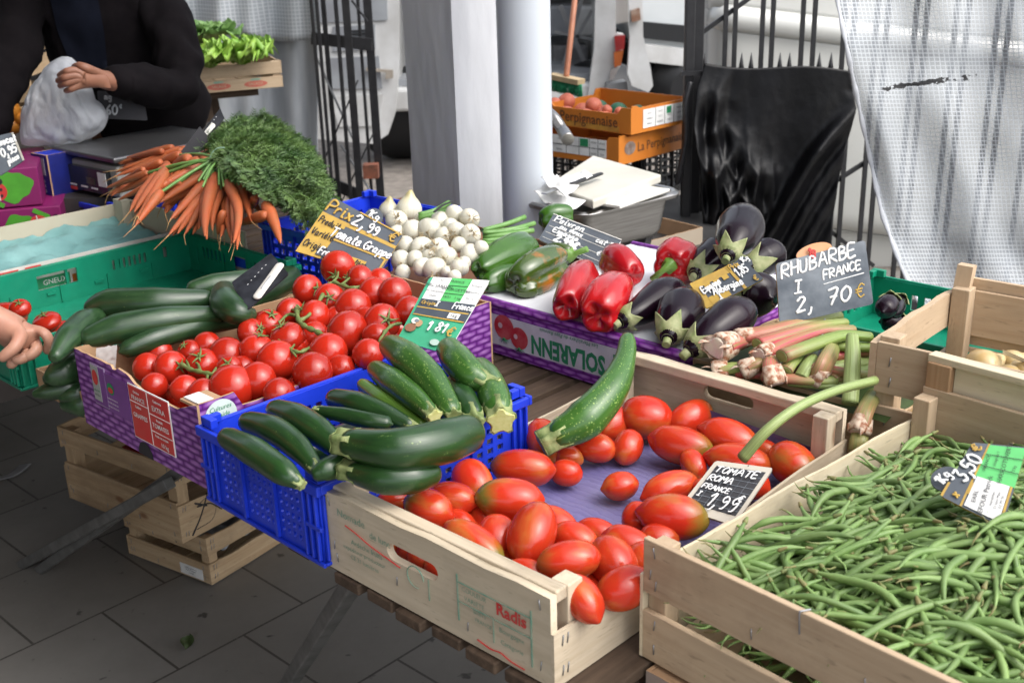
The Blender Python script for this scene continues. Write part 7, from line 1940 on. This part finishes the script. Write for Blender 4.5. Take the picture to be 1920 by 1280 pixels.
for k in range(1):
    A_, B_ = at(1130, 384 - 6 * k, .815 + .012 * k), at(1225, 352 - 5 * k, .815 + .012 * k)
    tag(MB().bar(A_, B_, .10, .008).build('tray_edge', M['white_plastic'], bevel=.002), ('lower white plastic tray in the sink under the board', 'upper white plastic tray in the sink under the board')[k], 'tray')
# beige carton under the sink
c = carton('carton', 'beige carton standing below the steel sink behind the peppers', (at(1120, 450, .62).x, at(1120, 450, .62).y + .12, .20), ys, .46, .3, .34, [([0, 1], [.34] * 2)] * 4, [pm('beige_carton', (.40, .34, .26), (.34, .28, .21), ns=5, rough=.8), M['cardboard']])

# ---------------------------------------------------------------- left background: tarpaulin, stool, lettuces
tp = pm('grey_tarpaulin', (.47, .50, .53), (.38, .41, .45), scale=(9, 1, 1.2), ns=3, detail=6, rough=.6)
def tarp(u, v):
    P = atY(150 + 446 * u, -150 + 640 * v, 5.15 + .05 * math.sin(u * 17 + v) + .03 * math.sin(u * 41) + .02 * mnoise.noise((u * 9, v * 7, 0))); P.z = max(P.z, .03); return P
mb = MB().grid(tarp, 70, 40); o = mb.build('tarpaulin', tp); o.modifiers.new('solid', 'SOLIDIFY').thickness = .004; tag(o, 'grey white tarpaulin hanging behind the lettuce crate', 'tarpaulin')
nm_ = new_mat('grid_net')
def net_mat():
    mt, nt, b = nm_; tc = nt.nodes.new('ShaderNodeTexCoord'); br = N_(nt, 'ShaderNodeTexBrick', Scale=1.0); br.offset = 0
    for k, v in (('Mortar Size', .0022), ('Mortar Smooth', .3), ('Brick Width', .016), ('Row Height', .016)): br.inputs[k].default_value = v
    mp = nt.nodes.new('ShaderNodeMapping'); mp.inputs['Rotation'].default_value = (R(90), 0, 0); L_(nt, tc.outputs['Object'], mp.inputs[0]); L_(nt, mp.outputs[0], br.inputs['Vector'])
    L_(nt, mixc(nt, br.outputs['Fac'], (.40, .44, .48), (.62, .65, .68)), b.inputs['Base Color']); b.inputs['Roughness'].default_value = .5; return mt
def net(u, v):
    P = atY(150 + 446 * u, -150 + (216 + 12 * math.sin(u * 9)) * v, 5.10 + .05 * math.sin(u * 17 + v * .3) + .03 * math.sin(u * 41)); return P
o = MB().grid(net, 70, 20).build('net_sheet', net_mat()); o.modifiers.new('solid', 'SOLIDIFY').thickness = .003; tag(o, 'pale grid reinforced net hanging over the top of the tarpaulin', 'net')
# lettuce crate on a stool
ZL = .875
A_, B_ = at(345, 180, ZL), at(529, 164, ZL); yl = math.atan2((B_ - A_).y, (B_ - A_).x); wl = (B_ - A_).length
LC = wood_crate('wooden_crate', 'pale slatted wooden crate of lettuces on a stool with red oval prints', (A_.x, A_.y, ZL), yl, wl, .42, .100, [(.002, .044), (.054, .100)], [(.002, .044), (.054, .100)], 'beige', te=.006, ts=.005, post=.03, staples=False)
for x in (wl - .24, wl - .10, wl - .40):
    MB().poly(disc(.045, .012, x, .022, -.0010)).build('red_oval', pm('faded_red', (.5, .13, .09), rough=.7), LC); text(LC, 'SALADE', .016, FM(x, .022, -.0016), M['beige_x'])
    MB().poly(disc(.02, .005, x, .038, -.0010)).build('green_crown', M['green_stamp'], LC)
st_ = empty('stool', (A_.x, A_.y, 0), yl, 'small wooden stool standing behind the carrots under the lettuce crate', 'stool')
MB().box(.02, wl - .08, .06, .4, ZL - .03, ZL - .003).build('seat', M['dark_x'], st_)
for (x0, x1, y) in ((wl - .30, wl - .32, .1), (wl - .28, wl - .13, .12), (.1, .02, .1), (.1, .0, .38), (wl - .2, wl - .12, .38)): MB().bar((x0, y, ZL - .03), (x1, y, 0), .035, .03).build('leg', M['dark_z'], st_)
lt1 = pm('lettuce_leaf', (.16, .34, .035), (.30, .48, .07), ns=16, detail=5, rough=.45, rnd=.1); lt2 = pm('cabbage_leaf', (.10, .22, .05), (.17, .30, .09), ns=10, detail=5, rough=.5, bmp=.5, bs_=40); lt3 = pm('lettuce_heart', (.34, .46, .16), (.5, .58, .3), ns=20, rough=.5)
def lettuce(P, rad, mats, lab, n=16, frill=.22, tall=.7, seed=0):
    root = empty('lettuce', P, 0, lab, 'lettuce'); rd = random.Random(seed)
    for k in range(n):
        a = k * 2.4 + rd.uniform(-.2, .2); f = (k + 1) / n; L = rad * (.55 + .6 * f); wd = L * rd.uniform(.5, .65); el = R(88 - 66 * f); ph = rd.uniform(0, 6)
        ca, sa = math.cos(a), math.sin(a)
        def leaf(u, v):
            s = (u - .5) * 2; w = wd * min(1, .3 + v * 1.6) * math.sqrt(max(.12, 1 - max(0, (v - .45) / .55) ** 2 * .9))
            ang = el - v * 1.15; 
            rr_ = L * .75 * v * math.cos(el - v * .55); zz = L * (v * math.sin(el) * tall * .8 + .12 * math.sin(v * 3.1)) + .12 * L * s * s
            fr = frill * L * (abs(s) ** 2 + v ** 3) * .5
            wob = fr * (math.sin(v * 19 + s * 5 + ph) * .4 + math.sin(u * 31 + v * 5 + ph * 2) * .35 * v + mnoise.noise((u * 8 + ph, v * 8, k)) * .9)
            x, y = rr_ + wob * .5 * math.cos(el + 1.5), s * w * (1 - .15 * v) + wob * .5
            return (x * ca - y * sa, x * sa + y * ca, zz + wob * .8)
        MB().grid(leaf, 22, 20).build('leaf', mats[min(len(mats) - 1, int(f * len(mats) * .999))], root)
    return root
lettuce(atY(395, 128, 4.40), .15, [lt3, lt1, lt1], 'frilly lettuce with a pale heart at the left of the crate', 18, .4, .7, 1)
lettuce(atY(455, 122, 4.45), .15, [lt1, lt1, lt1], 'yellow green frilly lettuce at the right of the crate', 20, .45, .75, 2)
lettuce(atY(390, 92, 4.68), .17, [lt2], 'dark green broad leaved lettuce on top at the back', 14, .16, .9, 3)
lettuce(atY(350, 92, 4.62), .14, [lt2, lt2], 'dark green lettuce at the left behind the seller elbow', 12, .12, 1.0, 5)
lettuce(atY(478, 92, 4.75), .09, [lt2, lt1], 'small lettuce in the back right corner of the crate', 12, .3, .7, 6)
g = Sign('black_board', 'black chalk board with white writing behind the lettuces at the top', 'board', [(300, -60), (340, -60), (341, 20), (300, 20)], (320, 0), 1.23, (.05, -.98, .1), M['black_print'])
g.write('Salade', .1, .80, .12, CH, .8, .002); g.write('1,00', .2, .95, .1, CH, .8, .002)

# ---------------------------------------------------------------- scale, ladybird boxes, cartons at the left
ZC = .805
A_, B_ = at(118, 352, ZC), at(240, 380, ZC); ysc = math.atan2((B_ - A_).y, (B_ - A_).x)
scl = empty('weighing_scale', (A_.x, A_.y, ZC), ysc, 'grey weighing scale with a dark display and a steel plate, left of the carrots', 'scale')
cas = pm('grey_casing', (.36, .36, .34), (.30, .30, .28), ns=5, rough=.45)
MB().box(.0, .27, .01, .36, .001, .085).build('casing', cas, scl, bevel=.006)
MB().box(.03, .24, -.004, .009, .008, .072).build('display_panel', pm('dark_panel', (.03, .034, .04), rough=.2), scl)
for x in (.055, .11, .16): MB().box(x, x + .03, -.006, -.0045, .018, .022).build('key_strip', M['white_print'], scl)
MB().box(.055, .085, -.0062, -.0045, .006, .014).build('red_key', M['red_print'], scl); MB().box(.14, .18, -.006, -.0045, .03, .048).build('display_window', pm('lcd', (.05, .06, .04), rough=.15), scl)
MB().box(.20, .238, -.0062, -.0045, .03, .066).build('sticker', M['white_print'], scl)
MB().box(-.045, .0, -.012, .05, .001, .082).build('printer_head', M['white_plastic'], scl, bevel=.005); MB().box(-.046, -.02, -.014, -.0125, .012, .06).build('green_sticker', M['green_print'], scl)
MB().box(-.02, .29, -.005, .38, .098, .112).build('plate', pm('dull_steel_plate', (.22, .22, .225), (.16, .16, .165), ns=4, rough=.3, metal=.8), scl, bevel=.004)
MB().box(.08, .18, .14, .24, .0852, .0975).build('plate_support', cas, scl)
plastic_crate('plastic_crate', 'blue plastic crate supporting the weighing scale', (A_.x - .02, A_.y - .02, .70), ysc, .29, .36, .090, 'blue_plastic', [(.03, .26, 9, .02, .072, 3, .5, .6)], [(.03, .33, 10, .02, .072, 3, .5, .6)])
mg = pm('magenta_card', (.22, .012, .11), (.18, .01, .09), ns=5, rough=.45)
lg_ = pm('leaf_green_print', (.08, .36, .03), rough=.5); lr_ = M['red_print']
def bug_box(cpx, z, w, yaw, lab, flip, words):
    P = at(*cpx, z); h = .10; c = empty('fruit_box', (P.x, P.y, z), yaw, lab, 'box')
    MB().box(0, w, 0, .30, .001, h).build('body', mg, c, bevel=.003)
    x0 = w * .50; s = -1 if flip else 1; zc = h * .5
    MB().poly(disc(.043, .040, x0 + s * .02, zc + s * .004, -.0010, 30, lambda a: 1 + .12 * math.sin(3 * a + 1) + .06 * math.sin(7 * a))).build('leaf_print', lg_, c)
    MB().bar((x0 - s * .047, -.0012, zc - s * .022), (x0 - s * .01, -.0012, zc - s * .044), .012, .0008, up=(0, -1, 0)).build('stem_print', lg_, c)
    MB().poly(disc(.023, .024, x0 - s * .02, zc - s * .006, -.0018)).build('ladybird_body', lr_, c)
    MB().poly(disc(.014, .010, x0 - s * .018, zc + s * .020, -.0024)).build('ladybird_head', M['black_print'], c)
    MB().bar((x0 - s * .02, -.0022, zc + s * .02), (x0 - s * .016, -.0022, zc - s * .029), .0025, .0005, up=(0, -1, 0)).build('wing_line', M['white_print'], c)
    for dx, dz in ((-.011, .004), (.009, .005), (-.012, -.011), (.009, -.011), (-.004, -.018)): MB().poly(disc(.0035, .0042, x0 - s * .02 + dx, zc - s * .006 + dz, -.0026)).build('ladybird_spot', M['black_print'], c)
    if words: text(c, 'Sib', .036, FM(w - .028, h * .68, -.0014, math.pi), pm('dark_print', (.05, .004, .03)), shear=.2)
    return c
bug_box((6, 466), .701, .155, R(14), 'lower magenta fruit box with an upside down ladybird print', True, True)
bug_box((-48, 396), .803, .165, R(17), 'upper magenta fruit box with a ladybird on a green leaf', False, False)
P = at(84, 362, .80)
c = carton('carton', 'small dark blue carton with grey panels between the magenta boxes and the scale', (P.x - .02, P.y, .795), R(-38), .075, .22, .115, [([0, 1], [.115] * 2)] * 4, [pm('navy_card', (.012, .02, .18), (.01, .015, .13), rough=.4), M['cardboard']])
MB().box(.012, .06, -.0016, -.0004, .06, .105).build('grey_panel', pm('grey_print', (.3, .32, .36)), c)
for k in range(3): text(c, 'fruits', .014, FM(.038, .045 - k * .013, -.0012), M['white_print'])
MB().box(.004, .071, .004, .216, .108, .1145).build('lid', M['blue_plastic'], c)
P = atY(172, 255, 3.72)
c = carton('carton', 'brown open carton with corner flaps behind the weighing scale', (P.x, P.y, P.z - .10), R(-6), .26, .28, .17, [([0, .80, .82, .95, 1], [.14, .14, .19, .19, .14]), ([0, 1], [.15] * 2), ([0, 1], [.15] * 2), ([0, 1], [.15] * 2)], [M['brownbox'], M['brownbox']])
P = atY(292, 246, 3.66); c = carton('carton', 'small blue carton behind the steel plate of the scale', (P.x, P.y, P.z - .075), R(-8), .055, .14, .085, [([0, 1], [.085] * 2)] * 4, [M['blue_plastic'], M['cardboard']])
tag(MB().box(-2.9, -1.0, 3.0, 4.2, .62, .80).build('back_table', pm('dark_bench', (.05, .045, .04), (.03, .03, .03))), 'dark table behind the scale carrying cartons', 'table')
g = Sign('price_slate', 'chalk written slate with a pale frame at the left border above the magenta boxes', 'price card', [(-35, 262), (25, 248), (46, 300), (0, 330)], (10, 285), 1.0, (.25, -.85, .45), M['slate'])
g.rect(.93, .0, 1.0, 1.0, pm('frame_beige', (.4, .38, .32)), 'frame_edge'); g.write('Avocat', .30, .30, .2, CH, .7, .0022); g.write('0,95', .35, .62, .24, CH, .8, .0022); g.write('piece', .45, .86, .16, CH, .7, .0018)

g = Sign('price_slate', 'dark slate with 60 written in chalk in front of the seller', 'price card', [(182, 170), (268, 176), (276, 226), (186, 222)], (228, 200), 1.0, (.05, -.95, .3), M['black_print'])
g.write('mg', .15, .30, .2, pm('dim_chalk', (.35, .36, .38)), .9, .0020); g.write('60', .16, .84, .34, pm('dim_chalk', (.4, .42, .44)), .9, .0026); g.write('€', .45, .6, .14, pm('dim_chalk', (.3, .32, .34)), .9, .0016)
orm = pm('orange_squash_skin', (.50, .20, .02), (.42, .14, .015), ns=8, rough=.4)
for k, (px, py, rp, ds) in enumerate(((12, 208, 26, 'large orange squash at the left border under the seller arm'), (40, 222, 13, 'small orange squash beside the large one'), (22, 236, 18, 'low orange squash above the chalk slate'))):
    P = atY(px, py, 3.25); o = link('squash', TM[k].copy(), None, P, look((.2, 0, 1)), rp / F_PX * depth(P)); o.data.materials.clear(); o.data.materials.append(orm); tag(o, ds, 'squash', 'orange squashes')
# stacked slatted crates at the far left behind the seller
for k in range(4):
    P = atY(-60, 60, 4.6)
    wood_crate('wooden_crate', ('lowest', 'second', 'third', 'topmost')[k] + ' crate of the dark stack behind the seller at the left border', (P.x - .25, 4.6, .65 + k * .18), R(4), .44, .3, .165, [(.002, .05), (.10, .165)], [(.002, .05), (.10, .165)], 'old', staples=False)
tag(MB().box(-3.2, -1.55, 4.55, 5.0, 0, .645).build('low_bench', pm('bench_dark', (.04, .04, .04))), 'dark bench carrying the crate stack behind the seller', 'bench')
bk = MB().grid(lambda u, v: (-4.8 + 3.35 * u, 5.3 + .05 * math.sin(u * 30), .05 + 2.6 * v), 60, 10).build('dark_curtain', pm('dark_cloth', (.03, .03, .033), (.02, .02, .022), ns=5, rough=.9)); bk.modifiers.new('solid', 'SOLIDIFY').thickness = .006
tag(bk, 'dark cloth hanging behind the seller at the left', 'curtain')

# ---------------------------------------------------------------- people
def skinned(name, chains, mat, parent, levels=2):
    """chains: lists of (point, rx, ry); a chain may start with an index pair (chain, node) to branch from"""
    verts, edges, rad, ids = [], [], [], []
    for ch in chains:
        row = []; prev = None
        for nd in ch:
            if isinstance(nd, tuple) and len(nd) == 2 and isinstance(nd[0], int): prev = ids[nd[0]][nd[1]]; row.append(prev); continue
            verts.append(Vector(nd[0])); rad.append((nd[1], nd[2] if len(nd) > 2 else nd[1])); i = len(verts) - 1
            if prev is not None: edges.append((prev, i))
            prev = i; row.append(i)
        ids.append(row)
    me = bpy.data.meshes.new(name); me.from_pydata([tuple(v) for v in verts], edges, []); o = bpy.data.objects.new(name, me); COL.objects.link(o)
    md = o.modifiers.new('skin', 'SKIN'); md.use_smooth_shade = True
    for i, sv in enumerate(me.skin_vertices[0].data): sv.radius = rad[i]; sv.use_root = (i == 0)
    ss = o.modifiers.new('sub', 'SUBSURF'); ss.levels = levels; ss.render_levels = levels
    dg = bpy.context.evaluated_depsgraph_get(); nm = bpy.data.meshes.new_from_object(o.evaluated_get(dg)); nm.name = name
    bpy.data.objects.remove(o); nm.materials.clear(); nm.materials.append(mat)
    for p in nm.polygons: p.use_smooth = True
    r = bpy.data.objects.new(name, nm); COL.objects.link(r)
    if parent is not None: r.parent = parent
    return r
skin = pm('skin', (.46, .25, .17), (.40, .19, .13), ns=18, detail=4, rough=.5, sss=.08, bmp=.1, bs_=160); skin2 = pm('tanned_skin', (.30, .14, .085), (.24, .10, .06), ns=18, detail=4, rough=.5, bmp=.1, bs_=120)
jk = pm('dark_jacket', (.0075, .006, .007), (.005, .004, .005), ns=30, rough=.95, spec=.12, bmp=.3, bs_=60); shirt = pm('navy_shirt', (.006, .008, .016), rough=.95, spec=.15)
def a3(px, py, Y): return atY(px, py, Y)
# seller
sel = empty('person', (a3(250, 200, 3.62).x, 3.62, 0), 0, 'seller in a dark open jacket leaning over and holding a white plastic bag', 'person')
so0 = Vector(sel.location)
def sp(px, py, Y): return a3(px, py, Y) - so0
def sz(x, y, z): return Vector((x, y, z))
hip = sz(.03, .08, .90); chest = sp(190, 60, 3.58); neck = sp(140, -25, 3.48); head1 = sp(118, -75, 3.42); head2 = sp(108, -150, 3.38); chin = sp(122, -18, 3.36)
shL, elL, wrL = sp(292, -10, 3.55), sp(345, 172, 3.34), sp(194, 150, 3.16)
shR, elR, wrR = sp(62, -20, 3.50), sp(10, 140, 3.30), sp(-40, 265, 3.15)
waist = sp(296, 215, 3.68)
pk_ = sp(166, 147, 3.08)
skinned('body', [[(hip, .12, .09), (waist, .11, .08), (chest, .10, .08), (neck, .052), (head1, .075, .085), (head2, .07, .08)], [(0, 2), (shL, .04), (elL, .034), (wrL, .032, .024), (pk_, .040, .022), (sp(152, 146, 3.06), .032, .019)],
    [(0, 2), (shR, .036), (elR, .032), (wrR, .026), (sp(-55, 300, 3.1), .035, .02)], [(0, 0), (sz(-.08, .1, .48), .085), (sz(-.09, .12, .09), .05), (sz(-.10, .0, .035), .035)], [(0, 0), (sz(.14, .1, .48), .085), (sz(.15, .12, .09), .05), (sz(.16, .0, .035), .035)],
    [(1, 4), (sp(142, 131, 3.05), .011), (sp(124, 134, 3.035), .0098), (sp(110, 143, 3.075), .0085)], [(1, 4), (sp(139, 141, 3.045), .0115), (sp(119, 146, 3.03), .010), (sp(107, 153, 3.07), .0085)],
    [(1, 4), (sp(140, 151, 3.045), .011), (sp(122, 157, 3.035), .0098), (sp(111, 162, 3.07), .008)], [(1, 4), (sp(146, 161, 3.05), .0105), (sp(132, 168, 3.04), .009), (sp(122, 171, 3.07), .0075)], [(1, 3), (sp(163, 128, 3.06), .012), (sp(149, 122, 3.06), .010), (sp(137, 126, 3.10), .008)]], skin2, sel)
jm = skinned('jacket', [[(hip + sz(.0, 0, .02), .21, .15), (waist, .20, .15), (sp(240, 140, 3.63), .20, .145), (chest, .185, .14), (sp(160, -10, 3.52), .11, .09)], [(0, 3), (shL, .082), (sp(330, 90, 3.44), .072), (elL, .066), (sp(262, 158, 3.25), .056), (sp(200, 150, 3.165), .047, .043)],
    [(0, 3), (shR, .10), (sp(25, 70, 3.42), .085), (elR, .066), (sp(-20, 225, 3.2), .055), (sp(-34, 252, 3.16), .048)]], jk, sel, 3)
for v in jm.data.vertices:
    v.co += v.normal * (.010 * mnoise.noise(v.co * 8) + .007 * (1 - abs(mnoise.noise(Vector((v.co.x * 16, v.co.y * 16, v.co.z * 7)))) * 2.5) + .004 * math.sin(v.co.z * 50 + v.co.x * 34 + 5 * mnoise.noise(v.co * 6)))
skinned('trousers', [[(hip + sz(0, 0, -.02), .17, .13), (sz(-.08, .1, .48), .095), (sz(-.09, .12, .08), .07)], [(0, 0), (sz(.14, .1, .48), .095), (sz(.15, .12, .08), .07)]], shirt, sel)
from mathutils.bvhtree import BVHTree
bvh = BVHTree.FromPolygons([v.co for v in jm.data.vertices], [tuple(p.vertices) for p in jm.data.polygons])
def on_jacket(px, py, off):
    o_ = CAM_O - so0; h = bvh.ray_cast(o_, ray(px, py).normalized()); return (h[0] - ray(px, py).normalized() * off) if h[0] else None
def shirtgrid(u, v):
    py = -8 + 175 * v; lx = interp([-10, 60, 110, 170], [92, 108, 128, 150], py); rx = interp([-10, 60, 110, 170], [182, 195, 200, 205], py)
    h = on_jacket(lx + (rx - lx) * u, py, .006); return h if h else sp(lx + (rx - lx) * u, py, 3.45)
MB().grid(shirtgrid, 12, 16).build('shirt', shirt, sel)
hm = pm('dark_hair', (.03, .022, .018), rough=.7)
MB().blob(lambda t, p: head2 + Vector((.092 * math.sin(p) * math.cos(t), .035 + .10 * math.sin(p) * math.sin(t), .02 + .095 * math.cos(p))), 20, 12).build('hair', hm, sel)
MB().tube([head1 + sz(0, -.08, .035), head1 + sz(0, -.108, .0)], [.010, .016], 8).build('nose', skin2, sel)
for s in (-1, 1):
    MB().blob(lambda t, p: head1 + sz(s * .032 + .011 * math.sin(p) * math.cos(t), -.074 + .008 * math.sin(p) * math.sin(t), .048 + .007 * math.cos(p)), 10, 8).build('eye', M['black_print'], sel)
    MB().blob(lambda t, p: head1 + sz(s * .088 + .010 * math.sin(p) * math.cos(t), .0 + .018 * math.sin(p) * math.sin(t), .02 + .03 * math.cos(p)), 10, 8).build('ear', skin2, sel)
MB().tube([head1 + sz(-.025, -.083, -.032), head1 + sz(0, -.09, -.034), head1 + sz(.025, -.083, -.032)], .006, 8).build('mouth', pm('lips', (.26, .09, .07)), sel)
# plastic bag
outl = [(112, 106), (128, 108), (141, 120), (150, 136), (158, 158), (178, 190), (200, 222), (196, 238), (170, 258), (140, 268), (90, 272), (48, 268), (46, 230), (52, 190), (58, 168), (78, 142), (92, 122)]
bc = a3(118, 196, 3.19)
ang_r = []
for x, y in outl:
    p = a3(x, y, 3.19) - bc; ang_r.append((math.atan2(p.z, p.x), math.hypot(p.x, p.z)))
ang_r.sort(); aa = [a for a, _ in ang_r]; rr2 = [r for _, r in ang_r]; aa = [aa[-1] - 2 * math.pi] + aa + [aa[0] + 2 * math.pi]; rr2 = [rr2[-1]] + rr2 + [rr2[0]]
def bag(t, p):
    a = (t + math.pi) % (2 * math.pi) - math.pi; r = interp(aa, rr2, a); s, c = math.sin(p), math.cos(p)
    w = .009 * abs(mnoise.noise((math.cos(t) * s * 2.6, math.sin(t) * s * 1.5 + .4, c * 2))) + .005 * abs(mnoise.noise((math.cos(t) * s * 6 + 4, math.sin(t) * s * 3.2, c * 4)))
    rr_ = r * (s ** .62) * (1 + .06 * mnoise.noise((t * 3, p * 2, 1)))
    return Vector((rr_ * math.cos(t), -.075 * c * (1 if c > 0 else .8) - w * 1.6 * (1 if c > 0 else -1), rr_ * math.sin(t)))
bgm = pm('white_bag_film', (.62, .645, .68), (.50, .525, .57), scale=(1, 1, .45), ns=9, detail=5, rough=.35, bmp=.6, bs_=34, bdist=.006, coat=.1)
bb_ = bgm.node_tree.nodes['Principled BSDF']; bb_.inputs['Transmission Weight'].default_value = .45; bb_.inputs['IOR'].default_value = 1.03
o = MB().blob(bag, 90, 60).build('plastic_bag', bgm, loc=bc); tag(o, 'crumpled white plastic bag held in the seller hand', 'bag')
# customer reaching in from the left border
YH = 1.86
cus = empty('person', (-1.42, 1.30, 0), 0, 'customer in a red sleeve reaching a hand over the green crate at the left border', 'person')
cu0 = Vector(cus.location)
def cp(px, py, Y=YH): return a3(px, py, Y) - cu0
wr = cp(-28, 588, 1.84); pm0 = cp(20, 616, 1.85); kn_ = cp(50, 632, 1.85)
skinned('body', [[(sz(0, 0, .95), .15, .11), (sz(.0, .02, 1.22), .15, .11), (sz(.0, .03, 1.42), .14, .10), (sz(0, .03, 1.53), .055), (sz(0, .05, 1.64), .08, .09), (sz(0, .05, 1.73), .07, .08)],
    [(0, 2), (sz(.19, .10, 1.40), .06), (sz(.30, .26, 1.12), .047), (wr, .029, .024), (pm0, .037, .021), (kn_, .035, .019)],
    [(0, 2), (sz(-.19, -.02, 1.40), .06), (sz(-.24, -.02, 1.10), .046), (sz(-.22, .1, .88), .03), (sz(-.22, .14, .80), .036, .02)],
    [(0, 0), (sz(-.09, 0, .5), .08), (sz(-.1, -.02, .09), .048), (sz(-.1, .12, .035), .035)], [(0, 0), (sz(.09, 0, .5), .08), (sz(.1, -.02, .09), .048), (sz(.1, .12, .035), .035)],
    [(1, 5), (cp(67, 620), .0115), (cp(84, 622, 1.85), .0105), (cp(94, 640, 1.85), .0098), (cp(87, 662, 1.86), .0085)],
    [(1, 5), (cp(66, 640), .0118), (cp(70, 656, 1.84), .0112), (cp(56, 668, 1.83), .0100), (cp(36, 670, 1.83), .0085)],
    [(1, 5), (cp(52, 655), .0112), (cp(50, 668, 1.83), .0105), (cp(34, 676, 1.82), .0095), (cp(20, 672, 1.82), .008)],
    [(1, 4), (cp(34, 664), .0105), (cp(26, 678, 1.82), .0098), (cp(14, 690, 1.82), .008)],
    [(1, 4), (cp(38, 634, 1.80), .0125), (cp(28, 652, 1.785), .0115), (cp(12, 664, 1.78), .0105), (cp(-2, 676, 1.78), .009)]], skin, cus)
redm = pm('red_sleeve', (.32, .015, .035), (.25, .01, .03), ns=40, rough=.9, bmp=.3, bs_=90)
skinned('pullover', [[(sz(0, 0, .92), .19, .14), (sz(.0, .02, 1.22), .185, .14), (sz(.0, .03, 1.42), .17, .125), (sz(0, .03, 1.50), .075)], [(0, 2), (sz(.19, .10, 1.40), .078), (sz(.30, .26, 1.12), .062), (wr + (sz(.30, .26, 1.12) - wr) * .5, .05), (wr + (sz(.30, .26, 1.12) - wr) * .09, .042)], [(0, 2), (sz(-.19, -.02, 1.40), .078), (sz(-.24, -.02, 1.10), .06), (sz(-.22, .09, .90), .045)]], redm, cus)
skinned('trousers', [[(sz(0, 0, .93), .17, .13), (sz(-.09, 0, .5), .095), (sz(-.1, -.02, .08), .07)], [(0, 0), (sz(.09, 0, .5), .095), (sz(.1, -.02, .08), .07)]], shirt, cus)
MB().blob(lambda t, p: sz(.095 * math.sin(p) * math.cos(t), .04 + .105 * math.sin(p) * math.sin(t), 1.72 + .095 * math.cos(p)), 20, 12).build('hair', hm, cus)
MB().tube([sz(0, .135, 1.67), sz(0, .165, 1.64)], [.010, .016], 8).build('nose', skin, cus)
for s in (-1, 1):
    MB().blob(lambda t, p: sz(s * .032 + .011 * math.sin(p) * math.cos(t), .128 + .008 * math.sin(p) * math.sin(t), 1.685 + .007 * math.cos(p)), 10, 8).build('eye', M['black_print'], cus)
    MB().blob(lambda t, p: sz(s * .088 + .010 * math.sin(p) * math.cos(t), .04 + .018 * math.sin(p) * math.sin(t), 1.66 + .03 * math.cos(p)), 10, 8).build('ear', skin, cus)
MB().tube([sz(-.025, .135, 1.605), sz(0, .142, 1.603), sz(.025, .135, 1.605)], .006, 8).build('mouth', pm('lips', (.26, .09, .07)), cus)
